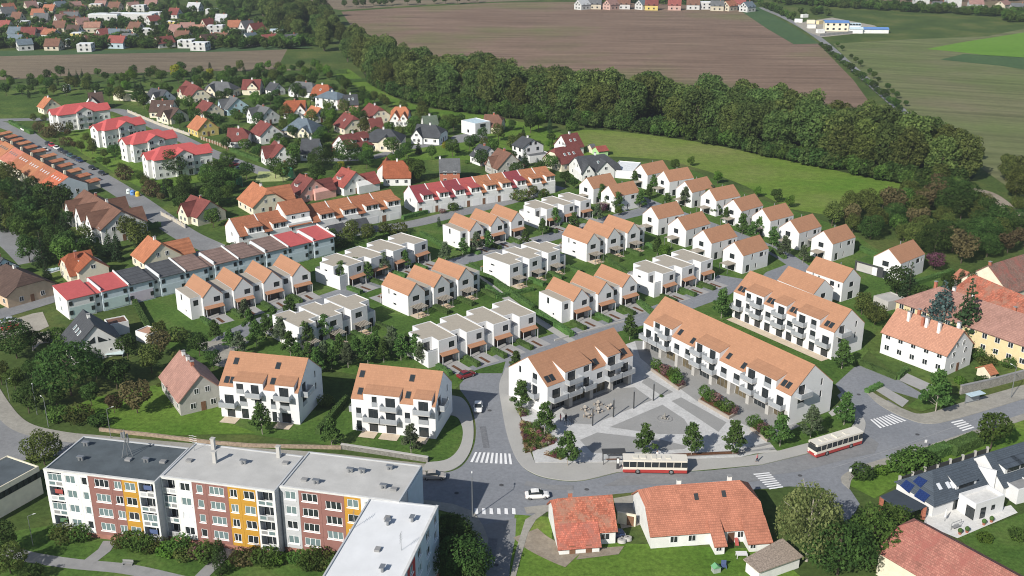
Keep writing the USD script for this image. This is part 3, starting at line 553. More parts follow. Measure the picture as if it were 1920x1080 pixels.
def make_flat_unit():
 t = kindof('flat_roofed_terraced_house'); gx0, h = 2.9, 6.2
 main = cube(gx0, 0, 0, UW, UD, h); link = cube(0, 2.8, 0, gx0 + .1, UD - 2.6, h); low = cube(0, .35, 0, gx0 + .1, UD - .35, 3.95) - cube(.15, .5, 3.0, gx0 + .2, 2.85, 5) - cube(.15, UD - 2.65, 3.0, gx0 + .2, UD - .5, 5)
 S, N = Facade((0, 0), (1, 0)), Facade((UW, UD), (-1, 0)); SL, NL = Facade((0, 2.8), (1, 0)), Facade((UW, UD - 2.6), (-1, 0)); Wf, E = Facade((0, UD), (0, -1)), Facade((UW, 0), (0, 1))
 LL = Facade((0, .35), (1, 0)); NN = Facade((UW, UD - .35), (-1, 0))
 wins = [(S, 6.75, 3.75, 1.7, 1.5, 3), (SL, 1.45, 3.1, 1.7, 2.2, 1), (N, 2.5, 3.7, 2.2, 1.4, 3), (NL, UW - 1.45, 3.1, 1.7, 2.2, 1), (N, 2.7, .1, 3.2, 2.2, 2), (NN, UW - 1.45, .1, 1.3, 2.2, 1),
   (Wf, 5.0, 4.2, 1.1, .45, 0), (Wf, 5.2, 1.3, .5, .5, 0), (E, 4.0, 4.3, 1.5, .42, 1), (E, 3.2, 2.2, 1.3, .42, 1)]
 sol = cut(main + link + low, [f.hole(u, z, w, hh, .22) for f, u, z, w, hh, _ in wins] + [cube(gx0 + .25, -.1, -.1, UW - .25, 1.2, 2.6)])
 sol = sol - cube(gx0 + .22, .22, h - .28, UW - .22, UD - .22, h + 1) - cube(.22, 3.02, h - .28, gx0 + .3, UD - 2.82, h + 1)
 build_solid(t, 'wall', sol, PLASTER)
 for f, u, z, w, hh, k in wins: window(t, f, u, z, w, hh, FRAME_D, GLASS, k, d=-.14)
 MB().box(gx0 + .22, .22, h - .29, UW - .22, UD - .22, h - .13).box(.22, 3.02, h - .29, gx0 + .22, UD - 2.82, h - .13).build('flat_roof', FLATROOF, t)
 MB().box(.2, .45, 3.96, gx0 - .05, .5, 4.25).box(.2, UD - .5, 3.96, gx0 - .05, UD - .45, 4.25).build('railing', RAIL, t)
 common_drive(t, gx0 + .25, UW - .25)
 pergola(t, 4.2, 7.6, UD + .05, UD + 3.0)
 return t
GUNIT, FUNIT = make_gable_unit(), make_flat_unit()
def make_table():
 t = kindof('garden_table')
 MB().box(-.8, -.45, .68, .8, .45, .74).build('tabletop', WOODL, t)
 for i in (-1, 1):
  for j in (-1, 1): MB().box(i * .7 - .04, j * .36 - .04, 0, i * .7 + .04, j * .36 + .04, .68).build('leg', WOODL, t)
  MB().box(-.75, j * 0 + i * .85 - .18, .40, .75, i * .85 + .18, .45).box(-.7, i * .85 - .1, 0, -.6, i * .85 + .1, .40).box(.6, i * .85 - .1, 0, .7, i * .85 + .1, .40).build('bench', WOODL, t)
 return t
TABLE = make_table()
HEDGE = leafmat('hedge_green', (.030, .062, .016), (.065, .115, .030), trans=.05, rnd=.2)
def hedge_mesh(L, w, h, seed, step=.35):
 """a clipped hedge: soft-edged box with an uneven leafy skin"""
 r = np.random.default_rng(seed)
 n = [max(2, int(round(q / step))) for q in (L, w, h)]
 m = trimesh.creation.box([L, w, h]); m = m.subdivide_to_size(max(step * 1.3, L / 60)); v = m.vertices.copy()
 v += (meshkit.fbm(v * 2.2 + seed, 3, seed)[:, None] - .5) * .22 * np.where(np.abs(v) > np.array([L, w, h]) * .499, 1, 0) * np.sign(v)
 v[:, 2] += h / 2; v[:, 2] = np.maximum(v[:, 2], 0)
 mb = MB().add(v, m.faces)
 k = min(900, int(L * (w + 2 * h) * 9)); q = r.random((k, 3)) - .5; side = r.integers(0, 5, k)
 q[side == 0, 1] = -.5; q[side == 1, 1] = .5; q[side >= 2, 2] = .5
 c = q * np.array([L, w, h]) * 1.03 + [0, 0, h / 2]; a = r.normal(size=(k, 3)) * .1; b = r.normal(size=(k, 3)) * .1
 mb.add(np.stack([c - a, c + b, c + a, c - b], 1).reshape(-1, 3), np.arange(4 * k).reshape(-1, 4))
 return mb
def hedge(p0, p1, w, h, label, z=0.0, group=None, m=None):
 p0, p1 = np.array(p0[:2], float), np.array(p1[:2], float); d = p1 - p0; L = np.linalg.norm(d)
 t = hedge_mesh(L, w, h, int(abs(p0[0] * 7 + p0[1] * 3)) % 997)
 v, f = t.arrays(); a = math.atan2(d[1], d[0]); R = np.array([[math.cos(a), -math.sin(a), 0], [math.sin(a), math.cos(a), 0], [0, 0, 1]])
 o = MB().add(v @ R.T + [*(p0 + p1) / 2, z], f)
 return alone(o, 'hedge', m or HEDGE, label, 'hedge', group)

ORD = ['first', 'second', 'third', 'fourth', 'fifth', 'sixth', 'seventh', 'eighth', 'ninth', 'tenth', 'eleventh', 'twelfth']
def estate_row(kind, n, p_first, p_last, z, seen, rowname, rowshort):
 A, B = at(*p_first, z)[:2], at(*p_last, z)[:2]; d = (B - A) / np.linalg.norm(B - A); pitch = np.linalg.norm(B - A) / (n - 1)
 c = np.array([d[1], -d[0]])                                          # towards the viewer
 kx = pitch / UW
 print(rowname, 'pitch %.2f' % pitch)
 for i in range(n):
  C = A + d * pitch * i
  if kind == 'F': O = C - UW * kx * d if seen == 'drive' else C + UW * kx * d - UD * c
  else: O = C - 5.6 * kx * d + UD * c if seen == 'drive' else C + 5.6 * kx * d
  ax, ay = (d, -c) if seen == 'drive' else (-d, c)
  rz = math.atan2(ax[1], ax[0])
  what = 'gabled white terraced house' if kind == 'G' else 'flat roofed white terraced house'
  copy_of(GUNIT if kind == 'G' else FUNIT, 'gabled_terraced_house' if kind == 'G' else 'flat_roofed_terraced_house', f'{what}, {ORD[i]} from left in the {rowname}', 'house', (*O, 0), rz, (kx, 1, 1), f'houses of the {rowname}')
  L = lambda x, y: O + ax * x * kx + ay * y
  # street side
  MB().sheet(Polygon([L(3.3, -6.2), L(8.1, -6.2), L(8.1, 0.9), L(3.3, 0.9)]), .10)
  dr = tag(MB().sheet(Polygon([L(3.3, -6.2), L(8.1, -6.2), L(8.1, .9), L(3.3, .9)]), .10).build('driveway', DRIVE), f'pale driveway before the {ORD[i]} house of the {rowname}', 'driveway', kind='structure')
  MB().sheet(Polygon([L(5.0, -5.6), L(5.9, -5.6), L(5.9, -1.8), L(5.0, -1.8)]), .112).build('mulch_strip', MULCH, dr)
  if seen == 'drive':
   hedge(L(1.9, -6.0), L(1.9, -.6), 1.1, 1.05, f'clipped hedge left of the {ORD[i]} driveway of the {rowname}')
  else:
   pt = tag(MB().sheet(Polygon([L(4.0, UD), L(8.0, UD), L(8.0, UD + 3.3), L(4.0, UD + 3.3)]), .10).build('patio', PATIO), f'beige patio of the {ORD[i]} house of the {rowname}', 'patio', kind='structure')
   copy_of(TABLE, 'garden_table', f'garden table with benches under the {ORD[i]} pergola of the {rowname}', 'table', (*L(5.9, UD + 2.2), .105), rz, None, 'garden tables')
   hedge(L(.3, UD + .5), L(.3, UD + 6.2), 1.2, 1.2, f'clipped hedge right of the {ORD[i]} garden of the {rowname}')
 P = lambda i, x, y: (A + d * pitch * i)
 return A, B, d, c
ROWS = [('G', 4, px('4', 1088, 458), px('4', 1580, 347), 8.35, 'drive', 'gabled row by the low terrace'),
  ('G', 3, px('5', 270, 450), px('5', 548, 368), 8.35, 'garden', 'middle gabled row'),
  ('G', 3, px('5', 1195, 475), px('5', 1465, 403), 8.35, 'drive', 'gabled footpath row'),
  ('G', 3, px('5', 640, 115), px('5', 870, 65), 8.35, 'drive', 'gabled street row'),
  ('G', 3, px('5', 1280, 180), px('5', 1505, 125), 8.35, 'garden', 'gabled rear row'),
  ('F', 4, px('X', 700, 775), px('X', 1590, 515), 6.2, 'drive', 'front flat row'),
  ('F', 4, (681, 490), px('5', 485, 270), 6.2, 'drive', 'rear flat row'),
  ('F', 3, (1046, 388), (1108.3, 373.3), 6.2, 'drive', 'farthest flat row'),
  ('F', 3, (1266.7, 506.7), (1337, 485), 6.2, 'drive', 'flat row behind the shops'),
  ('F', 3, px('O', 1560, 325), (658, 582), 6.2, 'garden', 'left flat row'),
  ('F', 3, (956, 497.3), (1028, 475), 6.2, 'garden', 'central flat row')]
for r in ROWS: estate_row(*r, r[-1])

# ------------------------------------------------------------------ detached houses of the estate
DW, DL, DHE, DHR = 7.4, 10.8, 5.45, 8.6
def make_detached(L, name):
 t = kindof(name)
 main = solid_x([(-DW / 2, 0), (DW / 2, 0), (DW / 2, DHE - .1), (0, DHR - .12), (-DW / 2, DHE - .1)], -L / 2, L / 2)
 F, Lf, R = Facade((-L / 2, -DW / 2), (1, 0)), Facade((-L / 2, DW / 2), (0, -1)), Facade((L / 2, -DW / 2), (0, 1))
 wins = [(Lf, DW * .45, 3.5, 1.75, 1.45, 2), (Lf, DW * .42, .1, 2.6, 2.15, 2), (F, L * .72, 3.6, 1.5, 1.3, 1), (F, L * .36, 3.4, .55, 1.7, 0), (F, L * .2, .2, 1.5, 2.1, 1), (F, L * .52, .6, .5, 1.5, 0), (F, L * .9, 3.7, .6, 1.0, 0),
   (R, DW * .5, 3.5, 1.6, 1.4, 2), (R, DW * .5, .1, 2.2, 2.15, 1)]
 build_solid(t, 'wall', cut(main, [f.hole(u, z, w, h, .22) for f, u, z, w, h, _ in wins]), PLASTER)
 for f, u, z, w, h, k in wins: window(t, f, u, z, w, h, FRAME_D, GLASS, k, d=-.14)
 e, y = L / 2 + .05, DW / 2 + .05
 MB().slab([(-e, -y, DHE - .06), (e, -y, DHE - .06), (e, 0, DHR), (-e, 0, DHR)], .13).slab([(e, y, DHE - .06), (-e, y, DHE - .06), (-e, 0, DHR), (e, 0, DHR)], .13).build('roof', ROOF_NEW, t)
 MB().cyl((L * .12, .9, DHR - 1.2), (L * .12, .9, DHR + .25), .14).build('flue', METAL, t)
 return t
DET, DETL = make_detached(DL, 'detached_gabled_house'), make_detached(13.6, 'long_gabled_house')
def add_pergola_kind():
 t = kindof('slatted_pergola'); m = MB()
 for k in range(9): m.box(-1.7 + k * .4, -1.5, 2.5, -1.5 + k * .4, 1.5, 2.58)
 m.box(-1.75, -1.5, 2.36, 1.75, -1.38, 2.498).box(-1.75, 1.38, 2.36, 1.75, 1.5, 2.498).build('slatted_roof', mat('taupe_slats', (.27, .24, .20), var=.08), t)
 for i in (-1, 1):
  for j in (-1, 1): MB().box(i * 1.62 - .05, j * 1.42 - .05, 0, i * 1.62 + .05, j * 1.42 + .05, 2.36).build('post', METAL, t)
 return t
def add_canopy_kind():
 t = kindof('carport'); MB().box(-2.4, -2.7, 2.45, 2.4, 2.7, 2.7).build('roof', mat('carport_roof', (.28, .26, .23), var=.08), t)
 MB().box(-2.35, 2.5, 0, 2.35, 2.65, 2.45).build('rear_wall', DARK, t)
 for i in (-1, 1): MB().box(i * 2.3 - .08, -2.6, 0, i * 2.3 + .08, -2.44, 2.45).build('post', DARK, t)
 return t
PERG, CARP = add_pergola_kind(), add_canopy_kind()
DHOUSES = [('I', (240, 318), (510, 262), 1, 'first from left in the front line'), ('I', (485, 405), (755, 352), 0, 'beside the purple bush, second in the front line'),
           ('I', (850, 170), (1095, 120), 0, 'farthest back at the top end of the meadow edge'), ('I', (1105, 240), (1350, 200), 0, 'second along the meadow edge'), ('I', (1345, 358), (1590, 302), 1, 'third along the meadow edge'),
           ('I', (1620, 445), (1870, 395), 0, 'fourth along the meadow edge'), ('I', (965, 643), (1240, 583), 1, 'third in the front line, beside the lane'), ('I', (1265, 765), (1545, 690), 0, 'fourth in the front line, by a round bush'),
           ('J', (-10, 605), (280, 530), 1, 'second last of the front line'), ('J', (340, 740), (635, 655), 0, 'last of the front line, before a hedge corner'), ('J', (330, 262), (580, 193), 1, 'fifth along the meadow edge'),
           ('J', (655, 365), (915, 300), 0, 'sixth along the meadow edge, partly behind trees'), ('J', (970, 495), (1225, 420), 1, 'seventh along the meadow edge, with a carport'), ('J', (1345, 615), (1605, 535), 0, 'last along the meadow edge')]
for sh, a, b, carp, where in DHOUSES:
 A, B = at(*px(sh, *a), DHR)[:2], at(*px(sh, *b), DHR)[:2]; d = (B - A) / np.linalg.norm(B - A); c = np.array([d[1], -d[0]]); O = A + d * DL / 2
 rz = math.atan2(d[1], d[0])
 copy_of(DET, 'detached_gabled_house', f'detached white gabled house, {where}', 'house', (*O, 0), rz, None, 'detached gabled houses of the estate')
 copy_of(PERG, 'slatted_pergola', f'slatted pergola of the house {where}', 'pergola', (*(A - d * 1.75 - c * .3), .06), rz, None, 'pergolas of the detached houses')
 if carp:
  copy_of(CARP, 'carport', f'flat carport by the house {where}', 'carport', (*(O + c * (DW / 2 + 2.75) + d * 1.0), .06), rz - math.pi / 2, (1, .85, 1), 'carports between the detached houses')
for sh, a, b, where in (('AB', (832, 110), (1240, 265), 'close behind the rear apartment block'), ('AB', (1145, 3), (1560, 140), 'second behind the rear apartment block, beside the concrete yard')):
 A, B = at(*px(sh, *a), DHR)[:2], at(*px(sh, *b), DHR)[:2]; d = (B - A) / np.linalg.norm(B - A)
 copy_of(DETL, 'long_gabled_house', f'long white gabled house {where}', 'house', (*(A + B) / 2, 0), math.atan2(d[1], d[0]), (np.linalg.norm(B - A) / 13.6, 1, 1), 'long gabled houses')
# the single villa with its dark garage, last before the old barns
A, B = at(*px('K', 400, 215), 8.9)[:2], at(*px('K', 672, 110), 8.9)[:2]; d = (B - A) / np.linalg.norm(B - A); rz = math.atan2(d[1], d[0]); L = np.linalg.norm(B - A)
copy_of(DET, 'detached_gabled_house', 'white gabled villa with a black garage, nearest to the old barns', 'house', (*(A + B) / 2, 0), rz, (L / DL, 1.12, 1.03))
t = thing('garage', 'black cube garage with a grey door and grass on its roof', 'garage', (*G(*px('K', 165, 505)), 0), rz - math.pi / 2 + .0)
build_solid(t, 'wall', cube(-4.4, 0, 0, 4.4, 6, 3.0) - cube(-3.9, -.1, .1, 2.6, .3, 2.6), DARK)
MB().box(-3.9, .25, .1, 2.6, .3, 2.6).build('garage_door', CONC, t)
MB().box(-4.2, .2, 3.0, 4.2, 5.8, 3.08).build('grass_roof', LAWN, t)
for (a, b, w, h, lab) in (((1612, 468), (1660, 492), 1.2, 1.3, 'long hedge behind the last meadow edge house'), ((1680, 545), (1785, 512), 1.2, 1.2, 'hedge around the villa garden near the barns'), ((1500, 520), (1475, 540), 1.2, 1.2, 'hedge corner at the end of the front line of detached houses'),
                          ((1440, 468), (1472, 486), 1.1, 1.1, 'hedge along the lane beside the last front line house'), ((862, 505), (935, 558), 1.2, 1.2, 'hedge left of the narrow footpath'), ((883, 500), (1000, 582), 1.3, 1.3, 'long hedge right of the narrow footpath, upper part'),
                          ((1008, 590), (1072, 632), 1.3, 1.3, 'hedge right of the narrow footpath, lower part'), ((1180, 555), (1225, 592), 1.2, 1.2, 'hedge beside the end of the gabled row behind the market building'), ((250, 565), (282, 625), 1.2, 1.3, 'hedge at the left border of the estate lawn'),
                          ((1608, 682), (1682, 712), 1.0, 1.2, 'hedge along the side street before the white house'), ((1682, 712), (1700, 696), 1.0, 1.2, 'short hedge corner at the parking bay'), ((1625, 737), (1652, 724), 1.1, .9, 'low hedge in front of the parking bays'),
                          ((790, 440), (840, 470), 1.2, 1.2, 'hedge left of the gabled row nearest the village street'), ((1110, 470), (1200, 530), 1.1, 1.1, 'hedge between the gardens of the pergola rows'), ((930, 560), (1000, 545), 1.0, 1.0, 'hedge behind the front flat roofed row')):
 hedge(G(*a), G(*b), w, h, lab)

# ------------------------------------------------------------------ apartment houses of the estate
def apartment(name, label, sheet, e0, e1, r0, r1, he, hd, hr, dorm, wins, shop=None, gable='r', floors=(.15, 3.0, 5.75), roofwins=(), patio=()):
 """e0, e1: ends of the front eave; r0, r1: ends of the ridge (pixels); dorm: stretches (u0, u1) where the front rises to hd; wins: (u, floor, width, kind)"""
 E0, E1, R0, R1 = at(*px(sheet, *e0), he)[:2], at(*px(sheet, *e1), he)[:2], at(*px(sheet, *r0), hr)[:2], at(*px(sheet, *r1), hr)[:2]
 d = (E1 - E0); L = np.linalg.norm(d); d = d / L; n = np.array([-d[1], d[0]])
 D = 2 * float(np.mean([(R0 - E0) @ n, (R1 - E1) @ n])); print(name, 'L %.1f D %.1f' % (L, D))
 t = thing(name, label, 'apartment house', (*E0, 0), math.atan2(d[1], d[0]))
 s1 = (hr - he) / (D / 2); s2 = .30; ym = (hd - he) / (s1 - s2); zm = hd + s2 * ym
 sol = solid_x([(0, 0), (D, 0), (D, he - .12), (D / 2, hr - .14), (0, he - .12)], 0, L)
 for a, b in dorm: sol = sol + solid_x([(0, 3), (ym, 3), (ym, zm - .25), (0, hd - .14)], a * L, b * L)
 F, Rg, Lg = Facade((0, 0), (1, 0)), Facade((L, 0), (0, 1)), Facade((0, D), (0, -1))
 holes, todo = [], []
 for u, fl, w, k in wins:
  z = floors[fl]; h = 2.2
  if k == 'win': z, h = z + .85, 1.4
  todo.append((F, u * L, z, w, h, k)); holes.append(F.hole(u * L, z, w, h, .25))
 for fc, us in ((Rg, gable), (Lg, 'x' if gable == 'r' else 'xx')):
  ww = [(D * .25, 1, 1.9, 'french'), (D * .25, 2, 1.9, 'balc'), (D * .72, 2, .6, 'slit'), (D * .72, 1, .6, 'slit')] if fc is Rg else [(D * .3, 2, .7, 'slit'), (D * .68, 2, 1.4, 'french'), (D * .68, 1, 1.6, 'balc')]
  for u, fl, w, k in ww:
   h = 2.2 if k != 'slit' else 1.5; z = floors[fl] + (0 if k != 'slit' else .7)
   todo.append((fc, u, z, w, h, k)); holes.append(fc.hole(u, z, w, h, .25))
 if shop:
  a, b = shop; holes.append(cube(a * L, -.2, -.1, b * L, 1.6, 3.15))
 build_solid(t, 'wall', cut(sol, holes), PLASTER)
 e = .05
 rf = MB().slab([(L + e, D + e, he - .05), (-e, D + e, he - .05), (-e, D / 2, hr), (L + e, D / 2, hr)], .13); y1 = ym - .05; z1 = he + s1 * y1
 rf.slab([(-e, y1, z1), (L + e, y1, z1), (L + e, D / 2, hr), (-e, D / 2, hr)], .13)
 cuts = [-e] + [q * L for ab in dorm for q in ab] + [L + e]
 for x0, x1 in zip(cuts[::2], cuts[1::2]): rf.slab([(x0, -e, he - .05), (x1, -e, he - .05), (x1, y1, z1), (x0, y1, z1)], .13)
 rf.build('roof', ROOF_NEW, t)
 for a, b in dorm:
  MB().slab([(a * L - .03, -.06, hd), (b * L + .03, -.06, hd), (b * L + .03, ym + .1, zm + s2 * .1 + .03), (a * L - .03, ym + .1, zm + s2 * .1 + .03)], .12).build('dormer_roof', ROOF_NEW, t)
  for x in (a * L, b * L):
   q = MB().exx([(0.02, he), (ym, zm), (0.02, hd - .13)], x - .02, x + .02)
   q.build('dormer_cheek', PLASTER if name != 'x' else PLASTER, t)
 for fc, u, z, w, h, k in todo:
  window(t, fc, u, z, w, h, FRAME_D, GLASS, 1 if w > 1.1 else 0, d=-.16, bar=.08)
  if k == 'french': railing(t, fc, u, z, w + .1)
  if k == 'balc': balcony(t, fc, u, z, w + 1.5)
 if shop:
  a, b = shop; nb = int((b - a) * L / 5.4); SF = Facade((0, 1.6), (1, 0))
  AMB = mat('shop_interior_glass', (.11, .09, .055), rough=.08, var=.5, scale=.4, spec=.6)
  for i in range(nb):
   u0 = (a + (b - a) * i / nb) * L; u1 = (a + (b - a) * (i + 1) / nb) * L
   MB().box(u0 - .45 if i else u0, .08, 0, u0 + .45, 1.58, 3.15).build('pillar', CONC, t)
   window(t, SF, (u0 + u1) / 2, .1, u1 - u0 - 1.1, 2.95, METAL, AMB if i % 3 else GLASS, 3, d=.0, bar=.09, name='shop_window')
  MB().box(b * L - .9, .08, 0, b * L, 1.58, 3.15).build('pillar', CONC, t)
 for u, v, dbl in roofwins:
  z = he + (hr - he) * v; y = D / 2 * v; sl = math.hypot(1, s1)
  for k in range(2 if dbl else 1):
   x = u * L + k * 1.25; c, s = 1 / sl, s1 / sl
   P = lambda a, b, o: (x + a, y + b * c - o * s, z + b * s + o * c)
   f = MB().slab([P(-.5, -.75, .12), P(.5, -.75, .12), P(.5, .75, .12), P(-.5, .75, .12)], .2).build('skylight', FRAME_D, t)
   MB().slab([P(-.4, -.65, .135), P(.4, -.65, .135), P(.4, .65, .135), P(-.4, .65, .135)], .03).build('pane', GLASS, f)
 for a, b in patio:
  q = [E0 + d * a * L, E0 + d * b * L, E0 + d * b * L - n * 2.6, E0 + d * a * L - n * 2.6]
  tag(MB().sheet(Polygon(q), .12).build('patio', PATIO), f'pale patio before the {name.replace("_", " ")} ({int(a * 100)})'.replace(' (', ', ').replace(')', ' hundredths along'), 'patio', kind='structure')
 return t
apartment('apartment_house', 'left twin white apartment house with steep terracotta roof and balconies', 'AC', (60, 495), (950, 585), (185, 103), (1065, 185), 7.1, 8.5, 12.1, [(.19, .565), (.715, .955)],
          [(.27, 2, 1.5, 'french'), (.46, 2, 1.7, 'balc'), (.825, 2, 2.0, 'balc'), (.12, 1, 2.0, 'balc'), (.30, 1, 1.5, 'french'), (.49, 1, 1.5, 'french'), (.68, 1, 1.0, 'french'), (.825, 1, 2.0, 'french'), (.13, 0, 1.7, 'door'), (.31, 0, 1.5, 'door'), (.49, 0, 1.5, 'door'), (.685, 0, 1.0, 'door'), (.835, 0, 2.0, 'door')],
          roofwins=[(.12, .72, 0), (.66, .70, 0), (.08, .18, 1), (.655, .26, 0)], patio=[(.04, .24), (.72, .92)])
apartment('apartment_house', 'right twin white apartment house with steep terracotta roof beside the junction', 'AD', (228, 520), (1175, 620), (335, 122), (1252, 215), 7.1, 8.5, 12.1, [(.15, .58), (.745, .96)],
          [(.28, 2, 1.05, 'french'), (.47, 2, 2.0, 'balc'), (.86, 2, 2.0, 'balc'), (.085, 1, 1.05, 'french'), (.26, 1, 2.0, 'balc'), (.47, 1, 2.0, 'balc'), (.67, 1, 1.05, 'french'), (.86, 1, 2.0, 'french'), (.085, 0, 1.05, 'door'), (.26, 0, 1.8, 'door'), (.47, 0, 2.0, 'door'), (.67, 0, 1.05, 'door'), (.86, 0, 2.0, 'door')],
          roofwins=[(.06, .70, 0), (.66, .72, 0), (.09, .22, 0), (.66, .25, 0)], patio=[(.12, .31), (.36, .58), (.78, .92)])
apartment('market_building', 'white apartment building with terracotta roof at the top of the square', 'Y', (400, 870), (1362, 515), (210, 525), (1165, 190), 6.9, 8.7, 11.4, [(.195, .50), (.685, .84)],
          [(.27, 2, 2.3, 'balc'), (.44, 2, 1.7, 'win'), (.74, 2, 2.3, 'balc'), (.10, 1, 2.3, 'balc'), (.27, 1, 2.2, 'balc'), (.44, 1, 1.7, 'balc'), (.60, 1, 1.7, 'win'), (.74, 1, 2.2, 'balc'), (.90, 1, 2.2, 'balc')], shop=(.03, .99),
          floors=(.15, 3.5, 6.2), roofwins=[(.04, .2, 1), (.54, .2, 1), (.88, .2, 1)], gable='l')
apartment('long_apartment_house', 'long white apartment building with shops along the square', 'AA', (130, 310), (1455, 970), (315, 70), (1660, 685), 6.9, 8.6, 12.15, [(.075, .215), (.385, .55), (.725, .91)],
          [(.105, 2, 1.7, 'french'), (.18, 2, 1.7, 'balc'), (.415, 2, 1.8, 'balc'), (.505, 2, 1.8, 'balc'), (.76, 2, 2.0, 'balc'), (.86, 2, 1.9, 'french'), (.04, 1, 1.8, 'balc'), (.105, 1, 1.7, 'balc'), (.18, 1, 1.7, 'balc'), (.255, 1, 1.7, 'french'), (.335, 1, 1.7, 'french'),
           (.415, 1, 1.8, 'balc'), (.505, 1, 1.8, 'balc'), (.585, 1, 1.8, 'french'), (.67, 1, 1.8, 'french'), (.76, 1, 1.8, 'balc'), (.85, 1, 1.8, 'balc'), (.94, 1, 1.9, 'balc')], shop=(.01, .99), floors=(.15, 3.5, 6.2),
          roofwins=[(.245, .22, 0), (.345, .16, 0), (.585, .22, 0), (.69, .16, 0), (.93, .22, 1)])
apartment('rear_apartment_house', 'white three storey apartment block with garden terraces behind the long building', 'AB', (215, 398), (1345, 860), (400, 155), (1530, 602), 6.9, 8.6, 11.4, [(.12, .315), (.42, .545), (.645, .865)],
          [(.16, 2, 1.5, 'french'), (.27, 2, 1.9, 'balc'), (.495, 2, 2.0, 'balc'), (.70, 2, 1.9, 'balc'), (.81, 2, 1.6, 'french'), (.06, 1, 2.0, 'balc'), (.16, 1, 1.3, 'french'), (.27, 1, 1.9, 'balc'), (.37, 1, 1.7, 'french'), (.495, 1, 2.0, 'balc'), (.59, 1, 1.8, 'french'), (.70, 1, 1.9, 'balc'), (.81, 1, 1.6, 'french'), (.93, 1, 2.0, 'balc'),
           (.06, 0, 2.0, 'door'), (.16, 0, 1.6, 'door'), (.27, 0, 1.9, 'door'), (.37, 0, 1.8, 'door'), (.495, 0, 2.0, 'door'), (.59, 0, 1.8, 'door'), (.70, 0, 1.9, 'door'), (.81, 0, 1.6, 'door'), (.93, 0, 2.0, 'door')],
          roofwins=[(.04, .2, 1), (.345, .2, 1), (.575, .2, 1), (.905, .2, 1)], patio=[(.02, .98)])
# ------------------------------------------------------------------ old village houses
HOUSES = []      # (short phrase, centre x, centre y, radius)
FOOT = []        # footprints, so that trees keep off them
def roof_on(t, L, w, he, hr, k0, k1, m, ov=.45, x0=None, name='roof', thick=.2):
 """ridge along x from -L/2 to L/2; k: share of the roof height that is hipped at either end"""
 s = (hr - he) / (w / 2); ye = w / 2 + ov; ze = hr - s * ye; mb = MB(); ox = .3
 X0, X1 = -L / 2 - ox, L / 2 + ox
 if x0 is not None: X0 = x0
 def end(k, X, sg):
  if k <= 0: return [(X, 0, hr)], None
  z = hr - k * (hr - he); y = k * w / 2; i = k * w / 2 * .9
  if k >= .99: z, y = ze, ye
  r = (X - sg * i, 0, hr)
  return [r], (X, y, z)
 (r0,), h0 = end(k0, X0, -1); (r1,), h1 = end(k1, X1, 1)
 for sg in (-1, 1):
  p = [r0, r1]
  if h1: p.append((h1[0], sg * h1[1], h1[2]))
  if not h1 or k1 < .99: p.append((X1, sg * ye, ze))
  if not h0 or k0 < .99: p.append((X0, sg * ye, ze))
  if h0: p.append((h0[0], sg * h0[1], h0[2]))
  mb.slab(p, thick)
 for r, h in ((r0, h0), (r1, h1)):
  if h: mb.slab([r, (h[0], -h[1], h[2]), (h[0], h[1], h[2])], thick)
 return mb.build(name, m, t)
def wall_prof(w, he, hr, k, drop=.17):
 z = hr - k * (hr - he); y = k * w / 2
 return [(-w / 2, 0), (w / 2, 0), (w / 2, he - drop)] + ([(y, z - drop), (-y, z - drop)] if k > 0 else [(0, hr - drop)]) + [(-w / 2, he - drop)]
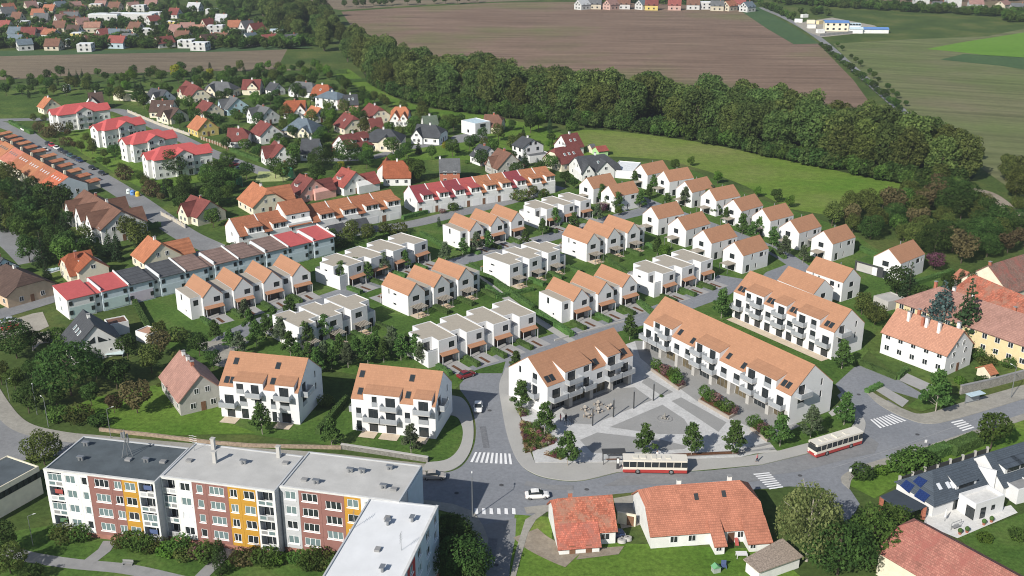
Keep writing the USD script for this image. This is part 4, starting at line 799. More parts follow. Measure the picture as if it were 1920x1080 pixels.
def house(label, ref, sheet, r0, r1, w, he, hr, roof, wall, k=(0, 0), wings=(), dorm=(), chim=((.5, 0),), wins=True, name='family_house', cat='house', frame=None, sky=0, winz=None, group=None, glass=None, ext=0, near=False):
 A, B = at(*px(sheet, *r0), hr)[:2], at(*px(sheet, *r1), hr)[:2]
 if B[0] < A[0]: A, B = B, A; k = (k[1], k[0])
 d = (B - A) / np.linalg.norm(B - A)
 A = A - d * k[0] * w / 2 * .9; B = B + d * (k[1] * w / 2 * .9 + ext)
 L = np.linalg.norm(B - A) - .6; O = (A + B) / 2
 t = thing(name, label, cat, (*O, 0), math.atan2(d[1], d[0]), group)
 R, W = ROOFS.get(roof, roof) if isinstance(roof, str) else roof, WALLS[wall] if isinstance(wall, str) else wall
 fr = frame or FRAME_W
 # walls: one body with its wings
 zk = max(k); mb = MB()
 if k[0] >= .99 and k[1] >= .99: mb.box(-L / 2, -w / 2, 0, L / 2, w / 2, he - .1)
 else:
  mb.exx([p[:2] for p in wall_prof(w, he, hr, min(k[0], .98))][::1], -L / 2, -L / 2 + .5); mb.exx(wall_prof(w, he, hr, min(k[1], .98)), L / 2 - .5, L / 2); mb.box(-L / 2 + .5, -w / 2, 0, L / 2 - .5, w / 2, he - .17)
 mb.build('wall', W, t)
 roof_on(t, L, w, he, hr, k[0], k[1], R)
 FOOT.append(Polygon([O + d * a * (L / 2 + .6) + np.array([-d[1], d[0]]) * b * (w / 2 + .6) for a, b in ((-1, -1), (1, -1), (1, 1), (-1, 1))]))
 if ref: HOUSES.append((ref, O[0], O[1], (L + w) / 4))
 F, Bk, Lf, Rt = Facade((-L / 2, -w / 2), (1, 0)), Facade((L / 2, w / 2), (-1, 0)), Facade((-L / 2, w / 2), (0, -1)), Facade((L / 2, -w / 2), (0, 1))
 blocked = [(x * L, ww) for x, sg, out, ww, *_ in wings if sg < 0]
 if wins:
  nf = 2 if he > 4.4 else 1
  for fl in range(nf):
   z = (winz or .95) + fl * 2.75; n = max(2, int(L / 3.2))
   for i in range(n):
    u = L * (i + .5) / n
    if any(abs(u - L / 2 - bx) < bw / 2 + .7 for bx, bw in blocked): continue
    window(t, F, u, z, 1.25, 1.3, fr, glass, 1)
   for fc in (Lf, Rt):
    for v in (.28, .72): window(t, fc, w * v, z, 1.15, 1.3, fr, glass, 1)
  for fc, kk in ((Lf, k[0]), (Rt, k[1])):
   if hr - he > 2.6 and kk < .6:
    for v in ((.38, .62) if w > 7 else (.5,)): window(t, fc, w * v, he + .5, 1.0, 1.25, fr, glass, 1)
  Rt.map(MB().box(w * .5 - .5, 0, .05, w * .5 + .5, .06, 2.1)).build('door', WOOD, t)
 for i, (x, y) in enumerate(chim):
  zc = hr - (hr - he) / (w / 2) * abs(y * w / 2)
  c = MB().box(x * L - L / 2 - .32, y * w / 2 - .32, zc - .8, x * L - L / 2 + .32, y * w / 2 + .32, hr + .75).build('chimney', PLASTER_W if (i + len(label)) % 3 else BRICKW, t)
  MB().box(x * L - L / 2 - .4, y * w / 2 - .4, hr + .752, x * L - L / 2 + .4, y * w / 2 + .4, hr + .85).build('cap', CONCD, c)
 for x, sg, out, ww, whe, whr in wings:                      # cross gable towards the viewer (sg -1) or away
  xc = x * L; y0 = sg * (w / 2 + out)
  prof = [(xc - ww / 2, 0), (xc + ww / 2, 0), (xc + ww / 2, whe - .17), (xc, whr - .17), (xc - ww / 2, whe - .17)]
  MB().exy(prof, min(y0, 0), max(y0, 0)).build('wing', W, t)
  s = (whr - whe) / (ww / 2); xe = ww / 2 + .35; ze = whr - s * xe
  s1 = (hr - he) / (w / 2); yr = -sg * 0 + sg * max(0, (hr - whr) / s1); ye = sg * max(0.0, (hr - ze) / s1)
  ya = y0 + sg * .3
  m = MB()
  for q in (-1, 1): m.slab([(xc, ya, whr), (xc + q * xe, ya, ze), (xc + q * xe, ye, ze), (xc, yr, whr)], .18)
  m.build('wing_roof', R, t)
  fc = Facade((xc - ww / 2, y0), (1, 0)) if sg < 0 else Facade((xc + ww / 2, y0), (-1, 0))
  if wins:
   if whe > 2.2:
    for v in (.3, .7): window(t, fc, ww * v, .95, 1.1, 1.3, fr, glass, 1)
   if whr - whe > 1.8: window(t, fc, ww * .5, max(whe + .1, 2.9), 1.2, 1.15, fr, glass, 1)
 s1 = (hr - he) / (w / 2)
 for x, sg, dw in dorm:                                      # small shed dormers
  xc = x * L; yf = sg * w * .36; zf = hr - s1 * abs(yf); h = 1.25; yb = sg * max(.2, abs(yf) - (h + .25) / max(s1 - .18, .2))
  p = MB().exx([(yf, zf - .2), (yf, zf + h), (yb, zf + h + .18 * abs(yf - yb)), (yb, zf - .2)][::sg], xc - dw / 2, xc + dw / 2).build('dormer', PLASTER_W, t)
  MB().slab([(xc - dw / 2 - .2, yf + sg * .3, zf + h + .02), (xc + dw / 2 + .2, yf + sg * .3, zf + h + .02), (xc + dw / 2 + .2, yb, zf + h + .18 * abs(yf - yb) + .1), (xc - dw / 2 - .2, yb, zf + h + .18 * abs(yf - yb) + .1)], .14).build('dormer_roof', R, p)
  fc = Facade((xc - dw / 2, yf), (1, 0)) if sg < 0 else Facade((xc + dw / 2, yf), (-1, 0))
  window(t, fc, dw / 2, zf + .15, dw * .7, .95, fr, glass, 1)
 for i in range(sky):
  x = L * (-.28 + .56 * (i + .5) / sky); y = -w * .25; z = hr - s1 * w * .25; c = 1 / math.hypot(1, s1); sn = s1 * c
  P = lambda a, b, o: (x + a, y + b * c - o * sn, z + b * sn + o * c)
  f = MB().slab([P(-.42, -.65, .1), P(.42, -.65, .1), P(.42, .65, .1), P(-.42, .65, .1)], .2).build('skylight', FRAME_W, t)
  MB().slab([P(-.33, -.56, .115), P(.33, -.56, .115), P(.33, .56, .115), P(-.33, .56, .115)], .02).build('pane', GLASSB, f)
 return t, O, d, L

# label, phrase, sheet, ridge ends, width, eave, ridge, roof, wall, options
H = house
H('large maroon roofed cream house with two gables near the upper orchard', 'large maroon house', 'B', (290, 122), (435, 190), 10, 3.4, 8.0, 'm', 'c', wings=[(-.15, -1, .6, 5, 3.2, 6.6)], k=(0, .35))
H('grey hip roofed house with dark wing behind the light blue house', 'grey hip house', 'B', (600, 132), (765, 140), 10.5, 3.2, 7.2, 'g', 'c', k=(.6, .9), wings=[(-.25, -1, 1.2, 5.5, 3.0, 6.4)])
H('maroon roofed house seen broadside with a gabled dormer facing the viewer', 'broadside maroon house', 'B', (930, 110), (1140, 110), 10, 3.2, 7.4, 'm', 'c', wings=[(.1, -1, .3, 5.2, 4.2, 6.8)])
H('small dark roofed white cottage in the back row between trees', 'small dark cottage', 'B', (1240, 138), (1340, 160), 7, 2.8, 6, 'd', 'w')
H('slate grey roofed house in the back row near the grass strip', 'slate back row house', 'B', (1530, 132), (1710, 148), 10, 3.2, 7, 'g', 'w', k=(.4, 1), wings=[(-.25, -1, 1, 5, 3, 6.2)])
H('rust orange half hipped house at the top right of the village', 'rust half hipped house', 'B', (1765, 165), (1890, 172), 10, 3.2, 7.8, 'ru', 'w', k=(.35, .35), sky=1)
H('white two storey house with blue grey hipped roof', 'white hipped house with the blue grey roof', 'C', (330, 62), (430, 74), 10, 5.4, 7.8, 'gb', 'w', k=(1, 1))
H('dark roofed house with a salmon pink gable end', 'house with the pink gable', 'C', (497, 104), (660, 96), 8, 3.8, 7.8, 'd', 'pk', sky=2)
H('light blue gabled house with a white cross gable', 'light blue house', 'B', (790, 292), (880, 322), 11.5, 3.2, 7.8, 'g', 'lb', wings=[(-.3, -1, 1.0, 5, 3.2, 7.0)])
H('grey roofed house with white side wing in the village middle', 'white winged grey house', 'B', (1095, 392), (1235, 430), 10, 3.4, 7.6, 'g', 'w', wings=[(-.25, -1, 1.2, 5.5, 3.2, 7.2)])
H('long rust roofed house with white front gable', 'long rust house', 'B', (1420, 348), (1640, 345), 10, 3.2, 7.6, 'ru', 'w', wings=[(.3, -1, 1, 5.5, 3.2, 6.6)], k=(.3, 0))
H('bright orange roofed white house beside the long rust house', 'bright orange house', 'B', (1700, 402), (1815, 432), 8, 3.2, 6.8, 'o', 'w')
H('orange roofed ochre house close to the street bend', 'ochre house', 'B', (412, 513), (532, 558), 9.5, 3.4, 7.6, 'o', 'oc')
H('maroon hip roofed white bungalow beside the street hedge', 'maroon bungalow by the street', 'B', (760, 657), (925, 655), 11, 3.0, 7.2, 'm', 'w', k=(0, .6), sky=1)
H('maroon roofed white two storey house with a blue balcony', 'white house with the blue balcony', 'B', (1130, 568), (1252, 616), 10.5, 4.0, 8.2, 'm', 'w')
H('blue grey hip roofed house with cream bay', 'blue grey hip house', 'B', (1555, 542), (1650, 548), 12, 3.2, 7.6, 'gb', 'c', k=(1, 1), wings=[(.25, -1, 1.5, 5.5, 3.0, 5.4)])
H('maroon roofed white house with crossing gables beside the ball court', 'maroon cross gabled house', 'B', (1285, 797), (1390, 862), 9.5, 3.4, 7.8, 'm', 'w', wings=[(-.1, -1, 1.6, 6, 3.2, 7.2)])
H('charcoal roofed house with a white gable below the blue grey one', 'charcoal white gable house', 'B', (1590, 778), (1800, 780), 10, 3.2, 7.8, 'd', 'w')
H('charcoal roofed house at the upper left of the village', 'upper charcoal house', 'A', (1700, 205), (1880, 232), 10, 3.2, 7.4, 'd', 'w', wings=[(.2, -1, .6, 5, 3.2, 6.6)])
H('long dark brown roofed cream house beside the village street', 'long dark brown house', 'A', (1700, 345), (1960, 345), 11, 3.2, 7.4, 'br', 'c', sky=2)
H('grey brown roofed house behind a street garden', 'grey brown house', 'B', (40, 402), (215, 436), 9.5, 3.0, 6.8, 'br', 'c', wings=[(.2, -1, 1, 5, 3, 6.2)])
H('maroon brown roofed low house between conifers', 'low maroon house', 'B', (480, 340), (600, 378), 10, 3.0, 7, 'm', 'c')
H('small orange gabled house at the upper left by the garden path', 'small orange gabled house', 'A', (505, 300), (578, 326), 8.5, 3.2, 7.2, 'o', 'c')
H('very dark maroon roofed house behind the first red villa', 'very dark maroon house', 'A', (985, 262), (1150, 250), 11, 3.2, 7.8, 'br', 'w', wings=[(-.35, -1, .6, 5.5, 3.2, 6.6)])
H('maroon roofed cream house with half hipped gable in mid village', 'cream half hipped house', 'C', (510, 300), (620, 340), 11, 3.2, 7.8, 'm', 'c', k=(0, .35), sky=1)
H('maroon roofed cream house near the grass strip', 'maroon house near the grass strip', 'C', (790, 193), (910, 240), 10, 3.4, 7.6, 'm', 'c', k=(0, .35))
H('small brown roofed house with a rounded pale pink gable', 'pale pink gable house', 'C', (805, 368), (930, 356), 8, 3.2, 7, 'm', 'pk', k=(.3, 0))
H('vivid orange roofed white house by the grass strip', 'vivid orange house', 'C', (1085, 238), (1205, 240), 10.5, 3.2, 8, 'o', 'w', k=(.35, .35), wings=[(-.2, -1, 1, 5, 3.2, 6.8), (.3, -1, 1, 4.5, 3.2, 6.4)])
H('sage green roofed house with white front gable', 'green roofed house', 'C', (1385, 343), (1555, 333), 9.5, 3.2, 7.2, 'gn', 'w')
H('charcoal roofed white house with garage beside the cul-de-sac', 'charcoal house by the cul-de-sac', 'C', (1330, 432), (1540, 444), 11.5, 3.2, 7.2, 'd', 'w', wings=[(-.35, -1, .8, 5, 3.2, 6.4)], k=(0, .7))
H('long brown maroon house with two small dormers and white gable', 'long two dormer house', 'C', (450, 562), (738, 512), 11, 3.2, 7.6, 'm', 'w', dorm=[(-.15, -1, 2), (.25, -1, 2)], k=(0, .2))
H('dark hip roofed house with yellow lit bay in mid village', 'dark hip house with the yellow bay', 'C', (880, 488), (1030, 490), 12.5, 4.2, 8, 'd', 'c', k=(1, 1), wings=[(.1, -1, .8, 6, 4.0, 6.4)])
H('brown roofed house beside the flat white cube house', 'brown house beside the cube', 'D', (290, 82), (445, 88), 10.5, 3.2, 7.4, 'b', 'c', k=(0, .5))
H('small charcoal roofed white house with twin dormers', 'small twin dormer house', 'D', (230, 412), (355, 455), 9, 3.2, 7, 'd', 'w', dorm=[(-.2, -1, 1.6), (.15, -1, 1.6)])
H('brown tiled house with big gable behind the red and orange terrace', 'brown gable house behind the terrace', 'D', (440, 460), (592, 522), 11.5, 3.2, 8.4, 'b', 'g', wings=[(-.1, -1, .4, 4, 3.6, 6.6)])
H('tall modern white house with dark roof and walled court', 'tall modern white house', 'D', (716, 325), (842, 366), 10, 5.6, 8.4, 'd', 'pl', frame=FRAME_D)
H('maroon roofed white house at the meadow edge', 'maroon house at the meadow edge', 'D', (1150, 316), (1335, 287), 9.5, 3.4, 8.0, 'm', 'w', sky=2)
H('large maroon roofed cream house with half hipped gable near the meadow', 'large cream house near the meadow', 'D', (1085, 462), (1335, 420), 11.5, 3.4, 8.2, 'm', 'c', k=(.3, 0), sky=3)
H('pale green hut with red roof at the meadow edge', 'pale green hut', 'D', (1535, 446), (1655, 432), 5, 2.4, 3.8, 'r', 'gn', wins=False, chim=(), name='garden_hut', cat='hut')
H('small cream hut with grey roof beside the pale green one', 'small cream hut', 'D', (1470, 420), (1525, 414), 4.5, 2.2, 3.6, 'g', 'c', wins=False, chim=(), name='garden_hut', cat='hut')
H('big charcoal roofed house with a dark gable in front of the huts', 'big charcoal house', 'D', (1345, 555), (1640, 530), 13, 3.4, 7.8, 'd', 'w', wings=[(.1, -1, .5, 7, 3.4, 6.8), (-.38, -1, 1.2, 5, 3.2, 6.6)], k=(.2, .7), sky=1)
H('grey roofed house with red brick gable and brick chimney', 'red brick gable house', 'C', (1575, 822), (1815, 818), 11.5, 4.8, 8.4, 'g', 'bk', chim=((.02, 0),))
H('orange roofed white house with broad arched gable below the ball court', 'ball court orange house', 'F', (1045, 420), (1205, 505), 12, 3.2, 8.0, 'o', 'c', wings=[(.1, 1, 3.5, 8, 3.2, 7.4)], k=(0, .3))
H('maroon roofed pinkish house with white dormer', 'pinkish maroon house', 'F', (1570, 330), (1722, 388), 10.5, 3.2, 7.8, 'm', 'pk', dorm=[(-.1, -1, 2)], wings=[(.25, 1, 3, 6.5, 3, 6.4)])
H('maroon roofed house half hidden by dark trees beside the straight street', 'maroon house in dark trees', 'F', (345, 567), (570, 640), 10.5, 3.2, 7.4, 'm', 'c', wings=[(-.1, -1, 1.2, 5.5, 3.2, 6.8)])
H('crimson roofed white house with dormer above the orange terrace', 'crimson dormer house', 'G', (365, 75), (528, 132), 10.5, 3.4, 8.0, 'r', 'w', dorm=[(-.12, -1, 2.4)], wings=[(.3, 1, 3.5, 6.5, 3, 6.4)])
H('rust orange hipped house with white gable between green trees', 'rust hipped house', 'C', (945, 848), (1175, 845), 11, 3.2, 8.0, 'ru', 'w', k=(0, .6), wings=[(-.42, 1, 2, 7, 3.2, 7.6)])
H('orange and rust roofed house with a tall white chimney', 'orange house with the tall chimney', 'M', (770, 212), (1020, 165), 10.5, 3.2, 7.6, 'ru', 'c', k=(.4, 0), wings=[(.28, -1, 2.2, 8, 4.4, 7.4)], chim=((.42, -.25),), sky=1)
H('orange roofed house with dark solar panels beside the street end', 'orange solar house', '4', (832, 242), (908, 288), 11, 3.2, 7.6, 'o', 'c', wings=[(.1, 1, 4, 7, 3, 6.4)])
H('very dark brown tiled house at the left edge', 'dark brown left edge house', 'M', (60, 325), (255, 415), 13, 3.4, 7.6, 'br', 't', k=(.5, .6))
t, O, d, L = H('charcoal roofed white house with a triangular gable window', 'charcoal triangular window house', 'N', (932, 55), (1062, 240), 11.5, 3.2, 8.6, 'd', 'w', sky=3, wins=False)
fc = Facade((L / 2, -5.75), (0, 1))
for u0, u1, u2, h in ((3.3, 5.4, 5.4, 1.5), (6.1, 8.2, 6.1, 1.5), (2.6, 3.1, 3.1, .5), (8.4, 8.9, 8.4, .5)):
 p = [(u0, 4.2), (u1, 4.2), (u2, 4.2 + h)]; fc.map(MB().add([[u, dd, z] for dd in (0, .06) for u, z in p], [[0, 1, 2], [3, 5, 4], [0, 3, 4], [0, 4, 1], [1, 4, 5], [1, 5, 2], [2, 5, 3], [2, 3, 0]])).build('gable_window', GLASS, t)
fc.map(MB().box(3.2, 0, .05, 6.2, .06, 2.5)).build('garage_door', CONCD, t); window(t, fc, 8.6, 1.6, .6, .6, FRAME_W, GLASS, 0)
H('long old house with pink tiles, three chimneys and grey gable', 'old pink tiled house', 'O', (222, 572), (455, 852), 9.6, 3.6, 8.4, 'pk', 'g', chim=((.18, 0), (.4, 0), (.62, 0)))
H('white plastered tenement house with salmon roof and four chimneys', 'white house with the salmon roof', 'L', (495, 42), (1250, 298), 10.5, 5.6, 10.0, 'po', 'pl', chim=((.24, -.3), (.46, -.3), (.52, -.3), (.72, -.35), (.27, .3), (.88, .3)), winz=1.3, frame=FRAME_W)
H('long yellow manor building with pink tiled roof and chimneys', 'long yellow manor building', 'K', (975, 642), (1905, 945), 15, 5.8, 9.8, 'pk', 'y', k=(1, 0), chim=((.12, .06), (.24, .06), (.36, .06), (.62, .06), (.8, .06)), winz=1.2, ext=14, name='manor_building', cat='manor')
H('old barn with brown tiled roof and pale gable', 'old brown barn', 'K', (1517, 402), (1920, 276), 14, 3.4, 9.0, 'oldb', 'c', chim=((.02, 0),), wins=False, ext=12, name='barn', cat='barn')
H('low farm shed with weathered pink roof between barn and manor', 'low weathered farm shed', 'K', (1345, 500), (1925, 745), 13, 2.8, 6.4, 'old', 'c', chim=(), wins=False, ext=6, name='farm_shed', cat='shed')
H('small hut with an orange red roof beside the purple bush', 'small orange red hut', 'K', (1200, 440), (1305, 480), 5.5, 2.4, 4.2, 'op', 'c', chim=(), wins=False, name='garden_hut', cat='hut')
H('tiny garden shed with orange roof beside the manor drive', 'tiny orange garden shed', 'L', (1470, 690), (1560, 668), 3.6, 2.0, 3.2, 'o', 'c', chim=(), wins=False, name='garden_hut', cat='hut')
H('old cottage with blotchy weathered red tiles at the roadside', 'cottage with blotchy tiles', 'W', (165, 325), (770, 283), 9.0, 2.9, 6.6, 'old', 'w', k=(.3, 0), chim=((.3, .1),), wins=False, name='cottage', cat='house')
H('old long farmhouse with bright orange tiled roof at the roadside', 'long orange farmhouse', '', (1231, 911), (1387, 900), 12.5, 2.9, 8.0, 'op', 'w', k=(.45, .5), chim=((.32, .05), (.78, .05)), wins=False, name='farmhouse', cat='house')
H('long barn with faded pink roof and cream wall at the lower right', 'faded pink barn', '9', (1318, 768), (1890, 1080), 12.5, 4.6, 8.6, 'barn', 'c', chim=(), wins=False, ext=10, k=(.35, 0), name='barn', cat='barn')
H('teal walled house cut off by the left edge', 'teal left edge house', 'M', (-60, 225), (40, 262), 8, 3.2, 6.5, 'd', 'lb', k=(0, 0))
for q, a, b in (('left', (200, 740), (380, 700)), ('right', (430, 680), (640, 645))):
 H(f'low dark roofed garage with white gable before the orange terrace, {q} one of two', f'{q} dark garage', 'G', a, b, 7.0, 2.4, 4.4, 'd', 'w', chim=(), wins=False, name='garage', cat='garage')


# flat roofed houses, given by their roof corners (front-left, front-right, back-right, back-left)
def flat(label, ref, sheet, pts, h, roofm, wallm, name='flat_roofed_house', cat='house', par=.25, wins=(), group=None):
 P = [at(*px(sheet, *p), h)[:2] for p in pts]; d = P[1] - P[0]; L = np.linalg.norm(d); d /= L; n = np.array([-d[1], d[0]]); W = float(np.mean([(P[2] - P[1]) @ n, (P[3] - P[0]) @ n]))
 t = thing(name, label, cat, (*P[0], 0), math.atan2(d[1], d[0]), group)
 s = cube(0, 0, 0, L, W, h) - cube(.22, .22, h - par, L - .22, W - .22, h + 1)
 build_solid(t, 'wall', s, wallm)
 MB().box(.22, .22, h - par - .02, L - .22, W - .22, h - par + .04).build('flat_roof', roofm, t)
 F, R = Facade((0, 0), (1, 0)), Facade((L, 0), (0, 1)); Lf = Facade((0, W), (0, -1))
 for f, u, z, w, hh, k in wins: window(t, {'f': F, 'r': R, 'l': Lf}[f], u * (L if f == 'f' else W), z, w, hh, FRAME_D, GLASS, k)
 FOOT.append(Polygon([P[0], P[0] + d * L, P[0] + d * L + n * W, P[0] + n * W]).buffer(.6))
 if ref: HOUSES.append((ref, *(P[0] + d * L / 2 + n * W / 2), (L + W) / 4))
 return t, L, W
flat('white cube house with pale blue grey roof by the cul-de-sac', 'white cube house', 'D', [(28, 152), (186, 192), (305, 150), (140, 108)], 5.6, ROOFS['lb'], PLASTER, wins=[('f', .5, 1, 1.2, 1.3, 1), ('r', .5, 3.6, 3, 1.4, 2), ('r', .3, .8, 1.5, 1.6, 1)])
flat('low pale garage house with planted roof in the upper village', 'low planted roof house', 'A', [(1268, 268), (1590, 285), (1575, 250), (1305, 232)], 3.6, GARDEN, CREAM, wins=[('f', .3, .8, 1.4, 1.3, 1), ('f', .7, .8, 1.4, 1.3, 1)])
flat('tiny white box house at the edge of the brown field', 'tiny white box house', 'A', [(698, 180), (745, 182), (800, 172), (745, 165)], 3.2, ROOFS['w'], PLASTER)
flat('brown roofed low annex behind the charcoal house', 'brown roofed annex', 'N', [(1215, 235), (1445, 190), (1385, 128), (1160, 175)], 3.2, ROOFS['b'], PLASTER_W)
flat('low flat building with salmon roof terrace beside the estate lawn', 'salmon roof terrace', 'N', [(1520, 300), (1680, 345), (1735, 310), (1640, 185)], 2.6, mat('salmon_terrace', (.42, .25, .17), var=.08), PLASTER_W, cat='shed')
flat('flat school hall with dark roof and window band at the left edge', 'flat hall at the left edge', '7', [(-220, 700), (218, 462), (-10, 428), (-420, 640)], 5.6, BITUMEN, CREAM, name='school_hall', cat='hall', wins=[('f', .04 + .085 * k, 3.4, 2.2, 1.2, 1) for k in range(12)])
flat('low modern court wing with white walls beside the tall modern house', 'white court wing', 'D', [(800, 560), (1040, 530), (1000, 470), (770, 500)], 2.8, ROOFS['g'], PLASTER, wins=[])
flat('grey concrete yard deck behind the rear apartment block', '', 'K', [(230, 745), (395, 815), (500, 735), (330, 660)], 2.6, CONC, CONC, name='concrete_deck', cat='deck')
flat('white flat pavilion among the upper meadow houses', '', 'I', [(510, 230), (760, 250), (900, 130), (640, 150)], 3.0, ROOFS['w'], PLASTER, name='pavilion', cat='pavilion')

# four red roofed villas
def villa(label, ref, sheet, r0, r1, w, he, hr):
 A, B = at(*px(sheet, *r0), hr)[:2], at(*px(sheet, *r1), hr)[:2]; d = (B - A) / np.linalg.norm(B - A); A = A - d * 4.2; B = B + d * 4.2
 L = np.linalg.norm(B - A); O = (A + B) / 2
 t = thing('red_roofed_villa', label, 'villa', (*O, 0), math.atan2(d[1], d[0]), None)
 W, R = PLASTER_W, ROOFS['pm']
 MB().box(-L / 2, -w / 2, 0, L / 2, w / 2, he - .12).exy([(-3.4, 0), (3.4, 0), (3.4, he + .4), (0, hr - .9), (-3.4, he + .4)], -w / 2 - .9, 0).exx([(-3.0, 0), (3.0, 0), (3.0, he - .3), (0, he + 1.6), (-3.0, he - .3)], -L / 2 - 1.4, 0).exx([(-3.0, 0), (3.0, 0), (3.0, he - .3), (0, he + 1.6), (-3.0, he - .3)], 0, L / 2 + 1.2).build('wall', W, t)
 roof_on(t, L, w, he, hr, 1, 1, R, ov=.5)
 m = MB(); s1 = (hr - he) / (w / 2)
 for q in (-1, 1):
  m.slab([(0, -w / 2 - 1.3, hr - .7), (q * 3.9, -w / 2 - 1.3, he + .25), (q * 3.9, -w / 2 + .6, he + .25), (0, -.2, hr - .7)], .16)
 m.build('front_gable_roof', R, t)
 for sg, xe in ((-1, -L / 2 - 1.8), (1, L / 2 + 1.6)):
  m = MB()
  for q in (-1, 1): m.slab([(xe, 0, he + 1.85), (xe, q * 3.5, he - .4), (sg * (L / 2 - 2.0), q * 3.5, he - .4), (sg * (L / 2 - 4.0), 0, he + 1.85)], .16)
  m.build('side_gable_roof', R, t)
 F, Lf, Rt = Facade((-L / 2, -w / 2), (1, 0)), Facade((-L / 2 - 1.4, 3), (0, -1)), Facade((L / 2 + 1.2, -3), (0, 1)); GF = Facade((-3.4, -w / 2 - .9), (1, 0)); LW = Facade((-L / 2, w / 2), (0, -1))
 for fl in range(3):
  z = .9 + fl * 2.65
  for u in (.09, .2, .3, .72, .82, .92):
   if z + 1.4 < he: window(t, F, u * L, z, 1.1, 1.35, FRAME_W, GLASS, 1)
  for u in (1.4, 5.4):
   window(t, GF, u, z - .6, 1.6, 2.1, FRAME_W, GLASS, 1)
   if fl: balcony(t, GF, u, z - .65, 2.6, .9)
  for f in (Lf, Rt): window(t, f, 3.0, z, 1.2, 1.4, FRAME_W, GLASS, 1)
  if z + 1.4 < he:
   for u in (.12, .88): window(t, LW, u * w, z, 1.0, 1.35, FRAME_W, GLASS, 1)
 FOOT.append(Polygon([O + d * a * (L / 2 + 2) + np.array([-d[1], d[0]]) * b * (w / 2 + 1) for a, b in ((-1, -1), (1, -1), (1, 1), (-1, 1))]))
 HOUSES.append((ref, O[0], O[1], 9))
villa('white villa with bright red metal roof, farthest of four beside the street', 'farthest red roofed villa', 'A', (700, 400), (1060, 358), 12.5, 7.6, 10.6)
villa('white villa with bright red metal roof, second of four from the back', 'second red roofed villa', '1', (592, 672), (720, 650), 11.5, 7.6, 10.6)
villa('white villa with bright red metal roof, third of four from the back', 'third red roofed villa', '1', (760, 745), (895, 723), 11.5, 7.6, 10.6)
villa('white villa with bright red metal roof, nearest of four with a dark tree before it', 'nearest red roofed villa', '1', (890, 825), (1090, 797), 12.5, 7.6, 10.8)

# ------------------------------------------------------------------ old terraces, house by house
def long_terrace():
 """white low terrace with red, grey and brown single slope roofs, ten houses with stair gaps between pairs"""
 he = 5.5; A, B = at(*px('4', 375, 605), he)[:2], at(*px('4', 1878, 247), he)[:2]; d = (B - A); L = np.linalg.norm(d); d /= L; rz = math.atan2(d[1], d[0]); n = np.array([-d[1], d[0]])
 cols = ['pm', 'pm', 'g', 'g', 'tb', 'tb', 'tb', 'tb', 'pm', 'pm']; words = ['red', 'red', 'dark grey', 'dark grey', 'dusty brown', 'dusty brown', 'dusty brown', 'dusty brown', 'red', 'red']
 TB = tiles('dusty_brown_tiles', (.20, .135, .115)); SG = tiles('dark_slate_tiles', (.075, .078, .085)); D = 9.5
 walls = [mat('mint_plaster', (.42, .52, .50), var=.06), mat('mint_plaster', (0, 0, 0)), mat('lilac_plaster', (.46, .42, .47), var=.06), mat('pale_blue_terrace_plaster', (.46, .53, .57), var=.06)]
 W = L / 10
 for i in range(10):
  gap = 1.9; x0 = i * W + (gap / 2 if i % 2 else 0); w = W - gap / 2
  O = A + d * x0; wm = walls[1 if i < 2 else 2 if i == 2 else 3]
  t = thing('low_terraced_house', f'terraced house with {words[i]} roof, {ORD[i]} from left in the long low terrace', 'house', (*O, 0), rz, 'long low terrace')
  HOUSES.append((f'{ORD[i]} house of the long low terrace', *(O + d * w / 2 + n * 5), 5)) if i % 3 == 0 else None
  up = 1.1
  MB().exx([(0, 0), (D, 0), (D, he + up - .2), (0, he - .12)], 0, w).build('wall', walls[3] if i else PLASTER_W, t)
  MB().box(.3, -.05, .3, w - .3, -.003, 3.1).build('coloured_panel', wm, t)
  MB().slab([(-.1, -.35, he - .02), (w + .1, -.35, he - .02), (w + .1, D, he + up), (-.1, D, he + up)], .16).build('roof', {'pm': ROOFS['pm'], 'g': SG, 'tb': TB}[cols[i]], t)
  if i % 2: MB().exx([(-.4, he - .3), (D + .1, he + up - .2), (D + .1, he + up + .45), (-.4, he + .4)], w, w + .28).build('parapet', PLASTER, t)
  F, Lf = Facade((0, 0), (1, 0)), Facade((0, D), (0, -1))
  for u, z in ((.12, 3.6), (.88, 3.6), (.1, 1.2), (.9, 1.2)): window(t, F, u * w, z, .9, 1.1, FRAME_D, GLASS, 0, d=.0 if z > 3 else .055)
  if i == 0:
   for u, z in ((4.5, 3.5), (4.5, 1.0)): window(t, Lf, u, z, 1.0, 1.3, FRAME_W, GLASSB, 1)
  if i % 2 == 0:
   MB().exx([(.6, 0), (D - 1, 0), (D - 1, he + .1), (.6, he - .5)], w, w + gap).build('stair_link', PLASTER_W, t)
   MB().slab([(w + .02, .4, he - .42), (w + gap - .02, .4, he - .42), (w + gap - .02, D - 1, he + .3), (w + .02, D - 1, he + .3)], .12).build('link_roof', {'pm': ROOFS['pm'], 'g': SG, 'tb': TB}[cols[i]], t)
   f2 = Facade((w, .6), (1, 0))
   for z in (3.9, 1.6): window(t, f2, gap / 2, z, .8, .8, FRAME_D, GLASS, 0)
   MB().exx([(.1, he + .05), (D - 1, he + .75), (D - 1, he + 1.3), (.1, he + .75)], w + gap - .26, w + gap).build('parapet', PLASTER, t)
 FOOT.append(Polygon([A, B, B + n * D, A + n * D]).buffer(.6))
long_terrace()
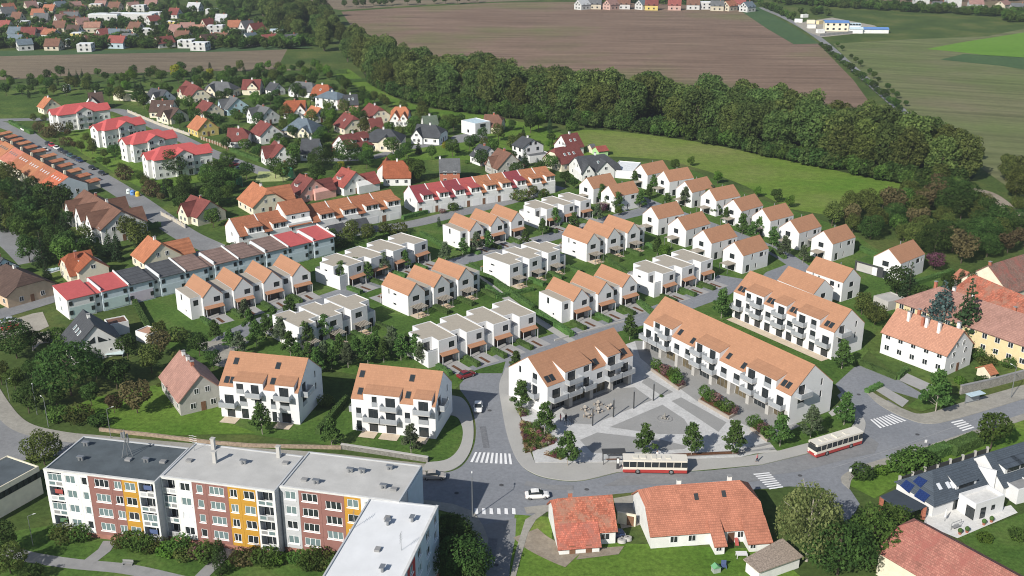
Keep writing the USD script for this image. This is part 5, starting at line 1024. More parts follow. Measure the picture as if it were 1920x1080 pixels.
def dormer_terrace(tname, n, sheet_e0, sheet_e1, he, hr, D, roofs, words, raised=(), walls=PLASTER_W, tall=2):
 A, B = at(*sheet_e0, he)[:2], at(*sheet_e1, he)[:2]; d = (B - A); L = np.linalg.norm(d); d /= L; rz = math.atan2(d[1], d[0]); nn = np.array([-d[1], d[0]]); W = L / n; yr = D * .62
 for i in range(n):
  O = A + d * i * W; t = thing('dormer_terraced_house', f'{words[i]} roofed terraced house with dormer, {ORD[i]} from left in the {tname}', 'house', (*O, 0), rz, tname)
  R = roofs[i]; up = 2.4 if i in raised else 0; h1, h2 = he, hr + up
  MB().exx([(0, 0), (D, 0), (D, he + .6), (yr, h2 - .15), (0, h1 - .12 + up * .35)], .02, W - .02).build('wall', walls if i % 3 or tall == 2 else CREAM, t)
  s = (hr - he) / yr
  if i in raised:
   MB().slab([(-.1, .9, he + 3.4), (W + .1, .9, he + 3.4), (W + .1, yr, h2), (-.1, yr, h2)], .18).slab([(-.1, yr, h2), (W + .1, yr, h2), (W + .1, D + .3, he + 1), (-.1, D + .3, he + 1)], .18).build('roof', R, t)
   MB().box(.1, 1.1, he, W - .1, 1.3, he + 3.3).build('upper_wall', PLASTER, t)
   f = Facade((0, 1.1), (1, 0))
   for u in (.3, .7): window(t, f, u * W, he + 1.7, 1.2, 1.1, FRAME_W, GLASS, 1)
   MB().slab([(-.05, -.4, he - .15), (W + .05, -.4, he - .15), (W + .05, 1.1, he + .9), (-.05, 1.1, he + .9)], .15).build('lower_roof', R, t)
  else:
   MB().slab([(-.02, -.5, he - .25), (W * .36, -.5, he - .25), (W * .36, yr, hr), (-.02, yr, hr)], .18).slab([(W * .36, 1.2, he + 1.2 * s), (W + .02, 1.2, he + 1.2 * s), (W + .02, yr, hr), (W * .36, yr, hr)], .18).slab([(-.02, yr, hr), (W + .02, yr, hr), (W + .02, D + .3, he + .4), (-.02, D + .3, he + .4)], .18).build('roof', R, t)
   zd = he + 1.9
   MB().slab([(W * .36, -.25, zd), (W - .05, -.25, zd), (W - .05, yr * .72, zd + .45 + .2), (W * .36, yr * .72, zd + .65)], .16).build('dormer_roof', R, t)
   MB().box(W * .38, .25, 0 + he - .2, W - .08, 2.6, zd - .1).build('dormer', PLASTER_W, t)
   f = Facade((0, .25), (1, 0))
   for u in (.53, .82): window(t, f, u * W, he + .1, W * .2, 1.5, FRAME_W, GLASS, 1)
  MB().box(-.12, -.5, he - .1, .1, .05, he).slab([(-.14, -.52, he - .10), (.14, -.52, he - .10), (.14, yr, hr + .14), (-.14, yr, hr + .14)], .2).build('fire_wall', PLASTER, t)
  F = Facade((0, 0), (1, 0))
  F.map(MB().box(W * .42, .0, .05, W * .92, .05, 2.4)).build('garage_door', PLASTER, t)
  F.map(MB().box(W * .1, .0, .05, W * .28, .05, 2.2)).build('door', WOOD, t)
  window(t, F, W * .2, 3.0, 1.0, 1.2, FRAME_W, GLASS, 1) if he > 4.5 else None
  if i == 0:
   lf = Facade((0.02, D), (0, -1)); window(t, lf, D * .5, 3.2, 1.0, 1.3, FRAME_W, GLASS, 1); window(t, lf, D * .7, .9, 1.0, 1.3, FRAME_W, GLASS, 1)
 FOOT.append(Polygon([A, B, B + nn * D, A + nn * D]).buffer(.6)); HOUSES.append((tname, *(A + d * L / 2 + nn * D / 2), 8))
 HOUSES.append((f'left end of the {tname}', *(A + nn * D / 2), 4)); HOUSES.append((f'right end of the {tname}', *(B + nn * D / 2), 4))
OP = tiles('terrace_orange_tiles', (.33, .13, .07), var=.1); RP = mat('terrace_red_roof', (.33, .075, .07), rough=.6, var=.07); DR = mat('terrace_crimson_roof', (.21, .045, .052), rough=.6, var=.07); OL = tiles('terrace_light_orange', (.38, .165, .085), var=.08)
dormer_terrace('orange terrace', 7, px('F', 885, 1035), (752, 384), 4.6, 8.4, 10.5, [OP, OP, OP, OP, OL, OP, OL], ['orange'] * 7, raised=(2,))
dormer_terrace('red and orange terrace', 9, px('G', 1212, 468), px('D', 1088, 828), 4.6, 8.4, 10.5, [DR, RP, DR, RP, OL, OL, DR, OL, OL], ['crimson', 'red', 'crimson', 'red', 'orange', 'orange', 'crimson', 'orange', 'light orange'])
def left_terrace():
 hr, he, w = 7.8, 4.6, 12.0; A, B = at(*px('E', -240, -130), hr)[:2], at(*px('E', 770, 428), hr)[:2]; d = (B - A); L = np.linalg.norm(d); d /= L; n = 9; W = L / n; nl = np.array([-d[1], d[0]])
 cols = [OP, OL, OP, OL, RP if False else tiles('terrace_rose_tiles', (.42, .16, .11)), OP, OL, OP, tiles('terrace_red_orange', (.42, .125, .065))]
 words = ['orange', 'light orange', 'orange', 'light orange', 'rose', 'orange', 'light orange', 'orange', 'red orange']
 REAR_SHADE = ROOFS['br']  # rear slopes get dark tiles: their shade is put into the colour
 for i in range(n):
  O = A + d * (i + .5) * W; dz = [.0, .5, -.5, .3, 0, 0, 0, 0, 0][i]
  t = thing('steep_terraced_house', f'terraced house with {words[i]} roof, {ORD[n - 1 - i]} from near end of left edge terrace', 'house', (*O, 0), math.atan2(d[1], d[0]), 'left edge terrace')
  s = (hr - he) / (w / 2)
  MB().exx([(-w / 2, 0), (w / 2, 0), (w / 2, he - .2), (0, hr + dz - .2), (-w / 2, he - .2)], -W / 2 + .02, W / 2 - .02).build('wall', CREAM if i != n - 1 else mat('pale_blue_gable', (.42, .47, .50), var=.05), t)
  MB().slab([(-W / 2 + .04, -w / 2 - .5, he - .3), (W / 2 - .04, -w / 2 - .5, he - .3), (W / 2 - .04, 0, hr + dz), (-W / 2 + .04, 0, hr + dz)], .18).build('roof', cols[i], t)
  MB().slab([(-W / 2 + .04, w / 2 + .5, he - .3), (W / 2 - .04, w / 2 + .5, he - .3), (W / 2 - .04, 0, hr + dz - .02), (-W / 2 + .04, 0, hr + dz - .02)], .18).build('rear_roof', REAR_SHADE, t)
  for q in range(4):
   x = -W * .3 + q * W * .2; y = -w * .2; z = hr + dz - s * w * .2
   MB().slab([(x - .3, y - .5, z - s * .5 + .1), (x + .3, y - .5, z - s * .5 + .1), (x + .3, y + .5, z + s * .5 + .1), (x - .3, y + .5, z + s * .5 + .1)], .12).build('skylight', GLASSW if i > 4 else GLASSB, t)
  MB().box(-.35, .4, hr - .8, .35, 1.1, hr + dz + .9).build('chimney', CREAM, t)
  Fr, Bk = Facade((-W / 2, -w / 2), (1, 0)), Facade((W / 2, w / 2), (-1, 0))
  for f in (Fr, Bk):
   for u in (.25, .75): window(t, f, u * W, 1.0, 1.4, 1.4, FRAME_W, GLASS, 1)
  if i == n - 1:
   e = Facade((W / 2 - .02, -w / 2), (0, 1)); window(t, e, w * .7, 2.0, 1.2, 1.2, FRAME_W, GLASS, 1)
 FOOT.append(Polygon([A + nl * w / 2, B + nl * w / 2, B - nl * w / 2, A - nl * w / 2]).buffer(.8)); HOUSES.append(('left edge terrace end', *(B - d * W / 2), 7)); HOUSES.append(('left edge orange terrace', *(B - d * W * 3), 10))
 for k, (x, y) in enumerate(((35, -60), (95, -20), (165, 15), (245, 52), (312, 98), (412, 140), (528, 193), (618, 250), (706, 302), (808, 362), (905, 418), (1008, 478))):
  c = at(*px('E', x, y), 2.7)[:2]
  g = thing('row_garage', f'small garage with orange roof beside the street of parked cars, {ORD[k]} from the far end', 'garage', (*c, 0), math.atan2(d[1], d[0]), 'garages of the left edge terrace')
  MB().box(-1.9, -2.9, 0, 1.9, 2.9, 2.4).build('wall', CREAM, g)
  MB().slab([(-2.3, -3.3, 2.5), (2.3, -3.3, 2.5), (2.3, 3.3, 3.1), (-2.3, 3.3, 3.1)], .2).build('roof', OP if k % 3 else OL, g)
  Facade((1.9, 2.9), (-1, 0)).map(MB().box(.6, 0, .05, 3.2, .05, 2.1)).build('garage_door', PLASTER_W, g)
left_terrace()
t, O, d, L = H('brown roofed white house with three cross gables beside the straight street', 'three gabled brown house', 'E', (945, 568), (1365, 812), 13.5, 5.0, 9.6, 'b', 'w', wings=[(-.36, -1, .8, 5.5, 4.8, 8.2), (-.04, -1, 1.0, 6.4, 4.8, 9.0), (.28, -1, 1.2, 6.4, 4.8, 9.0), (-.1, 1, 1.5, 5.5, 4.6, 8.6), (.25, 1, 2.5, 6, 3.6, 7.6)], chim=((.3, .05), (.6, .05)), name='gabled_terrace_house', winz=1.0)
# ------------------------------------------------------------------ panel blocks
BROWN_P = mat('mauve_brown_panel', (.215, .105, .090), var=.06); YEL_P = mat('mustard_panel', (.40, .215, .030), var=.05); WHITE_P = mat('white_panel', (.62, .62, .60), var=.05); GREY_P = mat('grey_panel', (.40, .41, .42), var=.05); RED_P = mat('red_panel', (.30, .03, .03), var=.05); BLUE_P = mat('pale_blue_panel', (.34, .41, .47), var=.05)
PCOL = {'w': WHITE_P, 'b': BROWN_P, 'y': YEL_P, 'g': GREY_P, 'r': RED_P, 'l': BLUE_P}
LAUNDRY = [mat('red_cloth', (.30, .07, .06)), mat('blue_cloth', (.07, .10, .20)), mat('yellow_cloth', (.42, .34, .14)), mat('green_cloth', (.08, .16, .09))]
def panel_block(label, FL, FR, D, cols, roofm, vents=(), hh=12.3, L=None, end_cols=()):
 r = random.Random(len(label))
 A, B = at(*FL, hh)[:2], at(*FR, hh)[:2]; d = B - A
 if L is None: L = np.linalg.norm(d)
 d = d / np.linalg.norm(d); n = np.array([-d[1], d[0]]); print('panel', 'L %.1f' % L)
 t = thing('panel_block', label, 'apartment block', (*A, 0), math.atan2(d[1], d[0]))
 FOOT.append(Polygon([A, A + d * L, A + d * L + n * D, A + n * D]).buffer(.8))
 F = Facade((0, 0), (1, 0)); z0, fh = .9, 2.78
 body = cube(0, .14, 0, L, D, hh - .05)
 for u0, u1, c, items in cols:
  for kind, u, w in items:
   if kind == 'log': body = body - cube(u * L - w / 2, 0, z0, u * L + w / 2, 1.35, z0 + 4 * fh - .25)
 build_solid(t, 'wall', body - cube(.25, .4, hh - .3, L - .25, D - .25, hh + 1), GREY_P)
 MB().box(.25, .4, hh - .32, L - .25, D - .25, hh - .22).build('flat_roof', roofm, t)
 MB().box(0, .0, 0, L, .139, z0).build('plinth', mat('brick_plinth', (.28, .13, .10), var=.2), t)
 MB().box(-.03, -.04, z0 + 4 * fh, L + .03, .36, hh + .03).build('eaves_panel', WHITE_P if False else mat('pale_coping', (.50, .50, .49)), t)
 for u0, u1, c, items in cols:
  for fl in range(4):
   za, zb = z0 + fl * fh + .012, z0 + (fl + 1) * fh - .012
   s = cube(u0 * L + .012, .0, za, u1 * L - .012, .138, zb); todo = []
   for kind, u, w in items:
    if kind == 'log': s = s - cube(u * L - w / 2, -1, za - .1, u * L + w / 2, 1, zb - (.0 if fl < 3 else .22) + .1); todo.append((kind, u, w, 0, 0))
    elif kind == 'door' and fl == 0: s = s - cube(u * L - .8, -1, za - .02, u * L + .8, 1, za + 2.1); todo.append(('door', u, 1.6, za, 2.1))
    elif kind == 'door': continue
    elif kind == 'stair' and fl == 0:
     for q in (-1, 1): s = s - cube(u * L + q * .9 - .55, -1, zb - .8, u * L + q * .9 + .55, 1, zb - .3); todo.append(('win', u + q * .9 / L, 1.1, zb - .8, .5))
    else:
     h = 1.5; z = za + .85 - (.9 if kind == 'off' else 0)
     if kind == 'off' and fl == 0: continue
     s = s - cube(u * L - w / 2, -1, max(z, za), u * L + w / 2, 1, z + h); todo.append(('win', u, w, max(z, za), h))
   for q in s.decompose():
    if q.volume() > .02: build_solid(t, 'panel', q, PCOL[c])
   for kind, u, w, z, h in todo:
    if kind == 'win':
     p = window(t, F, u * L, z, w, h, FRAME_W, r.choice([GLASS, GLASSB, GLASSB, GLASS, GLASSW if w < 2.2 and r.random() < .2 else GLASSB]), 0 if w < 1.2 else (2 if w > 2.3 else 1), d=-.13, bar=.1)
     F.map(MB().box(u * L - w / 2 - .1, .003, z - .14, u * L + w / 2 + .1, .12, z - .02)).build('sill', FRAME_W, p)
    elif kind == 'door':
     p = F.map(MB().box(u * L - .78, -.12, z, u * L + .78, -.06, z + h)).build('door', FRAME_W, t)
     for q in (-.38, .38): F.map(MB().box(u * L + q - .25, -.058, z + .9, u * L + q + .25, -.05, z + h - .2)).build('pane', GLASS, p)
     F.map(MB().box(u * L - 1.4, .0, z + h + .15, u * L + 1.4, 1.1, z + h + .3)).build('canopy', FRAME_W, t)
    else:
     zb0 = z0 + fl * fh
     MB().box(u * L - w / 2 + .005, .02, zb0 - .1, u * L + w / 2 - .005, 1.34, zb0 + .06).build('loggia_slab', WHITE_P, t)
     b = MB().box(u * L - w / 2 + .01, .0, zb0 + .07, u * L + w / 2 - .01, .08, zb0 + 1.0).build('balustrade', WHITE_P if r.random() < .7 else GREY_P, t)
     for q in (-.25, .25): MB().box(u * L + q * w - w * .2, -.02, zb0 + .25, u * L + q * w + w * .2, -.003, zb0 + .85).build('infill', r.choice([GREY_P, GLASSB, CONCD]), b)
     f2 = Facade((0, 1.3), (1, 0)); window(t, f2, u * L, zb0 + .3, w * .8, 1.9, FRAME_W, GLASS, 1)
     if r.random() < .45: window(t, F, u * L, zb0 + 1.02, w - .04, 1.35, FRAME_W, GLASSB, 2, d=-.1, name='loggia_glazing')
     elif r.random() < .4:
      MB().box(u * L - w * .3, .5, zb0 + 1.1, u * L + w * .25, .54, zb0 + 1.9).build('laundry', r.choice(LAUNDRY), t)
 for kind, u, v in vents:
  x, y, z = u * L, v * D, hh - .2
  if kind == 'vent': MB().cyl((x, y, z), (x, y, z + .7), .22).cyl((x + .5, y + .1, z), (x + .5, y + .1, z + .6), .2).box(x - .35, y - .3, z + .7, x + .8, y + .4, z + .82).build('roof_vent', METAL, t)
  elif kind == 'hatch': MB().box(x - .5, y - .4, z, x + .5, y + .4, z + .35).build('roof_hatch', CONCD, t)
  elif kind == 'stack': MB().box(x - .3, y - .3, z, x + .3, y + .3, z + 2.0).box(x - .4, y - .4, z + 2.0, x + .4, y + .4, z + 2.15).build('roof_stack', CONC, t)
  elif kind == 'aerial':
   m = MB().cyl((x, y, z), (x, y, z + 3.0), .04, .03, 6)
   for k in range(4): m.cyl((x - .7, y, z + 1.6 + k * .4), (x + .7, y, z + 1.6 + k * .4), .02, .02, 5)
   m.build('aerial', METAL, t)
  elif kind == 'mast':
   m = MB()
   for a in range(3): m.cyl((x + 1.0 * math.cos(a * 2.1), y + 1.0 * math.sin(a * 2.1), z), (x, y, z + 3.4), .07, .05, 6)
   m.cyl((x, y, z), (x, y, z + 5.0), .07, .04, 6)
   for k in range(5):
    a = k * 1.3; m.box(x + .5 * math.cos(a) - .12, y + .5 * math.sin(a) - .12, z + 2.6 + .3 * k, x + .5 * math.cos(a) + .12, y + .5 * math.sin(a) + .12, z + 3.6 + .3 * k)
   m.build('antenna_mast', METAL, t)
 for zc, c0, c1, col in end_cols:
  MB().box(L, c0 * D, z0, L + .1, c1 * D, hh - .4).build('end_panel', PCOL[col], t)
 return t, A, d, n, L
panel_block('panel block section with dark bitumen roof and an antenna mast', (80.8, 879.2), (289.2, 904.2), 11.6,
   [(0, .175, 'w', [('log', .095, 2.6)]), (.175, .31, 'w', [('win', .235, 1.8)]), (.31, .40, 'w', [('win', .362, 1.05)]), (.40, .61, 'b', [('win3', .52, 2.6), ('stair', .50, 0), ('door', .50, 0)][:1]), (.61, .705, 'b', [('win', .665, 1.35)]), (.705, .845, 'y', [('win', .775, 1.9)]), (.845, 1, 'w', [('log', .92, 2.6)])],
   BITUMEN, [('vent', .2, .35), ('vent', .1, .75), ('mast', .55, .62), ('vent', .75, .5), ('hatch', .9, .55), ('hatch', .6, .5)])
panel_block('middle panel block section with pale roof, brown and mustard stripes', (300.5, 893.0), (514.2, 920.8), 11.6,
   [(0, .13, 'w', [('log', .065, 2.3)]), (.13, .275, 'w', [('win', .21, 1.8)]), (.275, .40, 'b', [('win', .34, 1.1)]), (.40, .59, 'b', [('win3', .49, 2.6)]), (.59, .70, 'y', [('win', .64, 1.3)]), (.70, .835, 'y', [('win', .775, 1.9)]), (.835, 1, 'w', [('log', .915, 2.6)])],
   ROOFGREY, [('stack', .32, .55), ('stack', .2, .9), ('stack', .8, .9), ('aerial', .05, .8), ('vent', .55, .6), ('hatch', .1, .5), ('hatch', .9, .75)], end_cols=())
panel_block('right panel block section with pale roof, next to the white wing', (524.2, 911.7), (748, 941), 11.6,
   [(0, .157, 'g', [('win', .085, 1.9)]), (.157, .347, 'b', [('win3', .25, 2.7)]), (.347, .543, 'b', [('off', .45, 2.7)]), (.543, .683, 'y', [('win', .615, 1.9)]), (.683, .84, 'w', [('win', .76, 1.8)]), (.84, 1, 'w', [('log', .92, 2.5)])],
   ROOFGREY, [('vent', .25, .2), ('vent', .45, .6), ('vent', .8, .3), ('hatch', .9, .3), ('vent', .55, .62), ('hatch', .15, .25), ('vent', .75, .8)], end_cols=[(0, .35, 1.0, 'l')])
a, b = at(821.7, 947.5, 12.3)[:2], at(757.5, 1080, 12.3)[:2]; far = b + (b - a) / np.linalg.norm(b - a) * 14
fx, fy = proj((*far, 12.3))
panel_block('wing of the panel block with a white roof and red and pale blue side', (fx, fy), (821.7, 947.5), 11.2,
   [(0, .12, 'l', [('win', .06, 1.6)]), (.12, .30, 'r', [('win3', .21, 2.2)]), (.30, .48, 'l', [('win', .39, 1.8)]), (.48, .60, 'r', [('win', .54, 1.6)]), (.60, .74, 'l', [('win', .67, 1.8)]), (.74, .88, 'l', [('win', .81, 1.8)]), (.88, 1, 'l', [('win', .94, 1.4)])],
   ROOFWHITE, [('vent', .80, .55), ('hatch', .85, .6), ('vent', .85, .25), ('aerial', .62, .2), ('hatch', .6, .5), ('vent', .45, .3), ('aerial', .75, .97)], hh=12.3)

# ------------------------------------------------------------------ details of the near old houses
def on_plane(P0, nrm, x, y):
 """where the sight line of a pixel meets a plane"""
 o = np.array([0, 0, CAM_H]); q = at(x, y, 0) - o; s = ((P0 - o) @ nrm) / (q @ nrm); return o + q * s
# bungalow with solar panels
BR0, BR1 = px('V', 890, 250), px('V', 1345, 108)
bt, bO, bd, bL = H('slate roofed white bungalow with three solar panels on its hip', 'slate roofed bungalow', 'V', (890, 250), (1345, 108), 8.4, 2.77, 6.2, 'sl', 'pl', k=(1, 0), chim=(), wins=False, sky=0, name='bungalow', frame=FRAME_D)
bn = np.array([-bd[1], bd[0]]); fl = Facade((-bL / 2, -4.2), (1, 0))
for u in (.45, .56, .67): window(bt, fl, bL * u, .1, 1.9, 2.1, FRAME_D, GLASS, 1)
R0 = np.array([*(bO - bd * (bL / 2 + .3 - 4.2 * .9)), 6.2]); H1 = np.array([*(bO - bd * (bL / 2 + .3) - bn * 4.65), 2.4]); H2 = np.array([*(bO - bd * (bL / 2 + .3) + bn * 4.65), 2.4])
nr = np.cross(H1 - R0, H2 - R0); nr /= np.linalg.norm(nr); nr = nr if nr[2] > 0 else -nr
inv = lambda p: np.array([(p[:2] - bO) @ bd, (p[:2] - bO) @ bn, p[2]])
SOLAR = usdkit.material(stage, '/World/Looks/solar_cells', {'g': ('texture_coordinate', {}), 'k': ('checker_texture', {'scale': 3.0, 'color1': (.010, .022, .085), 'color2': (.014, .03, .105)}), 'p': ('principled_bsdf', {'roughness': .12, 'specular_ior_level': .6})}, [('g.object', 'k.vector'), ('k.color', 'p.base_color')], surface='p.BSDF')
for q in (((525, 425), (595, 355), (690, 420), (620, 505)), ((670, 375), (735, 315), (835, 365), (755, 445)), ((680, 540), (750, 455), (865, 530), (790, 610))):
 pts = [inv(on_plane(R0 + nr * .12, nr, *px('V', *c))) for c in q]
 MB().slab(pts, .08).build('solar_panel', SOLAR, bt)
s1 = .817
for x in (970, 1070, 1120):
 P0 = np.array([*bO, 6.2]); nf = np.array([*(-bn * s1), 1.0]); nf /= np.linalg.norm(nf)
 c = inv(on_plane(P0 + nf * .1, nf, *px('V', x, 430 if x < 1000 else 415))); h = np.array([0, 1 / math.hypot(1, s1), s1 / math.hypot(1, s1)])
 MB().slab([c + [-.35, 0, 0] - h * .6, c + [.35, 0, 0] - h * .6, c + [.35, 0, 0] + h * .6, c + [-.35, 0, 0] + h * .6], .1).build('skylight', GLASSW, bt)
c0 = inv(np.array([*G(*px('V', 1300, 380), 4.6), 4.6])); dx = 2.6
MB().slab([(c0[0] - dx, -3.7, 4.35), (c0[0] + dx, -3.7, 4.35), (c0[0] + dx, -.8, 5.65), (c0[0] - dx, -.8, 5.65)], .16).build('dormer_roof', ROOFS['sl'], bt)
MB().exx([(-3.4, 3.2), (-1.0, 5.3), (-3.4, 4.3)], c0[0] - dx + .1, c0[0] + dx - .1).build('dormer', PLASTER, bt)
window(bt, Facade((c0[0] - dx, -3.42), (1, 0)), dx, 3.45, 3.6, .75, FRAME_D, GLASS, 2)
flat('white cube extension with a roof terrace at the slate roofed bungalow', '', 'V', [(1385, 630), (1712, 528), (1520, 398), (1195, 520)], 3.4, PATIO_G, PLASTER, name='terrace_extension', cat='extension', par=.7, wins=[('f', .28, .1, 1.2, 2.1, 0), ('l', .75, .1, 1.8, 2.2, 1), ('f', .62, 1.2, .8, .9, 0)])
t = thing('carport', 'ribbed slate carport roof on brick piers beside the bungalow', 'carport', (0, 0, 0))
q = [at(*px('V', *c), 2.7) for c in ((305, 540), (590, 742), (825, 650), (480, 462))]
MB().slab(q, .2).build('roof', ROOFS['sl'], t)
for i, p in enumerate(q):
 g = p * .92 + np.mean(q, 0) * .08; MB().box(g[0] - .3, g[1] - .3, 0, g[0] + .3, g[1] + .3, 2.48).build('pier', BRICKW, t)
bt2, *_ = H('second slate roofed bungalow with white fire wall at the right edge', 'second slate roofed bungalow', 'V', (1480, 62), (1980, -92), 9.4, 2.8, 6.8, 'sl', 'pl', chim=(), wins=False, dorm=[(-.18, -1, 4.2), (.1, -1, 3.2)], name='bungalow', frame=FRAME_D)
flat('white side wing with grey terrace before the second bungalow', '', 'V', [(1862, 470), (2060, 420), (1900, 290), (1690, 340)], 3.0, CONCD, PLASTER, name='terrace_extension', cat='extension', par=.2)
ew = thing('fire_wall', 'tall white fire wall between the two slate roofed bungalows', 'wall', (0, 0, 0))
q0, q1 = G(*px('V', 1600, 350), 3.2), G(*px('V', 1405, 105), 6.6)
MB().prism(LineString([q0, q1]).buffer(.22, cap_style='flat'), 0, 4.9).build('wall', PLASTER, ew)
# cottage with blotchy tiles: lean-to and doors; farmhouse: porch wing
def lookup(lab):
 return next(p for p, l in THINGS if l.startswith(lab))
def frame_of(sheet, r0, r1, hr, k, w):
 A, B = at(*px(sheet, *r0), hr)[:2], at(*px(sheet, *r1), hr)[:2]; d = (B - A) / np.linalg.norm(B - A); A = A - d * k[0] * w / 2 * .9; B = B + d * k[1] * w / 2 * .9
 return (A + B) / 2, d, np.linalg.norm(B - A) - .6
ct = lookup('old cottage with blotchy'); O, d, L = frame_of('W', (165, 325), (770, 283), 6.6, (.3, 0), 9.0); s = 3.7 / 4.5
MB().exx([(-6.6, 0), (-4.5, 0), (-4.5, 2.6), (-6.6, 1.22)], -L / 2, L * .18).build('lean_to', PLASTER_W, ct)
MB().slab([(-L / 2 - .3, -7.0, 6.6 - s * 7.0 + .35), (L * .18 + .3, -7.0, 6.6 - s * 7.0 + .35), (L * .18 + .3, -3.4, 6.6 - s * 3.4 + .08), (-L / 2 - .3, -3.4, 6.6 - s * 3.4 + .08)], .2).build('lean_to_roof', tiles('red_lean_to_tiles', (.40, .125, .085), var=.25, amt=.3, patch=(.30, .12, .09)), ct)
f = Facade((-L / 2, -6.6), (1, 0))
for u in (.22, .5): f.map(MB().box(u * L - .5, 0, .05, u * L + .5, .06, 1.55)).build('door', WOOD, ct)
window(ct, Facade((-L / 2, -4.5), (1, 0)), L * .82, .9, 1.5, 1.2, FRAME_W, GLASS, 1); window(ct, f, L * .08, .9, .5, .5, FRAME_B, GLASS, 0); window(ct, f, L * .61, .9, .5, .5, FRAME_B, GLASS, 0)
wt = lookup('old long farmhouse'); O, d, L = frame_of('', (1231, 911), (1387, 900), 8.0, (.45, .5), 12.5); s = 5.1 / 6.25
x0, x1 = L * .02, L / 2
MB().box(x0, -9.3, 0, L * .1, -6.25, 1.9).box(L * .32, -9.3, 0, x1, -6.25, 1.9).build('porch_wing', PLASTER_W, wt)
MB().slab([(x0 - .3, -9.7, 1.75), (L * .12, -9.7, 1.75), (L * .12, -5.0, 8.0 - s * 5.0 + .1), (x0 - .3, -5.0, 8.0 - s * 5.0 + .1)], .2).build('porch_roof', ROOFS['op'], wt)
MB().slab([(L * .30, -9.7, 1.75), (x1 + .4, -9.7, 1.75), (x1 + .4, -5.0, 8.0 - s * 5.0 + .1), (L * .30, -5.0, 8.0 - s * 5.0 + .1)], .2).build('porch_roof', ROOFS['op'], wt)
f = Facade((-L / 2, -6.25), (1, 0))
for u in (.2, .36): window(wt, f, L * u, .9, 1.3, 1.2, FRAME_W, GLASS, 1)
f.map(MB().box(L * .68, 0, .05, L * .68 + 1.1, .06, 2.0)).build('door', FRAME_B, wt); window(wt, f, L * .74 + 1, .9, 1.1, 1.2, FRAME_W, GLASS, 1)
for fx_ in (.55, .85): window(wt, Facade((-L / 2, -9.3), (1, 0)), L * fx_, .7, 1.0, .9, FRAME_W, GLASS, 1)
for x, y in ((-.05, -.3), (.2, -.28)):
 z = 8.0 - s * 6.25 * abs(y); MB().slab([(x * L - .35, y * 6.25 - .45, z - s * .45 + .1), (x * L + .35, y * 6.25 - .45, z - s * .45 + .1), (x * L + .35, y * 6.25 + .45, z + s * .45 + .1), (x * L - .35, y * 6.25 + .45, z + s * .45 + .1)], .12).build('skylight', FRAME_D, wt)
t = thing('courtyard_wall', 'old wall with brown gate between the two roadside cottages', 'wall', (0, 0, 0))
g0, g1 = G(*px('W', 825, 600)), G(*px('W', 1030, 640))
MB().prism(LineString([g0, g1]).buffer(.2, cap_style='flat'), 0, 2.2).build('wall', CREAM, t)
c = g0 + (g1 - g0) * .72; MB().obox(c, g1 - g0, .6, .26, .05, 1.9).build('gate', WOOD, t)
t = thing('woodshed', 'low shed with weathered board roof behind the birch', 'shed', (0, 0, 0))
q = [at(*px('9', *c), 2.3) for c in ((340, 985), (430, 1060), (680, 970), (560, 865))]
MB().slab(q, .15).build('roof', mat('weathered_boards', (.27, .22, .18), var=.45, scale=4), t)
MB().prism(Polygon([p[:2] for p in q]).buffer(-.4), 0, 2.0).build('wall', PLASTER_W, t)

# ------------------------------------------------------------------ far village, depot, houses on the skyline
FROOF = {'o': tiles('muted_orange_tiles', (.30, .125, .075)), 'r': tiles('muted_red_tiles', (.24, .075, .065)), 'pk': tiles('muted_pink_tiles', (.26, .155, .135)), 'po': tiles('muted_salmon_tiles', (.30, .165, .12)), 'w': mat('dull_pale_roof', (.36, .37, .38))}  # far roofs in muted copies of the village roof colours
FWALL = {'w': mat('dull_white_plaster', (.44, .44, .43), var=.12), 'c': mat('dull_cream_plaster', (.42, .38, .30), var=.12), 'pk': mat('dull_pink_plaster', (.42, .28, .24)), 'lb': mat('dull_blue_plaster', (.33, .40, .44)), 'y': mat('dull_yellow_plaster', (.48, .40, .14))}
def far_house(label, x, y, L, w, he, hr, rz, roof, wall, group, flatr=False):
 O = at(x, y, (he + hr) / 2)[:2]
 t = thing('village_house', label, 'house', (*O, 0), rz, group)
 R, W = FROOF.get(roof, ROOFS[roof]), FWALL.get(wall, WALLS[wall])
 if flatr:
  MB().box(-L / 2, -w / 2, 0, L / 2, w / 2, hr).build('wall', W, t); MB().box(-L / 2 + .3, -w / 2 + .3, hr, L / 2 - .3, w / 2 - .3, hr + .2).build('flat_roof', ROOFS[roof], t); nf = 2
 else:
  MB().exx(wall_prof(w, he, hr, 0), -L / 2, L / 2).build('wall', W, t)
  roof_on(t, L, w, he, hr, 0, 0, R)
  nf = 1
 F, Lf, Rt = Facade((-L / 2, -w / 2), (1, 0)), Facade((-L / 2, w / 2), (0, -1)), Facade((L / 2, -w / 2), (0, 1))
 for f, S in ((F, L), (Lf, w), (Rt, w)):
  for u in (.3, .7):
   for z in ((1.0,) if he < 4.5 else (1.0, 3.8)): f.map(MB().box(u * S - .65, 0, z, u * S + .65, .05, z + 1.35)).build('window', GLASS, t)
  if f is not F and hr - he > 2.4: f.map(MB().box(S / 2 - .6, 0, he + .6, S / 2 + .6, .05, he + 1.9)).build('window', GLASS, t)
 if not flatr: MB().box(L * .2, -.3, hr - .6, L * .2 + .6, .3, hr + .8).build('chimney', BRICKW, t)
RW = {'o': 'orange', 'r': 'red', 'm': 'maroon', 'b': 'brown', 'd': 'charcoal', 'g': 'grey', 'gb': 'blue grey', 'gn': 'green', 'pk': 'pink', 'w': 'white', 'br': 'dark brown', 'po': 'salmon', 'ru': 'rust', 'lb': 'pale blue'}
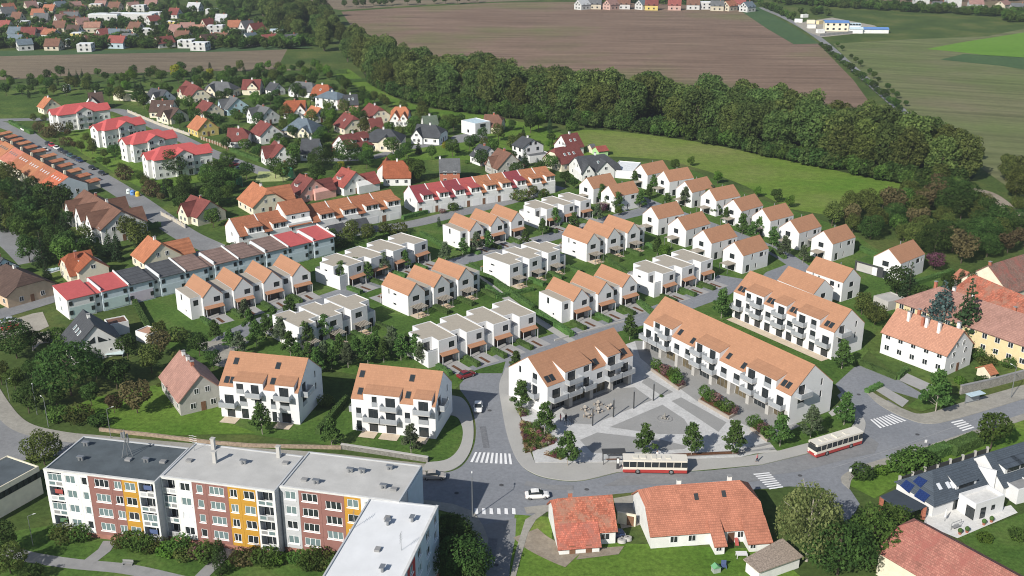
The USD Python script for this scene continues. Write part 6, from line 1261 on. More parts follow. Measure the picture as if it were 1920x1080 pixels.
WW = {'w': 'white', 'c': 'cream', 'y': 'yellow', 'g': 'grey', 'lb': 'pale blue', 'pk': 'pink', 't': 'tan', 'oc': 'ochre'}
FV = [(15, 11, 'o', 'w', 1), (13, 18, 'g', 'w', 1), (33, 28, 'b', 'c', 0), (72, 21, 'o', 'c', 0), (57, 7, 'pk', 'c', 1), (74, 6, 'w', 'w', 2), (78, 30, 'g', 'c', 0), (112, 6, 'gb', 'w', 1), (140, 7, 'pk', 'pk', 1), (94, 13, 'o', 'c', 0), (114, 32, 'pk', 'w', 1), (124, 26, 'b', 't', 1), (134, 27, 'g', 'w', 0),
      (134, 36, 'b', 'c', 1), (154, 38, 'pk', 't', 1), (113, 44, 'b', 'c', 0), (139, 52, 'br', 'w', 0), (54, 57, 'm', 'c', 0), (29, 55, 'gb', 'w', 0), (74, 55, 'm', 'w', 0), (43, 40, 'w', 'w', 2), (147, 62, 'w', 'y', 2), (174, 45, 'po', 'c', 0), (194, 58, 'r', 'w', 1), (214, 58, 'gb', 'w', 0), (234, 60, 'g', 'w', 0),
      (221, 72, 'r', 'lb', 0), (74, 72, 'w', 'w', 2), (130, 73, 'lb', 'w', 2), (173, 70, 'b', 'w', 1), (30, 71, 'gb', 'w', 0), (45, 77, 'gb', 'w', 1), (190, 5, 'pk', 'c', 0), (216, 8, 'b', 'c', 0), (249, 8, 'pk', 'c', 1), (261, 10, 'w', 'w', 2), (180, 8, 'w', 'c', 2), (287, 33, 'm', 'w', 1), (291, 23, 'w', 'w', 2),
      (307, 73, 'm', 'w', 1), (276, 54, 'w', 'w', 2), (243, 66, 'g', 'w', 0), (152, 15, 'br', 'c', 0), (284, 4, 'pk', 'w', 0), (328, 20, 'm', 'w', 0), (321, 40, 'w', 'oc', 2), (330, 52, 'pk', 'c', 0), (352, 48, 'pk', 'w', 0), (373, 52, 'po', 't', 0), (343, 62, 'b', 'c', 0), (350, 75, 'w', 'w', 2), (391, 70, 'br', 'pk', 1),
      (415, 66, 'b', 'c', 0), (365, 9, 'w', 'w', 0), (397, 17, 'w', 'w', 2), (416, 32, 'w', 'w', 0), (389, 40, 'm', 'c', 1), (404, 48, 'w', 'w', 2), (440, 43, 'o', 'c', 0), (463, 45, 'g', 'w', 1), (480, 49, 'm', 'w', 1), (445, 57, 'gn', 'c', 2), (469, 67, 'gb', 'w', 1), (504, 68, 'r', 'w', 1), (519, 56, 'lb', 'w', 2), (546, 69, 'g', 'w', 1),
      (100, 78, 'b', 'c', 0), (8, 44, 'r', 'c', 0), (160, 82, 'w', 'w', 2), (255, 46, 'b', 'c', 0), (375, 80, 'w', 'w', 2), (95, 58, 'o', 'w', 0)]
FV.sort(key=lambda h: (int(h[1] // 14), h[0]))
seen_row = {}
for x, y, rf, wl, kd in FV:
 row = int(y // 14); k = seen_row[row] = seen_row.get(row, 0) + 1
 rn = ['topmost row', 'second row', 'third row', 'fourth row', 'fifth row', 'field edge row'][min(row, 5)]
 nth = ORD[k - 1] if k <= 12 else f'{k}th'
 rr = random.Random(x * 31 + y)
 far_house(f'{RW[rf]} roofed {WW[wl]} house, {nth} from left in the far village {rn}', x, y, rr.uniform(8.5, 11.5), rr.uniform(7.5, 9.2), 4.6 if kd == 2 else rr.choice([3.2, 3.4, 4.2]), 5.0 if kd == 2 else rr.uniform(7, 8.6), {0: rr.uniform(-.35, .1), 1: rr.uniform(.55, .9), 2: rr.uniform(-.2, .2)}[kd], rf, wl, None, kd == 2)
for x, y, L, lab in ((198, 27, 24, 'left of the two'), (247, 26, 38, 'right of the two')):
 far_house(f'long white flat roofed school building in the far village, {lab}', x, y, L, 11, 6, 7.0, -.12, 'w', 'w', None, True)
TOPH = [(1092, 3, 'w', 'w', 1), (1116, 2, 'g', 'c', 0), (1146, 3, 'pk', 'pk', 1), (1170, 2, 'b', 'w', 0), (1206, 3, 'gb', 'w', 1), (1222, 4, 'm', 'oc', 0), (1265, 4, 'r', 'pk', 0), (1300, 3, 'b', 'w', 0), (1324, 4, 'w', 'w', 2), (1345, 5, 'g', 'c', 0), (1368, 5, 'o', 'c', 1), (1386, 2, 'r', 'w', 0), (1402, 7, 'gb', 'w', 1)]
for i, (x, y, rf, wl, kd) in enumerate(TOPH):
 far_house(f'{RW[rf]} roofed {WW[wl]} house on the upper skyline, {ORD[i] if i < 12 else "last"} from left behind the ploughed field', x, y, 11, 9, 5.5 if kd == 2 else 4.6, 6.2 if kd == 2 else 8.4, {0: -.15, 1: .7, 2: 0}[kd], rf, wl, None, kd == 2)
for i, (x, y, rf, wl, kd) in enumerate([(1727, 1, 'w', 'w', 2), (1787, 2, 'lb', 'w', 2), (1830, 3, 'pk', 'w', 0), (1882, 4, 'pk', 'c', 1), (1910, 9, 'g', 'w', 0), (1762, 6, 'g', 'w', 0)]):
 far_house(f'{RW[rf]} roofed {WW[wl]} house at the upper right skyline, {ORD[i]} of six', x, y, 12, 9, 4.4, 7.4, {0: -.15, 1: .7, 2: 0}[kd], rf, wl, None, kd == 2)
BLUEROOF = mat('blue_sheet_roof', (.10, .20, .42), rough=.5, var=.06)
def depot(label, x, y, L, w, h, rz, roofm, wall, wins=True):
 O = at(x, y, h)[:2]; t = thing('depot_building', label, 'depot', (*O, 0), rz)
 MB().box(-L / 2, -w / 2, 0, L / 2, w / 2, h).build('wall', wall, t)
 MB().slab([(-L / 2 - .4, -w / 2 - .4, h + .05), (L / 2 + .4, -w / 2 - .4, h + .05), (L / 2 + .4, 0, h + 1.3), (-L / 2 - .4, 0, h + 1.3)], .2).slab([(-L / 2 - .4, w / 2 + .4, h + .05), (L / 2 + .4, w / 2 + .4, h + .05), (L / 2 + .4, 0, h + 1.3), (-L / 2 - .4, 0, h + 1.3)], .2).build('roof', roofm, t)
 if wins:
  f = Facade((-L / 2, -w / 2), (1, 0))
  for z in (1.0, 4.2):
   for k in range(4): f.map(MB().box(L * (k + .5) / 4 - .8, 0, z, L * (k + .5) / 4 + .8, .05, z + 1.4)).build('window', GLASS, t)
depot('cream two storey depot building with a blue roof in the fields', 1568, 41, 17, 11, 6.2, -.15, BLUEROOF, CREAM)
depot('small white depot building with pale blue roof beside the two storey one', 1602, 46, 8, 9, 4.5, -.15, ROOFS['lb'], PLASTER_W)
depot('long low blue roofed store at the end of the depot', 1633, 54, 24, 7, 2.8, -.05, BLUEROOF, PLASTER_W, False)
depot('low pale store shed at the near edge of the depot yard', 1605, 54, 9, 6, 3.0, -.1, ROOFS['lb'], PLASTER_W, False)
for i, (x, y, c) in enumerate(((1497, 42, PLASTER_W), (1520, 44, CREAM), (1521, 53, PLASTER_W), (1538, 62, PLASTER_W), (1508, 33, PLASTER_W), (1537, 45, YELLOW))):
 O = G(x, y); t = thing('storage_container', f'pale storage container in the depot yard, {ORD[i]} of six', 'container', (*O, 0), -.3 + i * .2)
 MB().box(-3, -1.3, .1, 3, 1.3, 2.7).build('box', c, t); MB().box(2.99, -1.2, .2, 3.06, 1.2, 2.6).build('door', METAL, t)
t = thing('depot_fence', 'dark hedge like fence along the near side of the depot', 'fence', (0, 0, 0))
for i in range(14):
 a, b = np.array(px('3', 770 + i * 26, 205 - i * 2.4)), np.array(px('3', 796 + i * 26, 203 - i * 2.4)); MB().prism(LineString([G(*a), G(*b)]).buffer(.3, cap_style='flat'), 0, 1.8).build('fence_panel', CONCD, t)
# ------------------------------------------------------------------ vehicles
TYRE = mat('tyre_rubber', (.018, .018, .018), rough=.9); RIM = mat('wheel_rim', (.35, .36, .37), rough=.4, metal=.7); LAMP_W = mat('headlight_glass', (.75, .76, .78), rough=.15, spec=.6); LAMP_R = mat('tail_light', (.35, .01, .01), rough=.25, spec=.6)
def wheels(t, xs, yw, r, w=.22):
 for x in xs:
  for s in (-1, 1):
   p = MB().cyl((x, s * (yw - w), r), (x, s * yw, r), r, r, 14).build('wheel', TYRE, t)
   MB().cyl((x, s * (yw - .02), r), (x, s * (yw + .015), r), r * .62, r * .55, 10).build('rim', RIM, p)
def hull(sections):
 """car body lofted through (x, half width, z low, z high) sections with a rounded shoulder"""
 V, F = [], []; n = 10
 for x, hw, z0, z1 in sections:
  hm = (z0 + z1) / 2
  ring = [(-hw * .92, z0), (-hw, z0 + (z1 - z0) * .25), (-hw, hm + (z1 - z0) * .15), (-hw * .93, z1 - (z1 - z0) * .12), (-hw * .75, z1), (hw * .75, z1), (hw * .93, z1 - (z1 - z0) * .12), (hw, hm + (z1 - z0) * .15), (hw, z0 + (z1 - z0) * .25), (hw * .92, z0)]
  V += [(x, y, z) for y, z in ring]
 for i in range(len(sections) - 1):
  for k in range(n):
   a, b = i * n + k, i * n + (k + 1) % n; F += [(a, b, b + n), (a, b + n, a + n)]
 e = (len(sections) - 1) * n
 F += [(0, k + 1, k) for k in range(1, n - 1)] + [(e, e + k, e + k + 1) for k in range(1, n - 1)]
 return MB().add(V, np.array(F)[:, ::-1])
CARS = {}
def car_kind(col_name, paint, suv=False, cabrio=False):
 t = kindof(f'{col_name}_car'); h = .12 if suv else 0
 hull([(-2.15, .72, .38, .75 + h), (-2.05, .84, .26, .92 + h), (-1.3, .89, .22, .98 + h), (0, .90, .20, .96 + h), (1.1, .89, .22, .92 + h), (1.85, .84, .26, .80 + h), (2.15, .70, .38, .66)]).build('body', paint, t)
 if not cabrio:
  g = hull([(-1.75 if suv else -1.55, .70, .93, .97 + h), (-1.1, .74, .93, 1.38 + h * 2), (-.2, .75, .93, 1.46 + h * 2), (.35, .74, .93, 1.40 + h * 2), (1.15, .68, .90, .93 + h)])
  g.build('window', GLASS, t)
  MB().slab([(-1.12, -.6, 1.41 + h * 2), (.30, -.6, 1.43 + h * 2), (.30, .6, 1.43 + h * 2), (-1.12, .6, 1.41 + h * 2)], .05).add(*hull([(-1.05, .66, 1.40 + 2 * h, 1.44 + 2 * h), (-.2, .66, 1.46 + 2 * h, 1.50 + 2 * h), (.3, .63, 1.41 + 2 * h, 1.445 + 2 * h)]).arrays()).build('roof', paint, t)
 else:
  MB().box(-1.0, -.62, .97, .35, .62, 1.02).build('cockpit', TYRE, t); MB().slab([(.35, -.66, 1.35), (.75, -.66, .95), (.75, .66, .95), (.35, .66, 1.35)], .03).build('windscreen', GLASS, t)
  for y in (-.33, .33): MB().box(-.75, y - .22, 1.0, -.25, y + .22, 1.3).build('seat', WOODL, t)
 wheels(t, (-1.35, 1.35), .88, .32)
 for s in (-1, 1):
  MB().ball((2.02, s * .62, .62), (.12, .16, .09)).build('headlight', LAMP_W, t); MB().ball((-2.08, s * .66, .75), (.06, .15, .08)).build('tail_light', LAMP_R, t)
 MB().box(.55, -1.02, .95, .75, -.86, 1.1).box(.55, .86, .95, .75, 1.02, 1.1).build('mirror', paint, t)
 return t
def paint(n, c): return mat(n, c, rough=.35, var=.02, spec=.5, coat=.6)
CARK = {'white': car_kind('white', paint('white_car_paint', (.72, .71, .68))), 'silver': car_kind('silver', paint('silver_car_paint', (.38, .39, .40))), 'maroon': car_kind('maroon', paint('maroon_car_paint', (.17, .012, .014))), 'dark': car_kind('dark', paint('black_car_paint', (.018, .02, .024))),
  'blue': car_kind('blue', paint('blue_car_paint', (.015, .03, .085)), True), 'red': car_kind('red', paint('red_car_paint', (.42, .02, .03)), True), 'beige': car_kind('beige', paint('beige_car_paint', (.36, .33, .29))), 'cabrio': car_kind('open_white', paint('white_car_paint', (.7, .7, .7)), cabrio=True), 'teal': car_kind('teal', paint('teal_car_paint', (.03, .09, .10)))}
def car(kind, a, b, label, group=None, z=.085):
 A, B = G(*a), G(*b); d = B - A
 copy_of(CARK[kind], 'car', label, 'car', (*(A + B) / 2, z), math.atan2(d[1], d[0]), None, group)
car('maroon', (858, 712), (890, 702), 'maroon car at the kerb beside the right twin apartment house')
car('white', (897, 754), (896, 782), 'white car driving down the side street beside the square')
car('beige', (797, 897), (832, 897), 'beige grey car on the main road beside the panel block')
car('white', (985, 934), (1029, 932), 'white car on the main road below the junction')
car('blue', (1138, 1010), (1158, 1006), 'dark blue car parked between the two roadside cottages')
car('silver', (31, 604), (0, 609), 'silver car on the pale gravel forecourt at the left')
car('red', (3, 620), (38, 614), 'red car beside the silver one at the left')
car('blue', (1070, 415), (1092, 413), 'dark blue car in the driveway of the farthest flat row')
car('white', (888, 381), (901, 379), 'white car in front of the red and orange terrace')
car('maroon', (432, 313), (446, 310), 'maroon car beside the street below the nearest red roofed villa')
car('teal', (442, 320), (457, 318), 'teal car by the ball court hedge')
car('red', (620, 286), (632, 283), 'red car between trees near the long two dormer house')
row = [(270 / 6, 690 / 6 + 130, 'white', 'white car at the upper end of the row of parked cars'), *[(x / 6, 260 + y / 6, k, l) for x, y, k, l in ((545, 72, 'dark', 'black car beside the red one in the parked row'), (588, 92, 'red', 'red car in the row of parked cars'), (640, 120, 'white', 'white car behind the red one in the parked row'), (690, 150, 'dark', 'dark car, fourth in the parked row'),
       (745, 180, 'dark', 'dark car, fifth in the parked row'), (795, 208, 'teal', 'teal car in the middle of the parked row'), (845, 236, 'dark', 'black car, seventh in the parked row'), (895, 262, 'blue', 'dark blue car near the lower end of the parked row'), (1040, 345, 'dark', 'lone dark car below the parked row'), (1150, 405, 'dark', 'lone black car farther down the straight street'), (508, 140, 'white', 'white car on the garage side of the straight street'))]]
for x, y, k, l in row:
 car(k, (x - 5, y - 2.4), (x + 5, y + 2.4), l)
def bus_kind():
 t = kindof('city_bus'); L = 11.9; redp = paint('bus_red_paint', (.33, .035, .03)); whp = paint('bus_cream_paint', (.62, .58, .50))
 MB().prism(sbox(-L / 2, -1.25, L / 2, 1.25).buffer(.0).buffer(-.15).buffer(.15), .32, .95).build('lower_body', redp, t)
 MB().prism(sbox(-L / 2, -1.25, L / 2, 1.25).buffer(-.15).buffer(.15), .952, 1.45).build('waist_band', whp, t)
 MB().prism(sbox(-L / 2 + .04, -1.22, L / 2 - .04, 1.22).buffer(-.15).buffer(.15), 1.452, 2.55).build('window_band', GLASS, t)
 MB().prism(sbox(-L / 2, -1.25, L / 2, 1.25).buffer(-.18).buffer(.18), 2.552, 2.92).build('roof', whp, t)
 for x in np.linspace(-L / 2 + 1.2, L / 2 - 1.2, 8):
  for q in (-1, 1): MB().box(x - .05, q * 1.222 - .015, 1.46, x + .05, q * 1.222 + .015, 2.545).build('window_pillar', whp, t)
 for x in (-3.6, -2.2, .6, 2.4): MB().box(x - .5, -.55, 2.925, x + .5, .45, 3.05).build('roof_hatch', mat('bus_hatch', (.5, .48, .42)), t)
 MB().box(-.6, -.8, 2.925, .2, .8, 3.12).build('air_unit', mat('bus_hatch', (.5, .48, .42)), t)
 wheels(t, (-3.2, 3.0), 1.26, .5, .3)
 for q in (-1, 1): MB().box(-L / 2 - .03, q * .9 - .16, .7, -L / 2 + .02, q * .9 + .16, .9).build('headlight', LAMP_W, t)
 MB().box(-L / 2 - .02, -.8, 2.58, -L / 2 + .02, .8, 2.86).build('destination_board', TYRE, t)
 return t
BUS = bus_kind()
for a, b, l in (((1168, 889), (1288, 891), 'red and cream city bus at the bus shelter below the square'), ((1528, 862), (1618, 834), 'red and cream city bus driving past the grass triangle')):
 A, B = G(*a), G(*b); d = B - A; n = np.array([-d[1], d[0]]) / np.linalg.norm(d)
 copy_of(BUS, 'bus', l, 'bus', (*((A + B) / 2 + n * 1.25), .07), math.atan2(d[1], d[0]), None, 'city buses')

# ------------------------------------------------------------------ street furniture and small things
def lamp_kind(h=8.0):
 t = kindof('street_lamp'); MB().cyl((0, 0, 0), (0, 0, h), .10, .06, 8).build('pole', METAL, t)
 MB().cyl((0, 0, h), (1.2, 0, h + .25), .05, .04, 6).build('arm', METAL, t); MB().ball((1.45, 0, h + .24), (.4, .14, .09)).build('lamp_head', PLASTER_W, t); return t
LAMP = lamp_kind()
for x, y, rz, s, l in ((886, 972, 1.6, 1.0, 'tall street lamp at the junction beside the white wing'), (208, 822, .6, .8, 'street lamp on the footpath behind the dark roofed block'), (70, 778, 2, .8, 'street lamp by the bend of the footpath at the left'), (91, 801, 2.4, .8, 'second street lamp by the footpath bend'), (62, 1023, .5, .7, 'street lamp between the hall and the panel block'), (1895, 747, 2.0, .9, 'street lamp on the pavement at the right edge'), (18, 752, 1, .6, 'short street lamp at the far left path')):
 copy_of(LAMP, 'street_lamp', l, 'street lamp', (*G(x, y), .05), rz, (s, s, s), 'street lamps')
t0 = kindof('light_column'); MB().cyl((0, 0, 0), (0, 0, 3.9), .14, .14, 10).build('column', DARK, t0); MB().cyl((0, 0, 3.9), (0, 0, 4.15), .15, .15, 10).build('cap', METAL, t0)
for i, (x, y) in enumerate(((1111, 798), (1150, 782), (1188, 766), (1225, 751))):
 copy_of(t0, 'light_column', f'dark light column on the square, {ORD[i]} from left beside the white band', 'light column', (*G(x, y, .15), .15), 0, None, 'light columns of the square')
CAFE = mat('beige_cafe_wood', (.40, .36, .31), var=.08)
def cafe_set():
 t = kindof('cafe_table'); MB().cyl((0, 0, .70), (0, 0, .74), .45, .45, 14).build('tabletop', CAFE, t); MB().cyl((0, 0, 0), (0, 0, .70), .05, .05, 6).cyl((0, 0, 0), (0, 0, .04), .3, .3, 10).build('pedestal', DARK, t)
 return t
def chair_k():
 t = kindof('cafe_chair'); MB().box(-.22, -.22, .42, .22, .22, .46).build('seat', CAFE, t); MB().box(-.22, .18, .46, .22, .22, .80).build('backrest', CAFE, t)
 for i in (-1, 1):
  for j in (-1, 1): MB().box(i * .19 - .02, j * .19 - .02, 0, i * .19 + .02, j * .19 + .02, .42).build('leg', WOODL, t)
 return t
CT, CC = cafe_set(), chair_k()
spots = [((940, 655), 'leftmost at the back'), ((1085, 600), 'nearest to the shop front'), ((1090, 675), 'in the middle'), ((1215, 635), 'rightmost'), ((970, 730), 'nearest to the first light column')]
for (x, y), w in spots:
 c = G(*px('S', x, y), .15)
 copy_of(CT, 'cafe_table', f'round cafe table on the square, {w}', 'table', (*c, .152), 0, (1.0, 1.0, 1), 'cafe tables')
 for k in range(4):
  a = k * 1.571 + x * .01; copy_of(CC, 'cafe_chair', f'pale wooden chair {["right of", "behind", "left of", "in front of"][k]} the cafe table {w}', 'chair', (c[0] + math.cos(a) * .75, c[1] + math.sin(a) * .75, .152), a - math.pi / 2, (.82, .82, .9), f'chairs at the cafe table {w}')
t = thing('bus_shelter', 'dark bus shelter with flat roof beside the waiting bus', 'bus shelter', (*G(1150, 868), .13), .05)
MB().box(-2.2, -.9, 2.35, 2.2, .9, 2.5).build('roof', DARK, t)
for i in (-1, 1):
 for j in (-1, 1): MB().box(i * 2.0 - .05, j * .75 - .05, 0, i * 2.0 + .05, j * .75 + .05, 2.35).build('post', DARK, t)
MB().box(-1.9, .74, .3, 1.9, .77, 2.2).build('rear_pane', RAIL, t); MB().box(-1.4, .3, .42, 1.4, .62, .48).build('bench', WOOD, t)
t = thing('info_column', 'slim dark sign column beside the bus shelter', 'sign column', (*G(1158, 880), .13)); MB().box(-.25, -.08, 0, .25, .08, 2.4).build('column', DARK, t); MB().box(-.2, -.085, 1.2, .2, -.081, 2.2).build('display', PLASTER_W, t)
t = thing('bus_shelter', 'small glazed bus shelter on the pavement at the right edge', 'bus shelter', (*G(1826, 758), .13), .4)
MB().box(-2, -.8, 2.3, 2, .8, 2.42).build('roof', ROOFS['lb'], t)
for i in (-1, 1): MB().box(i * 1.9 - .05, .6, 0, i * 1.9 + .05, .7, 2.3).build('post', METAL, t)
MB().box(-1.85, .63, .3, 1.85, .66, 2.1).build('rear_pane', RAIL, t)
for x, y, l in ((1733, 847, 'white and red bus stop sign on the bungalow side of the road'), (1592, 902, 'small dark sign at the mouth of the bungalow lane')):
 t = thing('road_sign', l, 'sign', (*G(x, y), .1)); MB().cyl((0, 0, 0), (0, 0, 2.4), .035, .035, 6).build('pole', METAL, t); MB().box(-.22, -.03, 1.9, .22, .03, 2.5).build('plate', PLASTER, t)
t = thing('park_bench', 'grey green park bench on the lawn before the panel block', 'bench', (*G(240, 1060), .05), -.12); MB().box(-.9, -.25, .42, .9, .2, .47).build('seat', CONCD, t); MB().box(-.9, .2, .5, .9, .25, .9).build('backrest', CONCD, t)
for i in (-.75, .75): MB().box(i - .05, -.2, 0, i + .05, .2, .42).build('leg', METAL, t)
t = thing('fountain', 'small stone fountain ring on the square', 'fountain', (*G(*px('T', 638, 510), .15), .15))
m = MB()
for k in range(16):
 a = k * math.pi / 8; m.obox((math.cos(a) * 1.5, math.sin(a) * 1.5), (-math.sin(a), math.cos(a)), .30, .10, 0, .08)
m.build('stone_ring', CONCD, t)
for k in range(7):
 a = k * 2.39; r = .2 + .10 * k; MB().ball((math.cos(a) * r, math.sin(a) * r, .18), (.2, .16, .22)).build('boulder', STONE, t)
MB().cyl((0, 0, 0), (0, 0, 1.3), .22, .12, 8).build('spout', STONE, t)
t = thing('planting_bed', 'long bark mulch bed under the three plaza trees', 'bed', (0, 0, 0))
q = [G(1228, 860), G(1386, 853), G(1383, 848), G(1226, 855)]
MB().prism(Polygon(q).buffer(.12), .0, .30).build('kerb', CONCD, t); MB().sheet(Polygon(q), .306).build('mulch', MULCH, t)
t = thing('steps', 'broad low stone steps at the lower corner of the square', 'steps', (0, 0, 0))
for k in range(4):
 a, b = np.array(G(1386, 852 - k * 1.6)), np.array(G(1456 - k * 4, 846 - k * 4.5)); MB().prism(LineString([a, b]).buffer(.30, cap_style='flat'), .05, .17 + .05 * k).build('step', CONCD if k % 2 else CONC, t)
def person(label, xy, z, rz, top, legs, skin=(.45, .28, .2), stride=.18):
 P = dict(hd=(0, 0, 1.64), nk=(0, 0, 1.47), ch=(0, 0, 1.28), wa=(0, 0, 1.02), hp=(0, 0, .92))
 def chain(js):
  out = []
  for (a, ra), (b, rb) in zip(js, js[1:]):
   pts = []
   for c, r in ((a, ra), (b, rb)): pts.append(trimesh.creation.icosphere(1, r).vertices + np.array(c))
   out.append(m3.Manifold.hull_points(np.vstack(pts)))
  return out
 parts = chain([((0, 0, 1.66), .10), ((0, .0, 1.60), .085), ((0, 0, 1.46), .055), ((0, 0, 1.36), .10)])
 for s in (-1, 1):
  parts += chain([((0, s * .16, 1.38), .07), ((s * .02, s * .22, 1.10), .048), ((s * .10 + .03, s * .23, .86), .036), ((s * .12 + .04, s * .23, .76), .032)])
  parts += chain([((0, s * .16, 1.38), .085), ((0, s * .10, .98), .11), ((0, s * .09, .90), .10), ((s * stride * .5, s * .09, .50), .065), ((s * stride, s * .09, .10), .045), ((s * stride + .14, s * .09, .06), .035)])
 parts += chain([((0, -.10, 1.36), .10), ((0, .10, 1.36), .10), ((0, .07, 1.0), .115), ((0, -.07, 1.0), .115)])
 body = m3.Manifold.batch_boolean(parts, m3.OpType.Add)
 t = thing('person', label, 'person', (*xy, z), rz)
 sk = mat('skin', skin, rough=.6, var=.03); v, f, _ = meshkit.arrays(body); tri = v[f].mean(1)
 put(numbered(f'{t.GetPath()}/body'), v, f, sk)
 def shell(name, lo, hi, m, ymax=9):
  big = body.refine_to_length(.06); vv, ff, _ = meshkit.arrays(big); mm = trimesh.Trimesh(vv, ff, process=False); vn = mm.vertex_normals; c = vv[ff].mean(1)
  k = (c[:, 2] > lo) & (c[:, 2] < hi) & (np.abs(c[:, 1]) < ymax); put(numbered(f'{t.GetPath()}/{name}'), vv + vn * .014, ff[k], m)
 shell('top', .95, 1.44, top); shell('trousers', .10, .96, legs, .185)
 MB().ball((-.015, 0, 1.70), (.11, .105, .10), 2).build('hair', mat('dark_hair', (.03, .02, .015)), t)
PINK, NAVY, DGREY = mat('pink_cloth', (.45, .16, .18)), mat('navy_cloth', (.02, .025, .05)), mat('dark_cloth', (.025, .025, .028))
person('person in a pink top walking on the pavement below the steps', G(1419, 867), .13, 2.6, PINK, NAVY)
person('person in dark clothes standing by the flower bed at the cafe corner', G(1051, 790, .15), .15, .4, PINK, DGREY, stride=.05)
person('person in black standing beside the cafe corner rack', G(1061, 790, .15), .15, 2.2, DGREY, DGREY, stride=.08)
person('person waiting at the bus shelter behind the bus', G(1232, 860, .15), .15, 4.5, mat('white_cloth', (.6, .6, .6)), NAVY, stride=.06)
t = thing('bicycle_rack', 'dark bicycle rack with a bicycle at the cafe corner', 'rack', (*G(1067, 795, .15), .15), .6)
for k in range(4): MB().cyl((k * .6 - .9, -.4, 0), (k * .6 - .9, -.4, .8), .03).cyl((k * .6 - .9, .4, 0), (k * .6 - .9, .4, .8), .03).cyl((k * .6 - .9, -.4, .8), (k * .6 - .9, .4, .8), .03).build('hoop', DARK, t)
for (x, y), m_, l in (((1450, 592), mat('bin_white', (.55, .6, .58)), 'white recycling dome beside the straight street'), ((1495, 607), mat('bin_blue', (.12, .25, .5)), 'blue recycling dome beside the straight street'), ((1552, 622), mat('bin_yellow', (.6, .42, .04)), 'yellow recycling dome beside the straight street')):
 t = thing('recycling_bin', l, 'bin', (*G(*px('E', x, y + 25)), .05)); MB().cyl((0, 0, 0), (0, 0, 1.0), .85, .85, 14).ball((0, 0, 1.0), (.85, .85, .75), 2).build('dome', m_, t); MB().box(-.25, -.87, .9, .25, -.7, 1.1).build('slot', TYRE, t)
POOLC = mat('pool_cover', (.48, .58, .60), rough=.3)
def pool(sheet, pts, label, h=.9):
 q = [G(*px(sheet, *p)) for p in pts]; t = thing('pool', label, 'pool', (0, 0, 0)); A = np.array(q)
 MB().prism(Polygon(q).buffer(.5), .0, .12).build('rim', PATIO_G, t)
 m = MB(); a, b, c, d = A; n = 7
 for k in range(n):
  u0, u1 = k / n, (k + 1) / n - .01; P = [a + (b - a) * u0, a + (b - a) * u1, d + (c - d) * u1, d + (c - d) * u0]; m = MB()
  m.prism(Polygon(P), .121, .4 + .08 * (k % 2)); m.build('cover_segment', POOLC, t)
pool('M', [(745, 105), (1005, 65), (1000, 18), (760, 70)], 'long pool with a pale blue sliding cover behind the tall chimney house')
pool('M', [(545, 440), (670, 400), (665, 380), (520, 405)], 'small pool with pale cover beside the orange house at the left')
lay('court', gp([(485, 322), (552, 322), (556, 334), (530, 340), (478, 342)]), .1, ground('court_surface', [(.3, (.30, .34, .14)), (.7, (.36, .40, .18))], .3, fine=2), 'pale green ball court between two dark trees', 'court')
NETG = usdkit.material(stage, '/World/Looks/green_net', {'t': ('transparent_bsdf', {}), 'd': ('principled_bsdf', {'base_color': (.05, .28, .15), 'roughness': .8}), 'm': ('mix_closure', {'fac': .5})}, [('t.BSDF', 'm.closure1'), ('d.BSDF', 'm.closure2')], surface='m.closure')
for a, b, l in (((524, 322), (551, 336), 'green net fence at the right side of the ball court'), ((443, 346), (455, 350), 'green net fence at the left side of the ball court')):
 t = thing('net_fence', l, 'fence', (0, 0, 0)); A, B = G(*a), G(*b); MB().prism(LineString([A, B]).buffer(.03, cap_style='flat'), .1, 4.0).build('net', NETG, t)
 for k in range(4): c = A + (B - A) * k / 3; MB().cyl((*c, 0), (*c, 4.1), .06).build('post', METAL, t)
def wall_run(name, pts, w, h, m_, label, cat='wall', step=0, cap=None):
 t = thing(name, label, cat, (0, 0, 0)); P = [np.array(G(*p)) for p in pts]; ls = LineString(P); n = max(1, int(ls.length / (step or ls.length)))
 for k in range(n):
  s = shapely.ops.substring(ls, ls.length * k / n + (.06 if step else 0), ls.length * (k + 1) / n)
  MB().prism(s.buffer(w / 2, cap_style='flat'), 0, h).build('wall_panel' if step else 'wall', m_, t)
 if step:
  for k in range(n + 1):
   c = ls.interpolate(ls.length * k / n); MB().box(c.x - .22, c.y - .22, 0, c.x + .22, c.y + .22, h + .3).build('pier', cap or CONC, t)
 elif cap: MB().prism(ls.buffer(w / 2 + .06, cap_style='flat'), h + .002, h + .1).build('coping', cap, t)
PALEW = mat('pale_garden_wall', (.42, .38, .31), var=.1)
wall_run('garden_wall', [(240, 211), (300, 236), (355, 255)], .3, 1.3, PALEW, 'pale garden wall along the street facing the red roofed villas', step=5)
wall_run('picket_fence', [(378, 262), (405, 271), (432, 282)], .12, 1.2, WOOD, 'brown picket fence along the street below the maroon bungalow', 'fence', step=2.2, cap=PALEW)
wall_run('garden_wall', [(303, 404), (325, 415), (347, 428)], .3, 1.2, PALEW, 'cream wall with piers beside the straight street', step=3)
wall_run('stone_wall', [(1800, 739), (1850, 728), (1925, 708), (2000, 690)], .5, 2.0, STONE, 'long grey stone wall behind the right pavement', cap=CONCD)
wall_run('retaining_wall', [(640, 841), (720, 853), (803, 866)], .5, 1.0, mat('dark_wall_stone', (.17, .165, .15), var=.3, scale=2.5, bump=.4), 'grey stone retaining wall below the right twin apartment house', cap=CONC)
wall_run('brick_wall', [(187, 808), (290, 819), (393, 832), (470, 838), (640, 842)], .4, .7, mat('old_brick_wall', (.26, .2, .15), var=.35, scale=2), 'low old brick wall beside the footpath behind the panel block')
